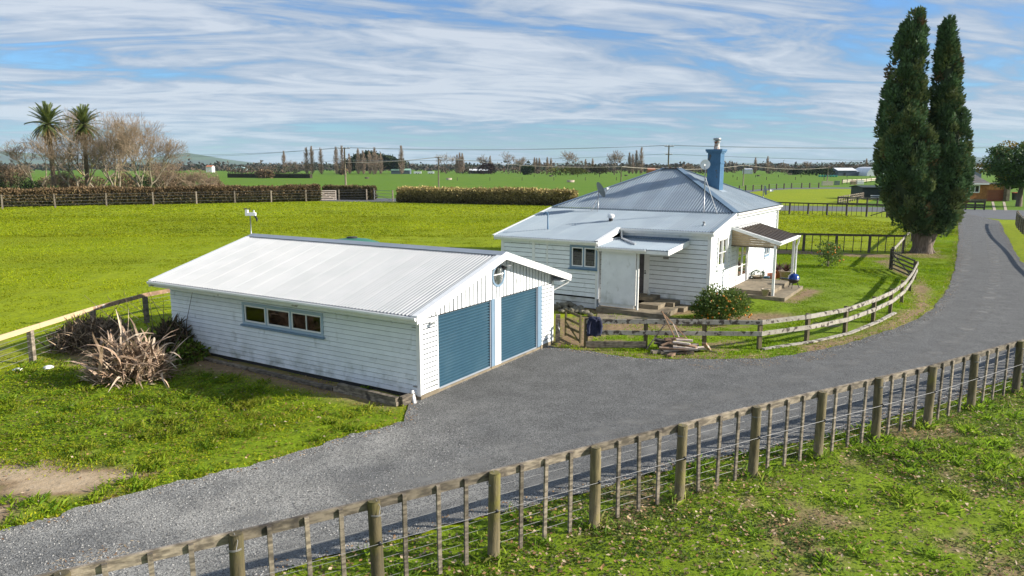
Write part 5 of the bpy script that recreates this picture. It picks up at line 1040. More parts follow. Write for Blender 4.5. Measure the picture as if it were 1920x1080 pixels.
def barbecue():
    c = at(1487, 540, .43); t = thing('kettle_barbecue', 'small blue kettle barbecue on the outer corner of verandah slab', 'barbecue', c, HF.yaw)
    q = MB(); q.lathe([(.02, .22), (.16, .26), (.25, .36), (.27, .46)], 20); q.build('bowl', M['black'], t); q = MB(); q.lathe([(.275, .465), (.27, .5), (.23, .62), (.13, .70), (.01, .72)], 20); q.build('lid', M['blue_enamel'], t)
    for a in (0.5, 2.6, 4.7): q = MB(); q.tube([(.15 * math.cos(a), .15 * math.sin(a), .3), (.3 * math.cos(a), .3 * math.sin(a), 0)], .018, 6); q.build('leg', M['black'], t)
    q = MB(); q.box(-.62, -.26, -.12, .12, .42, .46); q.build('side_shelf', M['black'], t); q = MB(); q.beam((-.04, 0, .74), (.06, 0, .74), .03, .04); q.build('handle', M['black'], t)
barbecue()
q = MB(); q.lathe([(.05, 0), (.07, .01), (.07, .2), (.03, .27), (.03, .3)], 12); tag(q.build('water_bottle', mat('clear_plastic', (.75, .78, .8), None, rough=.15, transl=.4), None, HF.P(-2.62, -.35, .53)), 'clear plastic bottle on the top entry step', 'bottle')
for i, (px, py, w) in enumerate(((33, 695, .3), (91, 690, .32))):
    q = MB(); n = 9; q.lathe([(w * .5, 0), (w * .46, .05), (w * .2, .08), (.01, .085)], 8, (0, 0, 0)); tag(q.build('litter_scrap', M['white'], None, at(px, py)), ('white scrap lying in grass nearer the paddock fence post', 'white scrap in grass nearer the dry flax')[i], 'litter')
# ------------------------------------------------------------------ trees
def tree_segs(base, length, radius, seed, levels=6, spread=0.55, fork=(2, 3), shrink=0.74, up=0.12, wob=0.14, first_dirs=None, rmin=0.012, taper=0.66, twigs=True):
    """branching skeleton: returns list of (p0, p1, r0, r1, level)"""
    r = random.Random(seed); out = []
    def grow(p, d, L, rad, lev):
        n = 3 if lev < 3 else 2; q = p; dd = d
        for i in range(n):
            dd = (dd + Vector((r.gauss(0, wob), r.gauss(0, wob), r.gauss(0, wob) + up * .35))).normalized(); e = q + dd * (L / n)
            r0 = rad * (1 - (1 - taper) * i / n); r1 = rad * (1 - (1 - taper) * (i + 1) / n); out.append((q, e, max(r0, rmin), max(r1, rmin), lev))
            if lev >= 2 and i < n - 1 and r.random() < .58 and lev < levels: side(e, dd, L * shrink * .7, r1 * .55, lev + 1)
            q = e
        if lev >= levels: return
        k = r.randint(*fork); a0 = r.uniform(0, 6.28)
        for j in range(k):
            a = a0 + j * 6.283 / k + r.uniform(-.4, .4); perp = dd.orthogonal().normalized(); perp.rotate(__import__('mathutils').Quaternion(dd, a)); sp = spread * r.uniform(.65, 1.25)
            nd = (dd * math.cos(sp) + perp * math.sin(sp) + Vector((0, 0, up))).normalized(); grow(q, nd, L * shrink * r.uniform(.8, 1.15), rad * taper * (.82 if k > 2 else .9), lev + 1)
    def side(p, d, L, rad, lev):
        a = r.uniform(0, 6.28); perp = d.orthogonal().normalized(); perp.rotate(__import__('mathutils').Quaternion(d, a)); sp = spread * 1.3
        grow(p, (d * math.cos(sp) + perp * math.sin(sp) + Vector((0, 0, up))).normalized(), L, rad, lev)
    for d, L, rr in (first_dirs or [((0, 0, 1), length, radius)]): grow(Vector(base), Vector(d).normalized(), L, rr, 0)
    return out
def seg_mesh(name, S, m, k):
    P0 = [s[0][:] for s in S]; P1 = [s[1][:] for s in S]; V, F = segs(P0, P1, [s[2] for s in S], [s[3] for s in S], k); return npmesh(name, V, F, m, smooth=True)
def bare_tree(label, p, h, seed, levels=6, spread=.55, m_tr=None, m_tw=None, group=None, stems=1, cat='tree', name='bare_tree', lean=(0, 0), rad=None, shrink=.74, up=.12, split=4, rmin=.017, first=.28):
    t = thing(name, label, cat, p, 0, group); r = random.Random(seed); fd = []
    for i in range(stems):
        a = i * 6.283 / stems + r.uniform(-.5, .5); sp = (0.0 if stems == 1 else r.uniform(.25, .6)); fd.append(((math.cos(a) * sp + lean[0], math.sin(a) * sp + lean[1], 1), h * first * r.uniform(.85, 1.1), (rad or h * .022) * (1 if stems == 1 else .75)))
    S = tree_segs((0, 0, -.3), 0, 0, seed, levels, spread, first_dirs=fd, shrink=shrink, up=up, rmin=rmin)
    zm = max(s[1].z for s in S); f = h / zm
    S = [(a * f, b * f, c, d, l) for a, b, c, d, l in S]
    put('trunk', seg_mesh('trunk', [s for s in S if s[4] < split], m_tr or M['bark_pale'], 6), t); put('crown', seg_mesh('crown', [s for s in S if s[4] >= split], m_tw or M['twig'], 3), t)
    return t
# the bare grove around the palms at the left, beyond the long hedge
GR = 'bare trees round the palms'
def gp(px, Y, z=0): f = far(px, 312, Y); return Vector((f.x, Y, 0))
bare_tree('wide bare tree at the right of the grove leaning out over field', gp(262, 142), 16.6, 21, 7, .50, stems=3, group=GR, lean=(.14, 0), shrink=.80, first=.20)
bare_tree('bare tree just right of the second palm with pale lichened limbs', gp(214, 148), 17.6, 22, 7, .46, stems=3, group=GR, shrink=.77, first=.24)
bare_tree('bare tree between the two palms with crooked pale limbs', gp(140, 145), 16.6, 23, 7, .48, stems=3, group=GR, shrink=.77, first=.24)
bare_tree('dense bare tree behind the second palm', gp(182, 160), 18.6, 24, 7, .48, stems=2, group=GR, shrink=.75, first=.25)
bare_tree('grey bare tree left of the first palm', gp(66, 160), 14.5, 25, 7, .52, stems=2, group=GR, first=.22)
bare_tree('bare tree half out of view at the left edge', gp(-6, 150), 9.5, 26, 6, .55, stems=2, group=GR, first=.22)
bare_tree('low spreading reddish bare tree at the right end of grove', gp(375, 150), 6.2, 27, 6, .75, stems=4, group=GR, shrink=.78, first=.22, rmin=.022)
bare_tree('bushy yellowish bare tree under the wide one', gp(300, 155), 8.0, 28, 6, .65, stems=4, group=GR, first=.22, rmin=.022)
bare_tree('thin low bare bush left of the first palm', gp(30, 170), 7.0, 29, 6, .65, stems=4, group=GR, first=.22, rmin=.022)
bare_tree('low bare bush in front of palm trunks', gp(118, 152), 6.0, 30, 6, .7, stems=4, group=GR, first=.22, rmin=.02)
def bush(name, label, p, r, n, pal, ls=.25, cat='shrub', group=None, m='leaf', lob=9, seed=1, flat=.8, kind=None, trunk=True):
    rg = np.random.default_rng(seed); t = thing(name, label, cat, p, 0, group); C = []
    for i in range(lob):
        d = unit(rg.normal(size=3)); d[2] = abs(d[2]); c = d * np.array([r[0], r[1], r[2]]) * .55 + np.array([0, 0, r[2] * .35]); k = n // lob; q = unit(rg.normal(size=(k, 3))) * rg.uniform(.6, 1.0, (k, 1)) * np.array([r[0], r[1], r[2]]) * .5; C.append(c + q)
    C = np.concatenate(C); C[:, 2] = np.maximum(C[:, 2], .08); D = unit(C - np.array([0, 0, r[2] * .2]) + rg.normal(size=C.shape) * .5 * min(r)); pal = np.asarray(pal); col = pal[rg.integers(0, len(pal), len(C))] * rg.uniform(.6, 1.35, (len(C), 1))
    V, F, cc = leaves(C, D, ls * rg.uniform(.6, 1.3, len(C)), ls * .5, col); put('crown', npmesh('crown', V, F, M[m], cc), t)
    if trunk: q = MB(); q.tube([(0, 0, -.1), (0, 0, r[2] * .7)], [min(r) * .07 + .02, min(r) * .04 + .01], 6); q.build('trunk', M['bark'], t)
    return t
DG = [(.035, .055, .018), (.05, .075, .022), (.03, .045, .02)]; BR = [(.20, .14, .085), (.16, .115, .07), (.25, .165, .10), (.13, .105, .06)]
SG = 'scrub under the bare grove'
for i, (px, Y, rx, rz, pal, lab) in enumerate(((45, 140, 3.2, 2.8, DG, 'dark evergreen shrub left of the first palm trunk'), (92, 138, 2.6, 1.8, DG, 'low dark shrub at the foot of first palm'), (138, 150, 3.2, 3.2, BR, 'brown twiggy thicket between the palm trunks'), (200, 138, 3, 1.5, DG, 'dark low shrub right of the second palm'),
      (16, 150, 3.6, 5.0, BR, 'reddish thicket at the left edge of view'), (290, 160, 4.5, 4.0, BR, 'brown thicket under the wide bare tree'), (335, 165, 4.0, 3.6, BR, 'brown twiggy shrub left of the low spreading tree'), (395, 158, 3.0, 3.0, BR, 'brown shrub at right end of grove'), (230, 165, 4.0, 3.6, BR, 'tall reddish brush behind the bare trees'), (-20, 145, 3, 3, DG, 'dark shrub at the very left edge'), (100, 172, 4.5, 3.2, BR, 'tall brown brush behind first palm'), (165, 172, 4.5, 3.2, BR, 'tall brown brush behind second palm'), (262, 172, 4, 3, DG, 'dark green brush behind the wide bare tree'), (318, 172, 4, 4, DG, 'dark green brush far behind twiggy shrub'))):
    bush('shrub', lab, gp(px, Y), (rx, 2.5, rz), 1500, pal, .42, group=SG, m='hedge', seed=50 + i)
def palm(label, px, Y, h, seed, lean=0.0):
    p = gp(px, Y); r = random.Random(seed); t = thing('palm_tree', label, 'palm tree', p); q = MB(); n = 26
    q.tube([(lean * (k / n), 0, h * k / n) for k in range(n + 1)], [(.50 if k < 2 else .40 + .018 * (k % 2)) * (1 if k < n - 2 else 1.35) for k in range(n + 1)], 10); q.build('trunk', mat('palm_trunk', (.20, .145, .095), (.12, .085, .055), 3, .95) if 'palm_trunk' not in bpy.data.materials else bpy.data.materials['palm_trunk'], t)
    protos = []
    for v, (pal) in enumerate((((.085, .12, .02), (.12, .15, .03)), ((.06, .09, .02), (.09, .12, .025)), ((.20, .13, .04), (.16, .10, .035)))):
        C, D, L_, Wd = [], [], [], []; Ln = 4.3; P = []
        for k in range(25):
            f = k / 24; droop = (.55, .85, 1.15)[v]; P.append(Vector((Ln * f, 0, Ln * (.30 * f - droop * .62 * f * f))))
        V, F, cc = segs([P[k][:] for k in range(24)], [P[k + 1][:] for k in range(24)], [.06 * (1 - k / 26) for k in range(24)], [.06 * (1 - (k + 1) / 26) for k in range(24)], 3) + (None,)
        parts = [(V, F, np.tile([[.16, .17, .05]], (len(V), 1)))]
        for k in range(2, 25):
            tg = (P[k] - P[k - 1]).normalized()
            for s in (-1, 1): C.append(P[k][:]); d = tg * .75 + Vector((0, s * .85, -.15)); D.append(d.normalized()[:]); L_.append(.85 * (1 - abs(k / 24 - .45) * .9)); Wd.append(.17)
        a = leaves(np.array(C), np.array(D), np.array(L_), np.array(Wd), np.asarray(pal)[np.arange(len(C)) % 2], N=np.tile([[0, 0, 1.0]], (len(C), 1))); parts.append(a); protos.append(npmesh('frond', *merge(parts)[:2], M['leaf'], merge(parts)[2]))
    for i in range(84):
        f = i / 83; el = math.radians(80 - 140 * f) + r.gauss(0, .1); az = i * 2.399 + r.gauss(0, .15); o = put('frond', protos[0 if f < .42 else 1 if f < .8 else 2], t, (lean, 0, h + .25 - .9 * f)); o.rotation_euler = (r.gauss(0, .15), -el, az); s = r.uniform(.76, .96) * (1 if f < .75 else .85); o.scale = (s, s, s)
    q = MB()
    for k in range(30): a = r.uniform(0, 6.28); q.obox(Vector((lean + .45 * math.cos(a), .45 * math.sin(a), h - r.uniform(.2, 1.3))), 0, 0, a, (.3, .12, .12))
    q.build('fruit_cluster', mat('palm_fruit', (.55, .22, .03), None, rough=.7) if 'palm_fruit' not in bpy.data.materials else bpy.data.materials['palm_fruit'], t)
palm('taller date palm at the left with broad full crown', 98, 147, 14.6, 3); palm('second date palm standing right behind bare branches', 161, 152, 14.6, 4, .3)

# cypress
def cypress():
    base = at(1728, 474); t = thing('cypress_tree', 'huge dark twin topped cypress with thick trunk beside the driveway', 'tree', base)
    q = MB()
    for pts, rad in (([(0, 0, -.2), (-.05, 0, .5), (-.2, 0, 1.4), (-.5, 0, 3), (-1.3, 0, 6), (-1.9, 0, 12)], [.85, .62, .55, .42, .3, .08]), ([(.15, 0, -.2), (.2, 0, .5), (.55, -.1, 1.6), (1.1, -.1, 3), (1.1, -.1, 6), (.7, -.1, 12)], [.75, .5, .44, .34, .25, .06]), ([(.1, -.25, -.2), (.05, -.3, .7), (.1, -.3, 1.6), (.3, -.3, 3)], [.6, .4, .33, .2])): q.tube(pts, rad, 14)
    for a in range(7): x = a * .9 + .3; q.tube([(.35 * math.cos(x), .35 * math.sin(x), .7), (.68 * math.cos(x), .6 * math.sin(x), .1), (.98 * math.cos(x), .85 * math.sin(x), -.12)], [.24, .17, .07], 8)
    q.build('trunk', M['bark'], t)
    A = [(1.4, .45, -.2), (2.4, 1.05, -.5), (3.5, 1.5, -.75), (5.5, 1.82, -.98), (7.5, 1.8, -1.1), (9.5, 1.5, -1.25), (11.5, 1.2, -1.2), (13.2, 1.05, -1.0), (15, .9, -.7), (16.5, .6, -.35), (17.3, .15, -.2)]
    B = [(1.5, .45, .8), (2.4, 1.0, 1.15), (3.5, 1.25, 1.4), (5.5, 1.38, 1.58), (7.5, 1.3, 1.65), (9.5, 1.0, 1.68), (11.5, .8, 1.65), (13, .68, 1.62), (14.6, .5, 1.62), (15.8, .3, 1.6), (16.3, .1, 1.58)]
    SH = -1.55 / 17.4; A = [(a * .975, b * (1.06 - .010 * a), c + SH * a - .004 * a) for a, b, c in A]; B = [(a * .985, b * (1.06 - .010 * a), c + SH * a + .002 * a) for a, b, c in B]; C, D, COLs, LN = [], [], [], []; core = MB()
    for prof, nl, yo in ((A, 520, 0.0), (B, 430, -.25)):
        z = np.array([p[0] for p in prof]); rr = np.array([p[1] for p in prof]); cx = np.array([p[2] for p in prof])
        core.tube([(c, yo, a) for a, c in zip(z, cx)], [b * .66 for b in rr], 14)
        zz = rng.uniform(z[0], z[-1], nl * 3); keep = rng.uniform(0, 2.2, nl * 3) < np.interp(zz, z, rr) + .25; zz = zz[keep][:nl]; th = rng.uniform(0, 2 * math.pi, len(zz))
        R_ = np.interp(zz, z, rr) * rng.uniform(.66, 1.08, len(zz)) * (1 + .08 * np.sin(zz * 2.1 + th * 3)); X = np.interp(zz, z, cx)
        for k in range(len(zz)):
            n = 95; out = np.array([math.cos(th[k]), math.sin(th[k]), 0]); c = np.array([X[k] + R_[k] * out[0], yo + R_[k] * out[1], zz[k]]); lob = rng.uniform(.55, 1.05); d = unit(rng.normal(size=(n, 3)) + out * .5)
            p = c + d * np.array([.36, .36, .62]) * lob * rng.uniform(.35, 1, (n, 1)) ** .5; dr = unit(d * .6 + out * .35 + np.array([0, 0, .75]) + rng.normal(size=(n, 3)) * .25)
            tone = rng.uniform(.72, 1.35); base_c = np.array([.20, .135, .07]) if rng.random() < .035 else np.array([.085, .14, .065]) if rng.random() < .7 else np.array([.15, .18, .075])
            C.append(p); D.append(dr); COLs.append(base_c * tone * rng.uniform(.7, 1.35, (n, 1))); LN.append(rng.uniform(.16, .34, n))
    C, D, COLs, LN = map(np.concatenate, (C, D, COLs, LN)); k = C[:, 2] > .8; V, F, cc = leaves(C[k], D[k], LN[k], LN[k] * .42, COLs[k]); cr = put('crown', npmesh('crown', V, F, M['needle'], cc), t)
    core.build('light_blocking_core', mat('dark_light_blocking_core', (.03, .045, .02), (.04, .055, .025), 4, .95), cr)  # solid dark core added inside the crown to block light
cypress()

# right hand tree by the brick house
def broad_tree():
    p = at(1910, 386.5); t = thing('broadleaf_tree', 'rounded dark green tree with yellowing top in front of brick house', 'tree', p); q = MB(); q.tube([(0, 0, -.2), (0, 0, 2), (.3, 0, 4.5)], [.5, .38, .25], 8); q.build('trunk', M['bark'], t)
    C, COLs = [], []
    for i in range(140):
        d = unit(rng.normal(size=3)); d[2] = d[2] * .9; c = np.array([.6, 0, 6.5]) + d * np.array([7.6, 5.5, 4.3]) * rng.uniform(.55, .95)
        n = 150; q_ = c + unit(rng.normal(size=(n, 3))) * np.array([1.25, 1.25, .85]) * rng.uniform(.3, 1, (n, 1)) ** .4; C.append(q_); yel = rng.random() < (.25 if c[2] > 8 else .06); bc = np.array([.30, .21, .03]) if yel else np.array([.07, .125, .03]); COLs.append(bc * rng.uniform(.6, 1.4, (n, 1)) * rng.uniform(.75, 1.25))
    C, COLs = np.concatenate(C), np.concatenate(COLs); V, F, cc = leaves(C, unit(rng.normal(size=C.shape) + np.array([0, 0, -.2])), rng.uniform(.25, .5, len(C)), .22, COLs); put('crown', npmesh('crown', V, F, M['leaf'], cc), t)
broad_tree()

# hedges: leaf mass on a solid core
def hedge(label, a, b, hgt, wid, pal_lo, pal_hi, n, seed, rough=.25, group=None):
    rg = np.random.default_rng(seed); a, b = Vector(a), Vector(b); d = (b - a); L_ = d.length; d.normalize(); s = Vector((-d.y, d.x, 0)); t = thing('hedge', label, 'hedge', a, math.atan2(d.y, d.x), group)
    q = MB(); q.box(0, L_, .15, wid - .15, -.05, hgt - .22); q.build('inner_branches', mat('hedge_core', (.05, .04, .025), (.035, .03, .018), 3, .95) if 'hedge_core' not in bpy.data.materials else bpy.data.materials['hedge_core'], t)
    x = rg.uniform(0, L_, n); u = rg.uniform(0, 1, n); hh = hgt * (1 + .04 * np.sin(x * .35) + .03 * np.sin(x * 1.3))
    face = u < .62; y = np.where(face, rg.normal(.05, .1 * (1 + rough), n), rg.uniform(0, wid, n)); z = np.where(face, rg.uniform(0.05, 1, n) * hh, hh + rg.normal(-.08, .06 + rough * .12, n))
    ends = rg.random(n) < .04; x = np.where(ends, np.where(rg.random(n) < .5, rg.normal(0, .1, n), rg.normal(L_, .1, n)), x); y = np.where(ends, rg.uniform(0, wid, n), y); z = np.where(ends, rg.uniform(.05, 1, n) * hh, z)
    y = y + .25 * (vnoise(np.stack([x, z], 1), .9, seed) - .5)
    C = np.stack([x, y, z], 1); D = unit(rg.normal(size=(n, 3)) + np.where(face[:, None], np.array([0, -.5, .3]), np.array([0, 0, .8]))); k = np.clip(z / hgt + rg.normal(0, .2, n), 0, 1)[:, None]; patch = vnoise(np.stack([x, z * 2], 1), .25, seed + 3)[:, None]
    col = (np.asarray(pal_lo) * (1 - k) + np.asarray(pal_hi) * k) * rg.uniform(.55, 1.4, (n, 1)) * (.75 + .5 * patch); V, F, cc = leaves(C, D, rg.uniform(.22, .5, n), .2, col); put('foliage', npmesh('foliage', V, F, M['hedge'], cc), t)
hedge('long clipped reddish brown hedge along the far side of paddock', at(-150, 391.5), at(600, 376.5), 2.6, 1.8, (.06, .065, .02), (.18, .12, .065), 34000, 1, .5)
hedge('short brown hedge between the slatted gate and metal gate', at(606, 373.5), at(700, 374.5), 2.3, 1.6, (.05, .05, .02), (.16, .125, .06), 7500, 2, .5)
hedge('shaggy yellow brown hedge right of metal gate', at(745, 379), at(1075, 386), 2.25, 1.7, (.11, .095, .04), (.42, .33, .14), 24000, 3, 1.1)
hedge('low dark hedge line across the far field', gp(425, 420), gp(580, 400), 2.4, 2.5, (.03, .045, .018), (.045, .06, .022), 2500, 4)

# mandarin bush, small citrus, brush by the garage
def fruit_bush(name, label, p, r, nl, nf, fr, seed, ls=.12, pal=None):
    rg = np.random.default_rng(seed); pal = pal or [(.07, .13, .025), (.11, .175, .03), (.16, .20, .04)]; t = bush(name, label, p, r, nl, pal, ls, 'fruit tree', lob=16, seed=seed); q = MB(); q.lathe([(.001, -1), (.6, -.8), (1, 0), (.6, .8), (.001, 1)], 8); q.v = [tuple(c * fr for c in v) for v in q.v]; me = q.mesh('fruit', M['fruit'])
    for i in range(nf):
        d = unit(rg.normal(size=3)); d[1] = -abs(d[1]) if i % 3 else d[1]; d[2] = abs(d[2]) * 1.0 - .1; o = put('fruit', me, t, Vector(d * np.array(r) * rg.uniform(.82, 1.02)) + Vector((0, 0, r[2] * .25))); 
    return t
fruit_bush('mandarin_bush', 'glossy green mandarin bush full of orange fruit behind the yard fence', at(1352, 603), (1.28, 1.05, 1.12), 6200, 58, .044, 5)
fruit_bush('lemon_tree', 'small sparse citrus tree on the lawn near back fence', at(1552, 497, .1), (1.05, .8, 1.15), 900, 12, .06, 6, .16)
def dry_flax():
    p = at(244, 712); t = thing('dry_flax', 'dead brown flax clump with long curling leaves by garage corner', 'plant', p); r = random.Random(5); protos = []
    for v in range(12):
        q = MB(); L_ = r.uniform(.8, 1.3); bend = r.uniform(1.0, 2.3) if v % 6 else .3; tw = r.uniform(-.6, .6); pts = []
        for k in range(7): f = k / 6; th = .25 + bend * f ** 1.25; pts.append((pts[-1] + Vector((math.sin(th), .10 * math.sin(f * 5 + v), math.cos(th))) * (L_ / 6)) if k else Vector((0, 0, 0)))
        for k in range(6): w = [.036 * (1 - (j / 6) ** 2.2) + .004 for j in (k, k + 1)]; s = [Vector((math.sin(tw * j / 6) * .5, 1, math.sin(tw * j / 3) * .6)).normalized() for j in (k, k + 1)]; q.poly([pts[k] - s[0] * w[0], pts[k] + s[0] * w[0], pts[k + 1] + s[1] * w[1], pts[k + 1] - s[1] * w[1]], True)
        protos.append(q.mesh('leaf', M['dryleaf'] if v % 3 else M['dryleaf_pale']))
    for i in range(298):
        f = i / 298; ang = r.uniform(0, 6.283); o = put('leaf', protos[i % 12], t, (r.gauss(0, .42), r.gauss(0, .32), abs(r.gauss(0, .35)))); o.rotation_euler = (r.gauss(0, .3), r.gauss(0, .35), ang); s = r.uniform(.7, 1.35); o.scale = (s, s, s)
    q = MB(); q.tube([(0, 0, -.1), (.02, 0, .25), (0, 0, .55)], [.13, .1, .06], 8); q.build('stem', M['bark'], t)
    rg = np.random.default_rng(9); n = 1500; C = unit(rg.normal(size=(n, 3))) * rg.uniform(.3, 1, (n, 1)) ** .5 * np.array([1.15, .8, .95]); C[:, 2] = np.abs(C[:, 2]); D = unit(C * np.array([1, 1, .6]) + rg.normal(size=(n, 3)) * .5 + np.array([0, 0, .35])); pal = np.array([(.40, .29, .2), (.30, .2, .13), (.5, .4, .29), (.16, .11, .07)]); V, F, cc = leaves(C, D, rg.uniform(.2, .6, n), .03, pal[rg.integers(0, 4, n)] * rg.uniform(.7, 1.25, (n, 1))); x = put('small_leaves', npmesh('small_leaves', V, F, M['darkbrush'], cc), t); x['kind'] = 'stuff'
dry_flax()
def brush(name, label, p, r, n, pal, seed, cat='brush', ls=.3, wd=.05):
    rg = np.random.default_rng(seed); t = thing(name, label, cat, p); C = unit(rg.normal(size=(n, 3))) * rg.uniform(.2, 1, (n, 1)) ** .5 * np.array(r); C[:, 2] = np.abs(C[:, 2]); D = unit(rg.normal(size=(n, 3)) + np.array([.2, 0, .5])); pal = np.asarray(pal); col = pal[rg.integers(0, len(pal), n)] * rg.uniform(.5, 1.5, (n, 1)); V, F, cc = leaves(C, D, ls * rg.uniform(.5, 1.5, n), wd, col); put('foliage', npmesh('foliage', V, F, M['darkbrush'], cc), t); return t
brush('dead_brush', 'dark heap of dead leaves and twigs left of the dry flax', at(178, 652), (1.5, 1.1, 1.0), 2600, [(.11, .085, .06), (.2, .145, .1), (.3, .225, .155)], 1, ls=.42, wd=.045)
brush('dead_brush', 'dark dead brush against the garage wall corner', GF.P(-.6, 10.2), (.65, 1.1, 1.15), 1800, [(.06, .05, .035), (.13, .09, .06), (.07, .075, .03)], 2, ls=.35)
brush('ivy_growth', 'green creeper and weeds low on the garage wall by dead brush', GF.P(-.75, 9.3), (.7, 1.1, .55), 1300, [(.08, .14, .02), (.14, .19, .025), (.09, .08, .03)], 3, 'creeper', .16, .09)
q = MB(); r_ = random.Random(3)
for k in range(12): a = GF.P(-.9, 10.3); s = Vector((r_.gauss(0, .5), r_.gauss(0, .5), .2)); q.tube([s, s + Vector((r_.gauss(0, .3), r_.gauss(0, .3), .9)), s + Vector((r_.gauss(-.3, .6), r_.gauss(0, .5), 2.0))], [.018, .012, .005], 4)
tag(q.build('bare_sapling', M['bark'], None, GF.P(-.9, 10.6)), 'few thin bare stems rising at garage back corner', 'sapling')

# ------------------------------------------------------------------ far trees
def poplar(label, px, Y, h, seed, w=None):
    p = gp(px, Y); t = thing('poplar_tree', label, 'poplar', p, 0, 'bare poplars across the far field'); r = random.Random(seed); w = w or h * .15; S = [(Vector((0, 0, -.3)), Vector((0, 0, h * .5)), h * .012, h * .008, 0), (Vector((0, 0, h * .5)), Vector((0, 0, h)), h * .008, .05, 0)]; T = []
    for i in range(330):
        f = r.uniform(.06, .98); z = h * f; a = r.uniform(0, 6.28); ww = w * (1 - abs(f - .38) * .9) * r.uniform(.4, 1.1) * (1.0 if f < .85 else .6); L_ = h * .10 * r.uniform(.6, 1.3); b = Vector((0, 0, z - L_ * .7)); e = Vector((math.cos(a) * ww, math.sin(a) * ww, min(z + L_ * .5, h * 1.01))); m_ = b.lerp(e, .45) + Vector((math.cos(a), math.sin(a), -.2)) * ww * .25; T += [(b, m_, .13, .10, 1), (m_, e, .10, .05, 1)]
    put('trunk', seg_mesh('trunk', S, M['bark'], 5), t); put('crown', seg_mesh('crown', T, M['twig_far'], 3), t)
ORD = ['first', 'second', 'third', 'fourth', 'fifth', 'sixth', 'seventh', 'eighth', 'ninth', 'tenth', 'eleventh', 'twelfth', 'thirteenth', 'fourteenth', 'fifteenth', 'sixteenth', 'seventeenth', 'eighteenth', 'nineteenth', 'twentieth', 'twenty-first', 'twenty-second', 'twenty-third', 'twenty-fourth', 'twenty-fifth', 'twenty-sixth', 'twenty-seventh', 'twenty-eighth', 'twenty-ninth', 'thirtieth', 'thirty-first', 'thirty-second', 'thirty-third', 'thirty-fourth', 'thirty-fifth']
pops = [(533, 283, 700), (575, 276, 600), (585, 274, 600), (602, 277, 600), (631, 275, 600), (642, 273, 610), (655, 288, 620), (672, 278, 600), (681, 282, 610), (693, 283, 620), (703, 276, 600), (714, 287, 620), (753, 273, 600), (857, 290, 640), (862, 286, 650), (867, 287, 640), (919, 292, 660), (1002, 295, 680), (1006, 296, 690), (1011, 296, 690), (1026, 295, 690), (1033, 296, 680), (1098, 298, 720), (1111, 297, 720), (1180, 286, 640), (1186, 289, 650), (1193, 282, 640), (1202, 276, 640), (1416, 295, 640), (1439, 293, 640), (1624, 297, 700)]
for i, (px, ty, Y) in enumerate(pops): poplar('bare poplar on the skyline, %s of the poplars counted from left' % ORD[i], px, Y, far(px, ty, Y).z, 100 + i)
WG = 'round bare trees across the far field'
for i, (px, ty, Y, w, lab) in enumerate(((836, 285, 640, 1, 'round bare tree right of the second power pole'), (905, 288, 700, 1, 'round bare tree, next to the right of two poplar pairs'), (953, 283, 620, 1, 'large round bare tree above the yellow hedge'), (976, 294, 650, 1, 'smaller bare tree close right of the large round one'), (1073, 281, 560, 1.35, 'widest round bare tree alone left of house roof'), (1152, 281, 560, 1, 'broad bushy bare tree left of four poplars'), (1472, 305, 560, 1, 'low rounded bare tree right of chimney'), (1508, 302, 560, 1, 'larger rounded bare tree half way between chimney and cypress'), (1290, 305, 560, 1, 'dark rounded bare bush just left of chimney'), (700, 287, 590, 1, 'bare round tree before the pine grove'), (545, 300, 690, 1, 'bare bushy tree by the first poplar'), (1448, 303, 600, 1, 'bare tree close right of two poplars'))):
    bare_tree(lab, gp(px, Y), far(px, ty, Y).z, 60 + i, 5, .62 * (1.15 if w > 1 else 1), m_tr=M['bark'], m_tw=M['twig_far'], group=WG, stems=2, shrink=.76, first=.2, rmin=.085)
for i, (px, Y, rx, rz, pal, lab) in enumerate(((990, 560, 5, 6, DG, 'dark round evergreen bush in the far field'), (1062, 520, 16, 4.5, [(.13, .13, .025), (.10, .11, .02)], 'long yellowish bushes right of widest bare tree'), (1110, 560, 14, 5, [(.07, .07, .03), (.1, .075, .04)], 'dark bushes under the four poplars'), (912, 600, 7, 8, [(.06, .03, .03), (.05, .035, .03)], 'dark reddish tree left of large round one'), (1535, 500, 12, 4, DG, 'dark shrubs left of grey shed'), (1490, 560, 6, 4, DG, 'dark bush between rounded trees'), (645, 560, 4, 3.5, BR, 'bare bush by the pole foot far away'), (497, 400, 5, 3, BR, 'pale bare bush in front of low hedge'))):
    bush('far_shrub', lab, gp(px, Y), (rx, 4, rz), 900, pal, 1.4, group='shrubs in the far field', m='hedge', seed=80 + i, trunk=False)
def pine_grove():
    t = None; C, COLs = [], []
    for i in range(26):
        f = i / 25; px = 652 + 100 * f; Y = 640 + rng.uniform(-15, 15); h = 19 * (1 - .55 * abs(f - .48) ** 1.6 * 2) * rng.uniform(.85, 1.05); c0 = gp(px, Y)
        for k in range(7):
            c = np.array([c0.x + rng.uniform(-2.5, 2.5), Y + rng.uniform(-3, 3), h * rng.uniform(.3, .9)]); n = 90; C.append(c + unit(rng.normal(size=(n, 3))) * np.array([3.6, 3.6, 2.6]) * rng.uniform(.4, 1, (n, 1))); COLs.append(np.array([.030, .045, .018]) * rng.uniform(.6, 1.5, (n, 1)) * rng.uniform(.7, 1.3))
    C, COLs = np.concatenate(C), np.concatenate(COLs); o = gp(700, 640); V, F, cc = leaves(C - np.array(o[:]), rand_dirs(len(C)), 1.7, 1.1, COLs); x = put('pine_grove', npmesh('pine_grove', V, F, M['hedge'], cc), None, o); tag(x, 'dark green dome of pines behind the far poplars', 'pine grove', kind='stuff')
pine_grove()
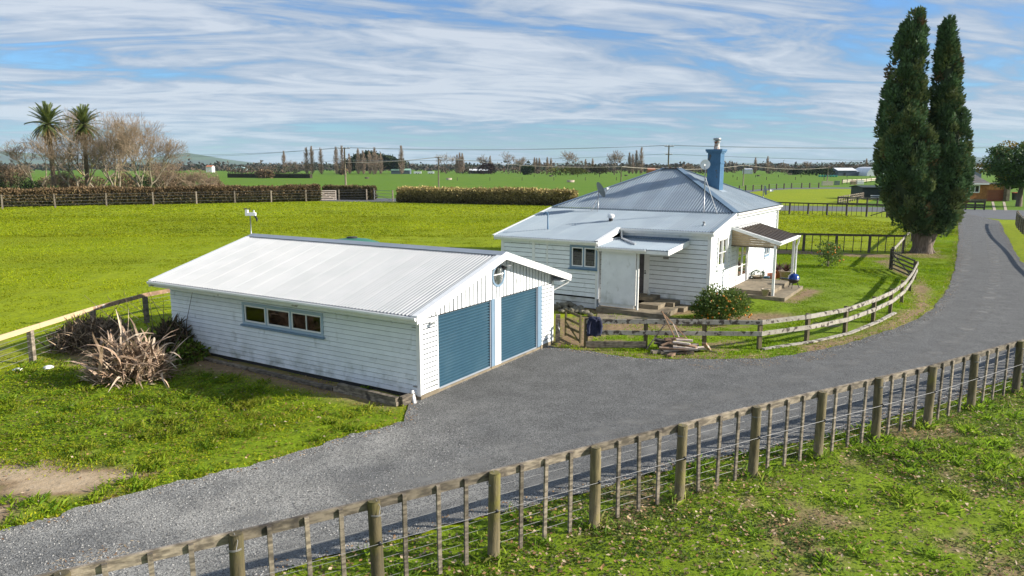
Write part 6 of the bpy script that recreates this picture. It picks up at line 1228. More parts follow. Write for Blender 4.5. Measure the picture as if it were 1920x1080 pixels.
def far_wood():
    C, COLs = [], []
    for i in range(1500):
        Y = rng.uniform(1000, 2400); px = rng.uniform(-150, 2050); f = far(px, 312, Y); n = 30; h = rng.uniform(5, 12) * (1.35 if rng.random() < .2 else 1); w = rng.uniform(8, 26)
        C.append(np.array([f.x, Y, h * .45]) + unit(rng.normal(size=(n, 3))) * np.array([w, 6, h * .5]) * rng.uniform(.5, 1, (n, 1))); b = [(.075, .062, .05), (.04, .05, .028), (.09, .075, .055)][rng.integers(0, 3)]; COLs.append(np.array(b) * rng.uniform(.7, 1.3, (n, 1)))
    for i in range(260):
        Y = rng.uniform(620, 900); px = rng.choice([rng.uniform(430, 560), rng.uniform(1210, 1340), rng.uniform(1540, 1660), rng.uniform(760, 1200), rng.uniform(-100, 60), rng.uniform(1340, 1660)]); f = far(px, 312, Y); n = 40; h = rng.uniform(3, 9) if px < 1540 else rng.uniform(5, 13); w = rng.uniform(3, 9)
        C.append(np.array([f.x, Y, h * .45]) + unit(rng.normal(size=(n, 3))) * np.array([w, 3, h * .5]) * rng.uniform(.4, 1, (n, 1))); b = [(.12, .085, .06), (.045, .05, .028), (.10, .07, .05)][rng.integers(0, 3)]; COLs.append(np.array(b) * rng.uniform(.7, 1.3, (n, 1)))
    C, COLs = np.concatenate(C), np.concatenate(COLs); far_ = np.where(C[:, 1] > 950, 1, 0); D = rand_dirs(len(C)); V, F, cc = leaves(C, D, np.where(far_, 4.6, 1.8), np.where(far_, 3.6, 1.2), COLs); V[:, 2] = np.maximum(V[:, 2], -.05)
    x = put('distant_woods', npmesh('distant_woods', V, F, M['hedge'], cc)); tag(x, 'belts of distant trees and hedges along the horizon', 'distant woods', kind='stuff')
far_wood()

# hills on the horizon
def hills():
    hm = mat('hill_pasture', (.07, .12, .035), (.045, .07, .03), .002, .95)
    def ridge(name, Y, prof, depth=2500):
        V = []; F = []; n = len(prof) * 6; xs = np.linspace(prof[0][0], prof[-1][0], n); ys = np.interp(xs, [p[0] for p in prof], [p[1] for p in prof]); ys = ys - .7 * np.abs(np.sin(xs * .13)) - .4 * np.sin(xs * .31)
        for px, py in zip(xs, ys):
            f = far(px, py, Y); V += [(f.x, Y - depth * .5, -2), (f.x, Y, max(f.z, 0)), (f.x * 1.05, Y + depth, -2)]
        F = [(3 * i + k, 3 * i + 3 + k, 3 * i + 4 + k, 3 * i + 1 + k) for i in range(n - 1) for k in (0, 1)]; me = npmesh(name, V, F, hm, smooth=True); tag(put(name, me), kind='structure')
    ridge('hills', 7000, [(230, 312), (290, 298), (330, 288), (350, 287), (375, 291), (400, 296), (420, 299), (450, 306), (500, 311)])
    ridge('hills', 7500, [(-300, 300), (-60, 285), (0, 283), (40, 286), (90, 292), (160, 300), (230, 312)])
    ridge('hills', 9000, [(1760, 312), (1790, 299), (1815, 296), (1840, 295), (1870, 297), (1920, 300), (2050, 298), (2300, 310)])
    ridge('hills', 9500, [(1000, 312), (1040, 306), (1090, 305), (1120, 308), (1150, 311)])
    ridge('hills', 10500, [(480, 311), (560, 308), (700, 307), (900, 309), (1000, 311)]); ridge('hills', 10500, [(1180, 311), (1300, 308), (1400, 306), (1500, 307), (1620, 303), (1700, 306), (1760, 310)])
hills()

# ------------------------------------------------------------------ poles and lines
def pole(label, px, Y, top_y, arms=(), r=.14, conc=False):
    p = gp(px, Y); h = far(px, top_y, Y).z; t = thing('power_pole', label, 'power pole', p); q = MB(); q.tube([(0, 0, -.3), (0, 0, h)], [r * 1.25, r * .8], 10); q.build('shaft', M['concrete'] if conc else M['wood_grey'], t)
    for z, w in arms:
        q = MB(); q.beam((-w, -.14, h - z), (w, -.14, h - z), .1, .12); a = q.build('crossarm', M['wood_grey'], t)
        for x in (-w * .9, -w * .35, w * .35, w * .9): q = MB(); q.tube([(x, -.14, h - z + .06), (x, -.14, h - z + .26)], [.05, .07], 6); q.build('insulator', M['white'], a)
    return p, h
pl = [pole('tall pale power pole with two crossarms behind the hedge gate', 647, 155, 277, ((.15, 1.2), (2.6, .9)), .17, True), pole('thin power pole with one short arm behind yellow hedge', 822, 150, 294, ((.1, .75),), .13), pole('short service pole at left edge of the house roof', 1165, 150, 312, (), .12),
      pole('power pole with double crossarms behind the roof ridge', 1253, 145, 273, ((.15, .9), (1.7, .7)), .15), pole('small pole in the field right of chimney', 1395, 240, 309, (), .16), pole('small pole in the field left of grey shed', 1553, 300, 314, (), .18)]
def line(label, pts, r, m, sag=.25, group=None):
    q = MB(); P = []
    for a, b in zip(pts[:-1], pts[1:]):
        a, b = Vector(a), Vector(b)
        for k in range(12): f = k / 12; v = a.lerp(b, f); v.z -= sag * 4 * f * (1 - f); P.append(v)
    P.append(Vector(pts[-1])); o = P[0].copy(); q.tube([p - o for p in P], r, 4, smooth=False); tag(q.build('power_line', m, None, o), label, 'power line', group)
lm = mat('line_grey', (.20, .23, .25), None, rough=.6); lb = mat('line_pale', (.48, .43, .36), None, rough=.6)
T1 = lambda i, dx=0, dz=0: (pl[i][0].x + dx, pl[i][0].y, pl[i][1] - dz)
L0, R0 = far(250, 294, 190), far(2100, 271, 138)
line('upper thin wire to the tall pale pole, near one of pair', [L0 + Vector((0, 0, 0)), T1(0, -1, -.05), T1(3, -.8, -.05), R0], .028, lm, .7); line('upper thin wire to the tall pale pole, far one of pair', [L0 + Vector((1, 3, .5)), T1(0, 1, -.05), T1(3, .8, -.05), R0 + Vector((0, 3, .1))], .028, lm, .55)
line('lower thin wire between the crossarm poles', [far(400, 307, 175), T1(0, -.8, 2.5), T1(3, -.6, 1.6), far(2100, 303, 138)], .028, lm, .6)
line('thick pale cable from tall pale pole to the thin pole', [T1(0, 0, 3.0), T1(1, 0, .05)], .05, lb, .35); line('pale cable dipping from thin pole to service pole', [T1(1, 0, .0), T1(2, 0, .05)], .035, lb, .8); line('pale cable from service pole to the field pole', [T1(2, 0, .05), T1(4, 0, .1), T1(5, 0, .1)], .045, lb, .9)

# ------------------------------------------------------------------ far buildings
def shed(name, label, px0, px1, Y, wall_top, ridge_top, base_y, depth, mw, mr, cat='shed', rz=0.0, gable_side=False, doors=()):
    a, b = gp(px0, Y), gp(px1, Y); w = b.x - a.x; h = far(px0, wall_top, Y).z; hr = far(px0, ridge_top, Y).z; t = thing(name, label, cat, a); q = MB(); q.box(0, w, 0, depth, -.2, h); q.build('wall', mw, t); q = MB(); o = .3
    q.hexa([(-o, -o, h), (w + o, -o, h), (w + o, depth / 2, hr), (-o, depth / 2, hr), (-o, -o, h + .12), (w + o, -o, h + .12), (w + o, depth / 2, hr + .12), (-o, depth / 2, hr + .12)]); q.hexa([(-o, depth / 2, hr), (w + o, depth / 2, hr), (w + o, depth + o, h), (-o, depth + o, h), (-o, depth / 2, hr + .12), (w + o, depth / 2, hr + .12), (w + o, depth + o, h + .12), (-o, depth + o, h + .12)]); q.build('roof', mr, t)
    q = MB(); q.poly([(0.01, 0, h), (0.01, depth, h), (0.01, depth / 2, hr)]); q.poly([(w - .01, 0, h), (w - .01, depth, h), (w - .01, depth / 2, hr)]); q.build('gable', mw, t)
    for x0, x1, z0, z1, m in doors: q = MB(); q.box(w * x0, w * x1, -.06, -.01, h * z0, h * z1); q.build('door', m, t)
    return t
shed('farm_shed', 'grey farm shed with white roof beside the round barn', 1572, 1607, 500, 320, 315, 331, 14, M['far_grey'], M['far_white'], doors=((.3, .42, 0, .6, M['dark']),)); shed('lean_to_shed', 'low dark open shed between grey shed and round barn', 1607.5, 1628, 500, 322.5, 321, 331, 8, M['far_grey'], M['far_white'], doors=((.5, .85, 0, .8, M['dark']),))
def arch(name, label, px0, px1, Y, top, depth, m, end):
    a, b = gp(px0, Y), gp(px1, Y); w = b.x - a.x; h = far(px0, top, Y).z; t = thing(name, label, 'barn', a); n = 16; P = [(w / 2 - w / 2 * math.cos(math.pi * k / n), h * math.sin(math.pi * k / n) ** .8) for k in range(n + 1)]; q = MB()
    for k in range(n): q.poly([(P[k][0], 0, P[k][1]), (P[k + 1][0], 0, P[k + 1][1]), (P[k + 1][0], depth, P[k + 1][1]), (P[k][0], depth, P[k][1])], True)
    q.build('roof', m, t); q = MB(); q.poly([(x, .05, z) for x, z in P]); q.build('end_wall', end, t); q = MB(); q.poly([(x, depth - .05, z) for x, z in P]); q.build('end_wall', end, t)
arch('round_barn', 'white round roofed barn left of the cypress', 1627, 1668, 488, 313, 22, M['far_white'], M['far_white']); arch('tunnel_barn', 'pale teal long barn far off left', 430, 458, 900, 312.5, 14, M['far_teal'], M['far_teal'])
shed('long_shed', 'long low shed with pale green roof by pine grove', 733, 768, 620, 319.5, 316.5, 323, 10, M['far_grey'], M['far_green']); shed('white_shed', 'long white low building in field right of chimney', 1398, 1412, 640, 318.5, 316, 322, 8, M['far_white'], M['far_white']); shed('farm_house', 'small far house with rust red roof left of roof ridge', 1216, 1229, 560, 319, 315, 324, 8, M['brick'], M['rusty_door'], 'house'); shed('dairy_shed', 'low dark shed with pale roof among the round bare trees', 880, 918, 640, 320, 317, 324, 9, M['dark'], M['far_white'])
shed('far_shed', 'blue grey shed with white roof above the brick house', 1819, 1842, 330, 317, 312, 326, 9, M['far_grey'], M['far_white']); shed('white_house', 'tiny white house on the far plain beside rounded bare tree', 1494, 1500, 640, 318, 315, 321, 6, M['far_white'], M['far_white'], 'house'); shed('pink_house', 'tiny pink walled house far left below the hill', 386, 397, 800, 313, 310, 319, 8, M['far_white'], M['terracotta'], 'house')
ds = shed('dark_shed', 'dark green hut left of the cypress', 1621, 1660, 145, 352, 349, 373, 5, M['shed_dark'], M['shed_dark']); ds_o = ds.location
t = thing('bench', 'pale garden bench against the dark hut', 'bench', at(1641, 374.5)); q = MB(); q.box(-.85, .85, -.2, .2, .45, .5); q.build('seat', M['far_white'], t)
for x in (-.7, .7): q = MB(); q.box(x - .04, x + .04, -.18, .18, 0, .449); q.build('leg', M['far_white'], t)
q = MB(); q.box(-.85, .85, .2, .24, .7, .85); q.build('backrest', M['far_white'], t)
for i in range(7): p = gp(1538 + i * 5.2, 440); q = MB(); q.tube([(0, -.6, .6), (0, -.45, .6), (0, .45, .6), (0, .6, .6)], [.5, .62, .62, .5], 12); tag(q.build('silage_bale', M['bale'], None, p), ['leftmost', 'second', 'third', 'fourth', 'fifth', 'sixth', 'rightmost'][i] + ' green wrapped silage bale in row left of grey shed', 'bale', 'silage bales by the grey shed')
for px, py, w, lab in ((842, 337, 1.4, 'brown trough nearest the second power pole'), (1070, 341.5, 1.6, 'yellowish trough alone in the middle field'), (1033, 331, 1.2, 'dark trough near the far posts'), (1174, 330, 1.2, 'dark trough left of the roof'), (1422, 330.5, 1.2, 'dark trough right of the chimney'), (688, 335, 1.2, 'dark trough in the field below pine grove')): q = MB(); q.lathe([(w * .9, 0), (w, .8), (w * .85, .8), (w * .8, .5), (.01, .5)], 14); tag(q.build('water_trough', M['pot_beige'] if 'dark' not in lab else M['wood_dark'], None, at(px, py)), lab, 'trough', 'troughs in the far field')
for i, (px, py, w, lab) in enumerate(((783, 326.5, 6, 'white trailer left of another in far field'), (808, 326.5, 5, 'white trailer nearest the second power pole'))):
    p = at(px, py); t = thing('trailer', lab, 'trailer', p); q = MB(); q.box(-w / 2, w / 2, -1, 1, .5, 2.2); q.build('body', M['far_white'], t)
    for x in (-.8, .8): q = MB(); q.tube([(x, -1.05, .4), (x, -.8, .4)], .4, 10); q.build('wheel', M['black'], t)
for i, (px, py, lab) in enumerate(((1551, 347.5, 'wide stack of pale timber at left of paddock yards'), (1569, 346.5, 'grey crate stack beside pale timber'), (1600, 346, 'brown pallet stack in paddock yards'), (1612, 345.5, 'white slatted pallet by the round barn yards'), (1481, 328, 'concrete trough block in middle of right field'))):
    p = at(px, py); t = thing('timber_stack', lab, 'timber stack', p); w = (3.6, 1.6, 2.2, 2.4, 2.8)[i]
    for k in range(4): q = MB(); q.box(-w / 2 + .1 * (k % 2), w / 2, -.5, .5, k * .36, k * .36 + .28); q.build('plank', (M['wood_palew'], M['far_grey'], M['wood_brown'], M['far_white'], M['concrete'])[i], t)

# brick house across the road
def brick_house():
    Y = 135.5; a, b = gp(1741, Y), gp(1889, Y); w = b.x - a.x; t = thing('brick_house', 'low orange brick house with rust red garage door across road', 'house', a); px = lambda x: (x - 1741) / 148 * w; zz = lambda y: far(1800, y, Y).z; hw = zz(345.5)
    wl = (px(1823.5), px(1841.5), zz(361.5), zz(346.8)); gd = (px(1855), px(1887), 0, zz(356)); q = MB(); q.box(.2, w - .2, .25, 9, 0, hw); q.build('inner_lining', M['dark'], t)
    q = MB(); q.box(px(1817) - .3, px(1817), -.5, .1, 0, hw); q.build('brick_pier', M['brick'], t); rows = 30; bh = hw / rows; bl = .62; n = 0; q2 = MB(); big = MB(); big.box(.23, w - .23, .05, .25, 0, hw); 
    me = None
    for r in range(rows):
        x = px(1795) - (bl / 2 if r % 2 else 0)
        while x < px(1855):
            x0, x1, z0, z1 = x, x + bl - .03, r * bh, (r + 1) * bh - .03
            if not (x1 > wl[0] - .1 and x0 < wl[1] + .1 and z1 > wl[2] - .1 and z0 < wl[3] + .1): q2.box(x0, x1, -.03, .02, z0, z1)
            x += bl
    o = q2.build('brickwork', M['brick'], t); o['kind'] = 'stuff'
    q = MB(); q.box(0, px(1795), -.01, .2, 0, hw); q.box(px(1795), wl[0], .021, .2, 0, hw); q.box(wl[1], px(1855), .021, .2, 0, hw); q.box(wl[0], wl[1], .021, .2, 0, wl[2]); q.box(wl[0], wl[1], .021, .2, wl[3], hw); q.box(px(1855), w, .021, .2, gd[3], hw); q.box(px(1887), w, .021, .2, 0, gd[3]); q.build('wall', M['brick'], t)
    pln = Plane((0, 0.021), (1, 0), (0, -1)); window(t, pln, wl[0] + .12, wl[1] - .12, wl[2] + .12, wl[3] - .12, 2, M['paint_trim'], M['paint_trim'], fw=.12)
    q = MB()
    for k in range(8): z0, z1 = gd[3] * k / 8, gd[3] * (k + 1) / 8 - .03; q.box(gd[0], gd[1], -.02 + .0, .02, z0, z1)
    q.build('garage_door', M['rusty_door'], t); q = MB(); q.box(px(1887), px(1893.5), -.9, 1, 0, hw); q.build('garage_pier', M['concrete'], t); q = MB(); q.box(px(1795), px(1855), -.25, -.03, 0, .35); q.build('plinth', M['concrete'], t)
    q = MB(); o_ = .5; hr = zz(325); q.hexa([(-o_, -o_, hw), (px(1858), -o_, hw), (px(1850), 4.5, hr), (2, 4.5, hr), (-o_, -o_, hw + .15), (px(1858), -o_, hw + .15), (px(1850), 4.5, hr + .15), (2, 4.5, hr + .15)]); q.hexa([(2, 4.5, hr), (px(1850), 4.5, hr), (px(1858), 9.5, hw), (-o_, 9.5, hw), (2, 4.5, hr + .15), (px(1850), 4.5, hr + .15), (px(1858), 9.5, hw + .15), (-o_, 9.5, hw + .15)]); q.box(px(1855), w + .4, -.4, 8, hw, hw + .2); rf_ = q.build('roof', M['tile'], t)
    q = MB()
    for k in range(8):
        f = k / 8; q.beam((-.5 + 2.5 * f, -.5 + 5 * f, hw + .2 + (hr - hw) * f), (px(1858) - (px(1858) - px(1850)) * f, -.5 + 5 * f, hw + .2 + (hr - hw) * f), .1, .08)
    q.build('tile_course', M['far_white'] if False else M['cap_grey'], rf_); q = MB(); q.box(-.5, px(1855), -.58, -.5, hw - .05, hw + .18); q.build('gutter', M['paint_trim'], t)
    q = MB(); q.box(px(1812.5), px(1819), 1.0, 1.9, hw, zz(314.5)); q.build('chimney', M['brick'], t)
brick_house()
for px, lab in ((1865, 'left pale concrete wheel strip on lawn before brick house garage'), (1886, 'right pale concrete wheel strip on lawn before brick house garage')): 
    a0, a1 = at(px - 2.8, 394), at(px + 2.8, 394); c0, c1 = at(px - 3 - 3, 378), at(px - 3 + 1.5, 378); sheet('wheel_strip', [tuple(a0[:2]), tuple(a1[:2]), tuple(c1[:2]), tuple(c0[:2])], -.02, M['pot_beige'])
p = at(1903, 376); t = thing('wheelie_bin', 'dark wheelie bin with red lid beside brick garage', 'bin', p); q = MB(); q.hexa([(-.35, -.35, .1), (.35, -.35, .1), (.35, .35, .1), (-.35, .35, .1), (-.45, -.45, 1.4), (.45, -.45, 1.4), (.45, .45, 1.4), (-.45, .45, 1.4)]); q.build('bin_body', M['black'], t); q = MB(); q.box(-.48, .48, -.48, .48, 1.401, 1.52); q.build('lid', M['red'], t)
# ------------------------------------------------------------------ paths and grass
sheet('garden_path', jitter(dense([at(1120, 589, .0), at(1290, 599, .0), at(1300, 607, 0), at(1200, 606, 0), at(1120, 600, 0)], .4), .04), .028, M['concrete'])
sheet('garden_path_slab', jitter(dense([at(1520, 606), at(1585, 601), at(1640, 596), at(1652, 603), at(1590, 612), at(1530, 615)], .4), .04), .028, M['concrete'])

def in_view(P, pad=90):
    q = proj(np.column_stack([P[:, 0], P[:, 1], np.zeros(len(P))])); return (q[:, 0] > -pad) & (q[:, 0] < 1920 + pad) & (q[:, 1] < 1080 + pad) & (P[:, 1] > 3)
BUILT = [[GF.P(-.05, -.05), GF.P(7.55, -.05), GF.P(7.55, 11), GF.P(-.05, 11)], [HF.P(-9.35, -2.4), HF.P(-4.2, -2.4), HF.P(-4.1, -2.8), HF.P(-.7, -2.8), HF.P(0, 0), HF.P(.05, 2.6), HF.P(2.7, 2.6), HF.P(2.7, 6.8), HF.P(0, 7.2), HF.P(0, 12), HF.P(-9.3, 12)]]
def scatter(poly, dens, holes=True):
    q = np.asarray([(p[0], p[1]) for p in poly]); lo, hi = q.min(0), q.max(0); n = int(dens * np.prod(hi - lo)); P = rng.uniform(lo, hi, (n, 2)); P = P[in_view(P)]; P = P[inside(P, poly)]
    if holes:
        k = ~inside(P, DRIVE)
        for b in BUILT: k &= ~inside(P, b)
        P = P[k]
    return P
def grass(name, P, Lr, Wd, pal, lean=.5, tuft=None, kind='stuff', clump=None, droop=0):
    n = len(P); z = height(P) - .015; ang = rng.uniform(0, 6.283, n); t = rng.uniform(.15, lean + .25, n); D = np.stack([np.cos(ang) * t, np.sin(ang) * t, np.ones(n)], 1); D = unit(D); S = np.stack([-np.sin(ang), np.cos(ang), np.zeros(n)], 1)
    L_ = rng.uniform(Lr[0], Lr[1], n)
    if clump is not None: L_ = L_ * clump
    B = np.column_stack([P, z]); W_ = (Wd * rng.uniform(.6, 1.3, n))[:, None]; L1 = L_[:, None]
    V = np.stack([B - S * W_ / 2, B + S * W_ / 2, B + D * L1 * .6 + S * W_ * .4 - S * 0, B + D * L1 + np.stack([np.cos(ang), np.sin(ang), -.2 * np.ones(n)], 1) * L1 * .35], 1).reshape(-1, 3); F = np.arange(n * 4).reshape(n, 4)
    pal = np.asarray(pal); big = vnoise(P, .35, 21) * .5 + vnoise(P, 1.6, 22) * .5; idx = np.clip((big + rng.normal(0, .16, n)) * len(pal), 0, len(pal) - 1).astype(int); col = pal[idx] * rng.uniform(.65, 1.35, (n, 1)) * (.72 + .56 * vnoise(P, .13, 61) ** 1.0 * 1.0 + .25 * (vnoise(P * np.array([.35, 1.0]), .6, 62) - .5))[:, None]
    o = put(name, npmesh(name, V, F, M['grassblade'], np.repeat(col, 4, 0))); o['kind'] = kind; return o
G_RIGHT = [(0.094, 0.161, 0.022), (0.141, 0.242, 0.022), (0.197, 0.305, 0.022), (0.254, 0.341, 0.033), (0.282, 0.269, 0.088), (0.15, 0.242, 0.033), (0.123, 0.215, 0.033)]
G_YARD = [(0.158, 0.269, 0.007), (0.214, 0.34, 0.007), (0.261, 0.366, 0.0063), (0.298, 0.374, 0.007)]
G_PAD = [(0.194, 0.255, 0.005), (0.252, 0.31, 0.005), (0.286, 0.333, 0.005), (0.319, 0.342, 0.01), (0.223, 0.286, 0.005)]
G_LEFT = [(0.183, 0.297, 0.012), (0.269, 0.404, 0.012), (0.416, 0.475, 0.012), (0.514, 0.499, 0.02), (0.294, 0.427, 0.014), (0.416, 0.38, 0.06), (0.22, 0.356, 0.012)]
def lawn(name, poly, dens, Lr, Wd, pal, lean=.5, thin=.85):
    P = scatter(poly, dens); d = dirt_mask(P); k = rng.random(len(P)) > d * thin; P = P[k]
    c = .55 + .9 * vnoise(P, 1.5, 31) * vnoise(P, .5, 32) * 1.6
    return grass(name, P, Lr, Wd, pal, lean, clump=c)
lawn('lawn_grass_near', RIGHT_LAWN, 640, (.025, .07), .024, G_RIGHT, 1.1)
lawn('lawn_grass_left', LEFT_LAWN, 640, (.022, .06), .026, G_LEFT, 1.2)
lawn('yard_grass', TREE_VERGE, 420, (.04, .10), .03, G_YARD, .6); lawn('house_lawn_grass', YARD, 300, (.04, .09), .035, G_YARD, .6)
PADK = [Vector((-15.6, 20, 0)), Vector((-15, 29, 0)), GF.P(0, 11.2), GF.P(7.6, 11.2), GF.P(7.6, 0), Vector((2, 26, 0)), HF.P(-9.4, -2.3), HF.P(-9.4, 12), HF.P(0, 12), Vector((23, 54, 0)), Vector((34, 53, 0)), Vector((38, 68, 0)), Vector((-60, 68, 0)), Vector((-40, 20, 0))]
lawn('paddock_grass', PADK, 70, (.035, .085), .055, G_PAD, .9)
PADK2 = [Vector((-75, 66, 0)), Vector((45, 66, 0)), Vector((42, 92, 0)), Vector((-78, 95, 0))]
P = scatter(PADK2, 30); grass('far_paddock_grass', P, (.05, .13), .11, G_PAD, 1.0, clump=.5 + vnoise(P, .5, 3))
# weeds: broad low leaves in rosettes
def weeds(name, P, k, ls, pal, rad=.07):
    n = len(P); C = np.repeat(np.column_stack([P, height(P) + .015]), k, 0) + rng.normal(0, rad, (n * k, 3)) * np.array([1, 1, .25]); a = rng.uniform(0, 6.283, n * k); D = unit(np.stack([np.cos(a), np.sin(a), rng.uniform(.1, .7, n * k)], 1)); pal = np.asarray(pal); col = np.repeat(pal[rng.integers(0, len(pal), n)], k, 0) * rng.uniform(.65, 1.35, (n * k, 1)); L_ = ls * rng.uniform(.6, 1.4, n * k); V, F, cc = leaves(C, D, L_, L_ * .7, col, N=np.tile([[0, 0, 1.0]], (n * k, 1)) + rng.normal(0, .3, (n * k, 3))); o = put(name, npmesh(name, V, F, M['grassblade'], cc)); o['kind'] = 'stuff'
P = scatter(RIGHT_LAWN, 55); weeds('lawn_weeds', P[rng.random(len(P)) < .3 + .9 * (vnoise(P, .8, 40) > .45)], 9, .052, [(.10, .17, .03), (.15, .22, .035), (.17, .21, .06), (.07, .115, .022), (.16, .13, .06)])
P = scatter(LEFT_LAWN, 26); P = P[dirt_mask(P) < .4]; weeds('left_weeds', P, 8, .055, [(.18, .30, .015), (.36, .40, .02), (.13, .22, .018), (.30, .37, .015), (.30, .24, .06)])
P = scatter(LEAFY, 34); P = P[inside(P, LEFT_LAWN)]; weeds('rough_undergrowth', P, 8, .065, [(.12, .21, .012), (.17, .27, .014), (.27, .35, .016), (.16, .14, .05)], .14)
# fallen leaves
def fallen(name, poly, dens, ls, keep=None):
    P = scatter(poly, dens, False); 
    if keep is not None: P = P[keep(P)]
    n = len(P); z = np.where(inside(P, DRIVE), .02, height(P) + rng.uniform(.02, .09, n)); a = rng.uniform(0, 6.283, n); D = unit(np.stack([np.cos(a), np.sin(a), rng.normal(0, .25, n)], 1)); pal = np.array([(.42, .25, .11), (.5, .34, .2), (.30, .16, .07), (.55, .42, .28)]); V, F, cc = leaves(np.column_stack([P, z]), D, ls * rng.uniform(.6, 1.4, n), ls * .7, pal[rng.integers(0, 4, n)] * rng.uniform(.6, 1.2, (n, 1)), N=np.tile([[0, 0, 1.0]], (n, 1)) + rng.normal(0, .3, (n, 3))); o = put(name, npmesh(name, V, F, M['leaf'], cc)); o['kind'] = 'stuff'
fallen('fallen_leaves_near', RIGHT_LAWN, 60, .07, lambda P: rng.random(len(P)) < .25 + vnoise(P, .6, 50)); fallen('fallen_leaves_left', LEFT_LAWN, 3, .08)
edge_band = lambda P: (dist_poly(P, DRIVE) < .45) & (rng.random(len(P)) < .5)
fallen('fallen_leaves_verge', TREE_VERGE, 30, .07, lambda P: (dirt_mask(P) > .45) | (dist_poly(P, DRIVE) < .3)); fallen('fallen_leaves_drive', DRIVE, 40, .05, lambda P: (dist_poly(P, DRIVE) < .35))

PADK3 = [Vector((-95, 93, 0)), Vector((45, 92, 0)), Vector((44, 104, 0)), Vector((5, 120, 0)), Vector((-22, 134, 0)), Vector((-36, 133, 0)), Vector((-80, 116, 0)), Vector((-110, 108, 0))]
P = scatter(PADK3, 9, False); grass('far_paddock_grass', P, (.05, .13), .22, G_PAD, 1.0, clump=.5 + vnoise(P, .5, 3))

# taller bright tufts standing in the lawns
def tufts(name, poly, dens, pal, n=34, rad=.11, Lr=(.10, .22)):
    P = scatter(poly, dens); P = P[(dirt_mask(P) < .6)]; P = P[rng.random(len(P)) < .25 + .8 * (vnoise(P, .55, 71) > .5)]; k = len(P); Q = np.repeat(P, n, 0) + rng.normal(0, rad, (k * n, 2)); keep = ~inside(Q, DRIVE); Q = Q[keep]; return grass(name, Q, Lr, .022, pal, .7)
tufts('lawn_tufts', RIGHT_LAWN, 3.2, [(.12, .21, .02), (.17, .27, .02), (.23, .31, .03)]); tufts('left_tufts', LEFT_LAWN, 2.4, [(.12, .22, .015), (.22, .31, .016), (.30, .33, .03)])
# the air: a thin even haze over the whole plain
q = MB(); q.box(-13900, 13900, -13900, 13900, -4, 260); hzm = bpy.data.materials.new('haze'); hzm.use_nodes = True; nt = hzm.node_tree; nt.nodes.clear(); o_ = nt.nodes.new('ShaderNodeOutputMaterial'); v_ = nt.nodes.new('ShaderNodeVolumePrincipled'); v_.inputs['Color'].default_value = (.62, .81, 1, 1); v_.inputs['Density'].default_value = 4.2e-5; nt.links.new(v_.outputs[0], o_.inputs['Volume'])
tag(q.build('haze', hzm), kind='stuff')

# straw and leaf litter lying on the drive
for nm, reg, d in (('verge_litter', ((1290, 684), (1380, 678), (1480, 672), (1560, 660), (1570, 668), (1500, 682), (1400, 694), (1300, 694)), 130), ('drive_litter', ((70, 1062), (160, 1032), (255, 1012), (270, 1030), (180, 1060), (100, 1090)), 90)):
    poly = px_region(reg); P = scatter(poly, d, False); P = P[rng.random(len(P)) < (vnoise(P, 2.2, 81) > .5) * .9 + .05]; n = len(P); a = rng.uniform(0, 6.283, n); D = np.stack([np.cos(a), np.sin(a), np.zeros(n)], 1); pal = np.array([(.42, .31, .19), (.5, .4, .27), (.33, .2, .11)])
    V, F, cc = leaves(np.column_stack([P, np.full(n, .022)]), D, rng.uniform(.04, .11, n), .022, pal[rng.integers(0, 3, n)] * rng.uniform(.7, 1.2, (n, 1)), N=np.tile([[0, 0, 1.0]], (n, 1))); o = put(nm, npmesh(nm, V, F, M['leaf'], cc)); o['kind'] = 'stuff'

# loose stones along the drive edges and over the gravelled end
def stones(name, poly, dens, keep, sz):
    P = scatter(poly, dens, False); P = P[inside(P, DRIVE)]; P = P[keep(P)]; n = len(P); a = rng.uniform(0, 6.283, n); s_ = sz * rng.uniform(.5, 1.4, n); z = np.full(n, .013); V = []
    for k in range(4): t = a + k * 1.571; V.append(np.stack([P[:, 0] + np.cos(t) * s_ * rng.uniform(.7, 1.2, n), P[:, 1] + np.sin(t) * s_ * rng.uniform(.7, 1.2, n), z], 1))
    V.append(np.stack([P[:, 0], P[:, 1], z + s_ * .8], 1)); V = np.stack(V, 1).reshape(-1, 3); b = np.arange(n)[:, None] * 5; F = np.concatenate([b + np.array([[k, (k + 1) % 4, 4]]) for k in range(4)]); g = rng.choice([.09, .16, .24, .34], n)[:, None] * np.array([[1, .98, .93]]); o = put(name, npmesh(name, V, F, M['stone'], np.repeat(g, 5, 0))); o['kind'] = 'stuff'
M['stone'] = mat('chip_stone', (1, 1, 1), attr='Col', rough=.85)
GRV = px_region(((-60, 1100), (-60, 990), (465, 870), (790, 780), (880, 800), (860, 870), (640, 1000), (420, 1090)))
stones('loose_gravel', GRV, 190, lambda P: rng.random(len(P)) < .25 + .7 * vnoise(P, .7, 91), .017); stones('edge_gravel', DRIVE, 260, lambda P: (dist_poly(P, DRIVE) < .4) & (P[:, 1] < 40), .018)
# longer grass left round the post feet
P = np.concatenate([np.array([[p.x, p.y]]) + rng.normal(0, .16, (46, 2)) for p in FENCE_LINE[1:16]]); grass('post_grass', P, (.12, .26), .022, G_RIGHT, .6)

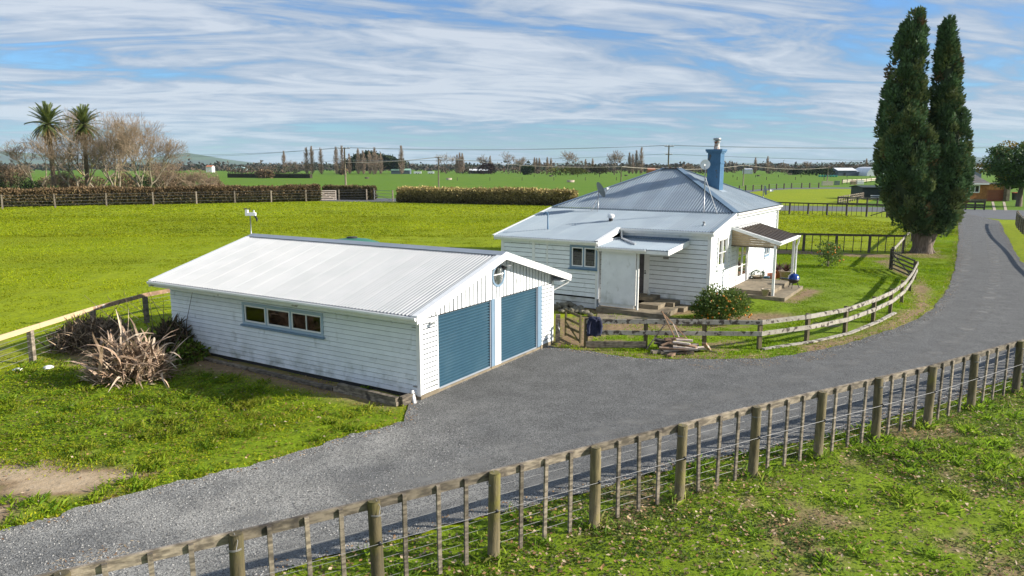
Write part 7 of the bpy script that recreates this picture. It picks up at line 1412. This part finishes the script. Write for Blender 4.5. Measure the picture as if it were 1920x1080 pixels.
# faint compacted wheel tracks on the drive
tm = bpy.data.materials.new('wheel_track'); tm.use_nodes = True; nt = tm.node_tree; b_ = nt.nodes['Principled BSDF']; b_.inputs['Base Color'].default_value = (.20, .198, .19, 1); b_.inputs['Roughness'].default_value = .9; tr = nt.nodes.new('ShaderNodeBsdfTransparent'); mx = nt.nodes.new('ShaderNodeMixShader'); nz = nt.nodes.new('ShaderNodeTexNoise'); nz.inputs['Scale'].default_value = 1.1; nz.inputs['Detail'].default_value = 8
ge = nt.nodes.new('ShaderNodeNewGeometry'); nt.links.new(ge.outputs['Position'], nz.inputs['Vector']); mr_ = nt.nodes.new('ShaderNodeMapRange'); mr_.inputs[1].default_value = .42; mr_.inputs[2].default_value = .7; mr_.inputs[4].default_value = .8; nt.links.new(nz.outputs[0], mr_.inputs[0])
at_ = nt.nodes.new('ShaderNodeAttribute'); at_.attribute_name = 'Edge'; ml_ = nt.nodes.new('ShaderNodeMath'); ml_.operation = 'MULTIPLY'; nt.links.new(mr_.outputs[0], ml_.inputs[0]); nt.links.new(at_.outputs['Fac'], ml_.inputs[1]); nt.links.new(ml_.outputs[0], mx.inputs[0]); nt.links.new(tr.outputs[0], mx.inputs[1]); nt.links.new(b_.outputs[0], mx.inputs[2]); nt.links.new(mx.outputs[0], nt.nodes['Material Output'].inputs[0])
def track(pxs, off, w=.42):
    P = smooth_line([at(*q) for q in pxs], 8); V, F, E = [], [], []
    for i, p in enumerate(P):
        d = (P[min(i + 1, len(P) - 1)] - P[max(i - 1, 0)]).normalized(); n = Vector((-d.y, d.x, 0)); f = min(1, i / 6, (len(P) - 1 - i) / 6)
        for s_, e in ((-1, 0), (-.4, 1), (.4, 1), (1, 0)): q = p + n * (off + s_ * w); V.append((q.x, q.y, .017)); E.append(e * f)
    F = [(4 * i + k, 4 * i + k + 1, 4 * i + k + 5, 4 * i + k + 4) for i in range(len(P) - 1) for k in range(3)]; me = npmesh('wheel_track', V, F, tm); a = me.attributes.new('Edge', 'FLOAT', 'POINT'); a.data.foreach_set('value', np.asarray(E, np.float32)); tag(put('wheel_track', me), kind='structure')
T1_ = ((1835, 402), (1836, 450), (1838, 500), (1815, 562), (1755, 622), (1640, 690), (1470, 740), (1300, 790), (1100, 850), (900, 905), (600, 985), (300, 1050)); track(T1_, .8); track(T1_, -.8)
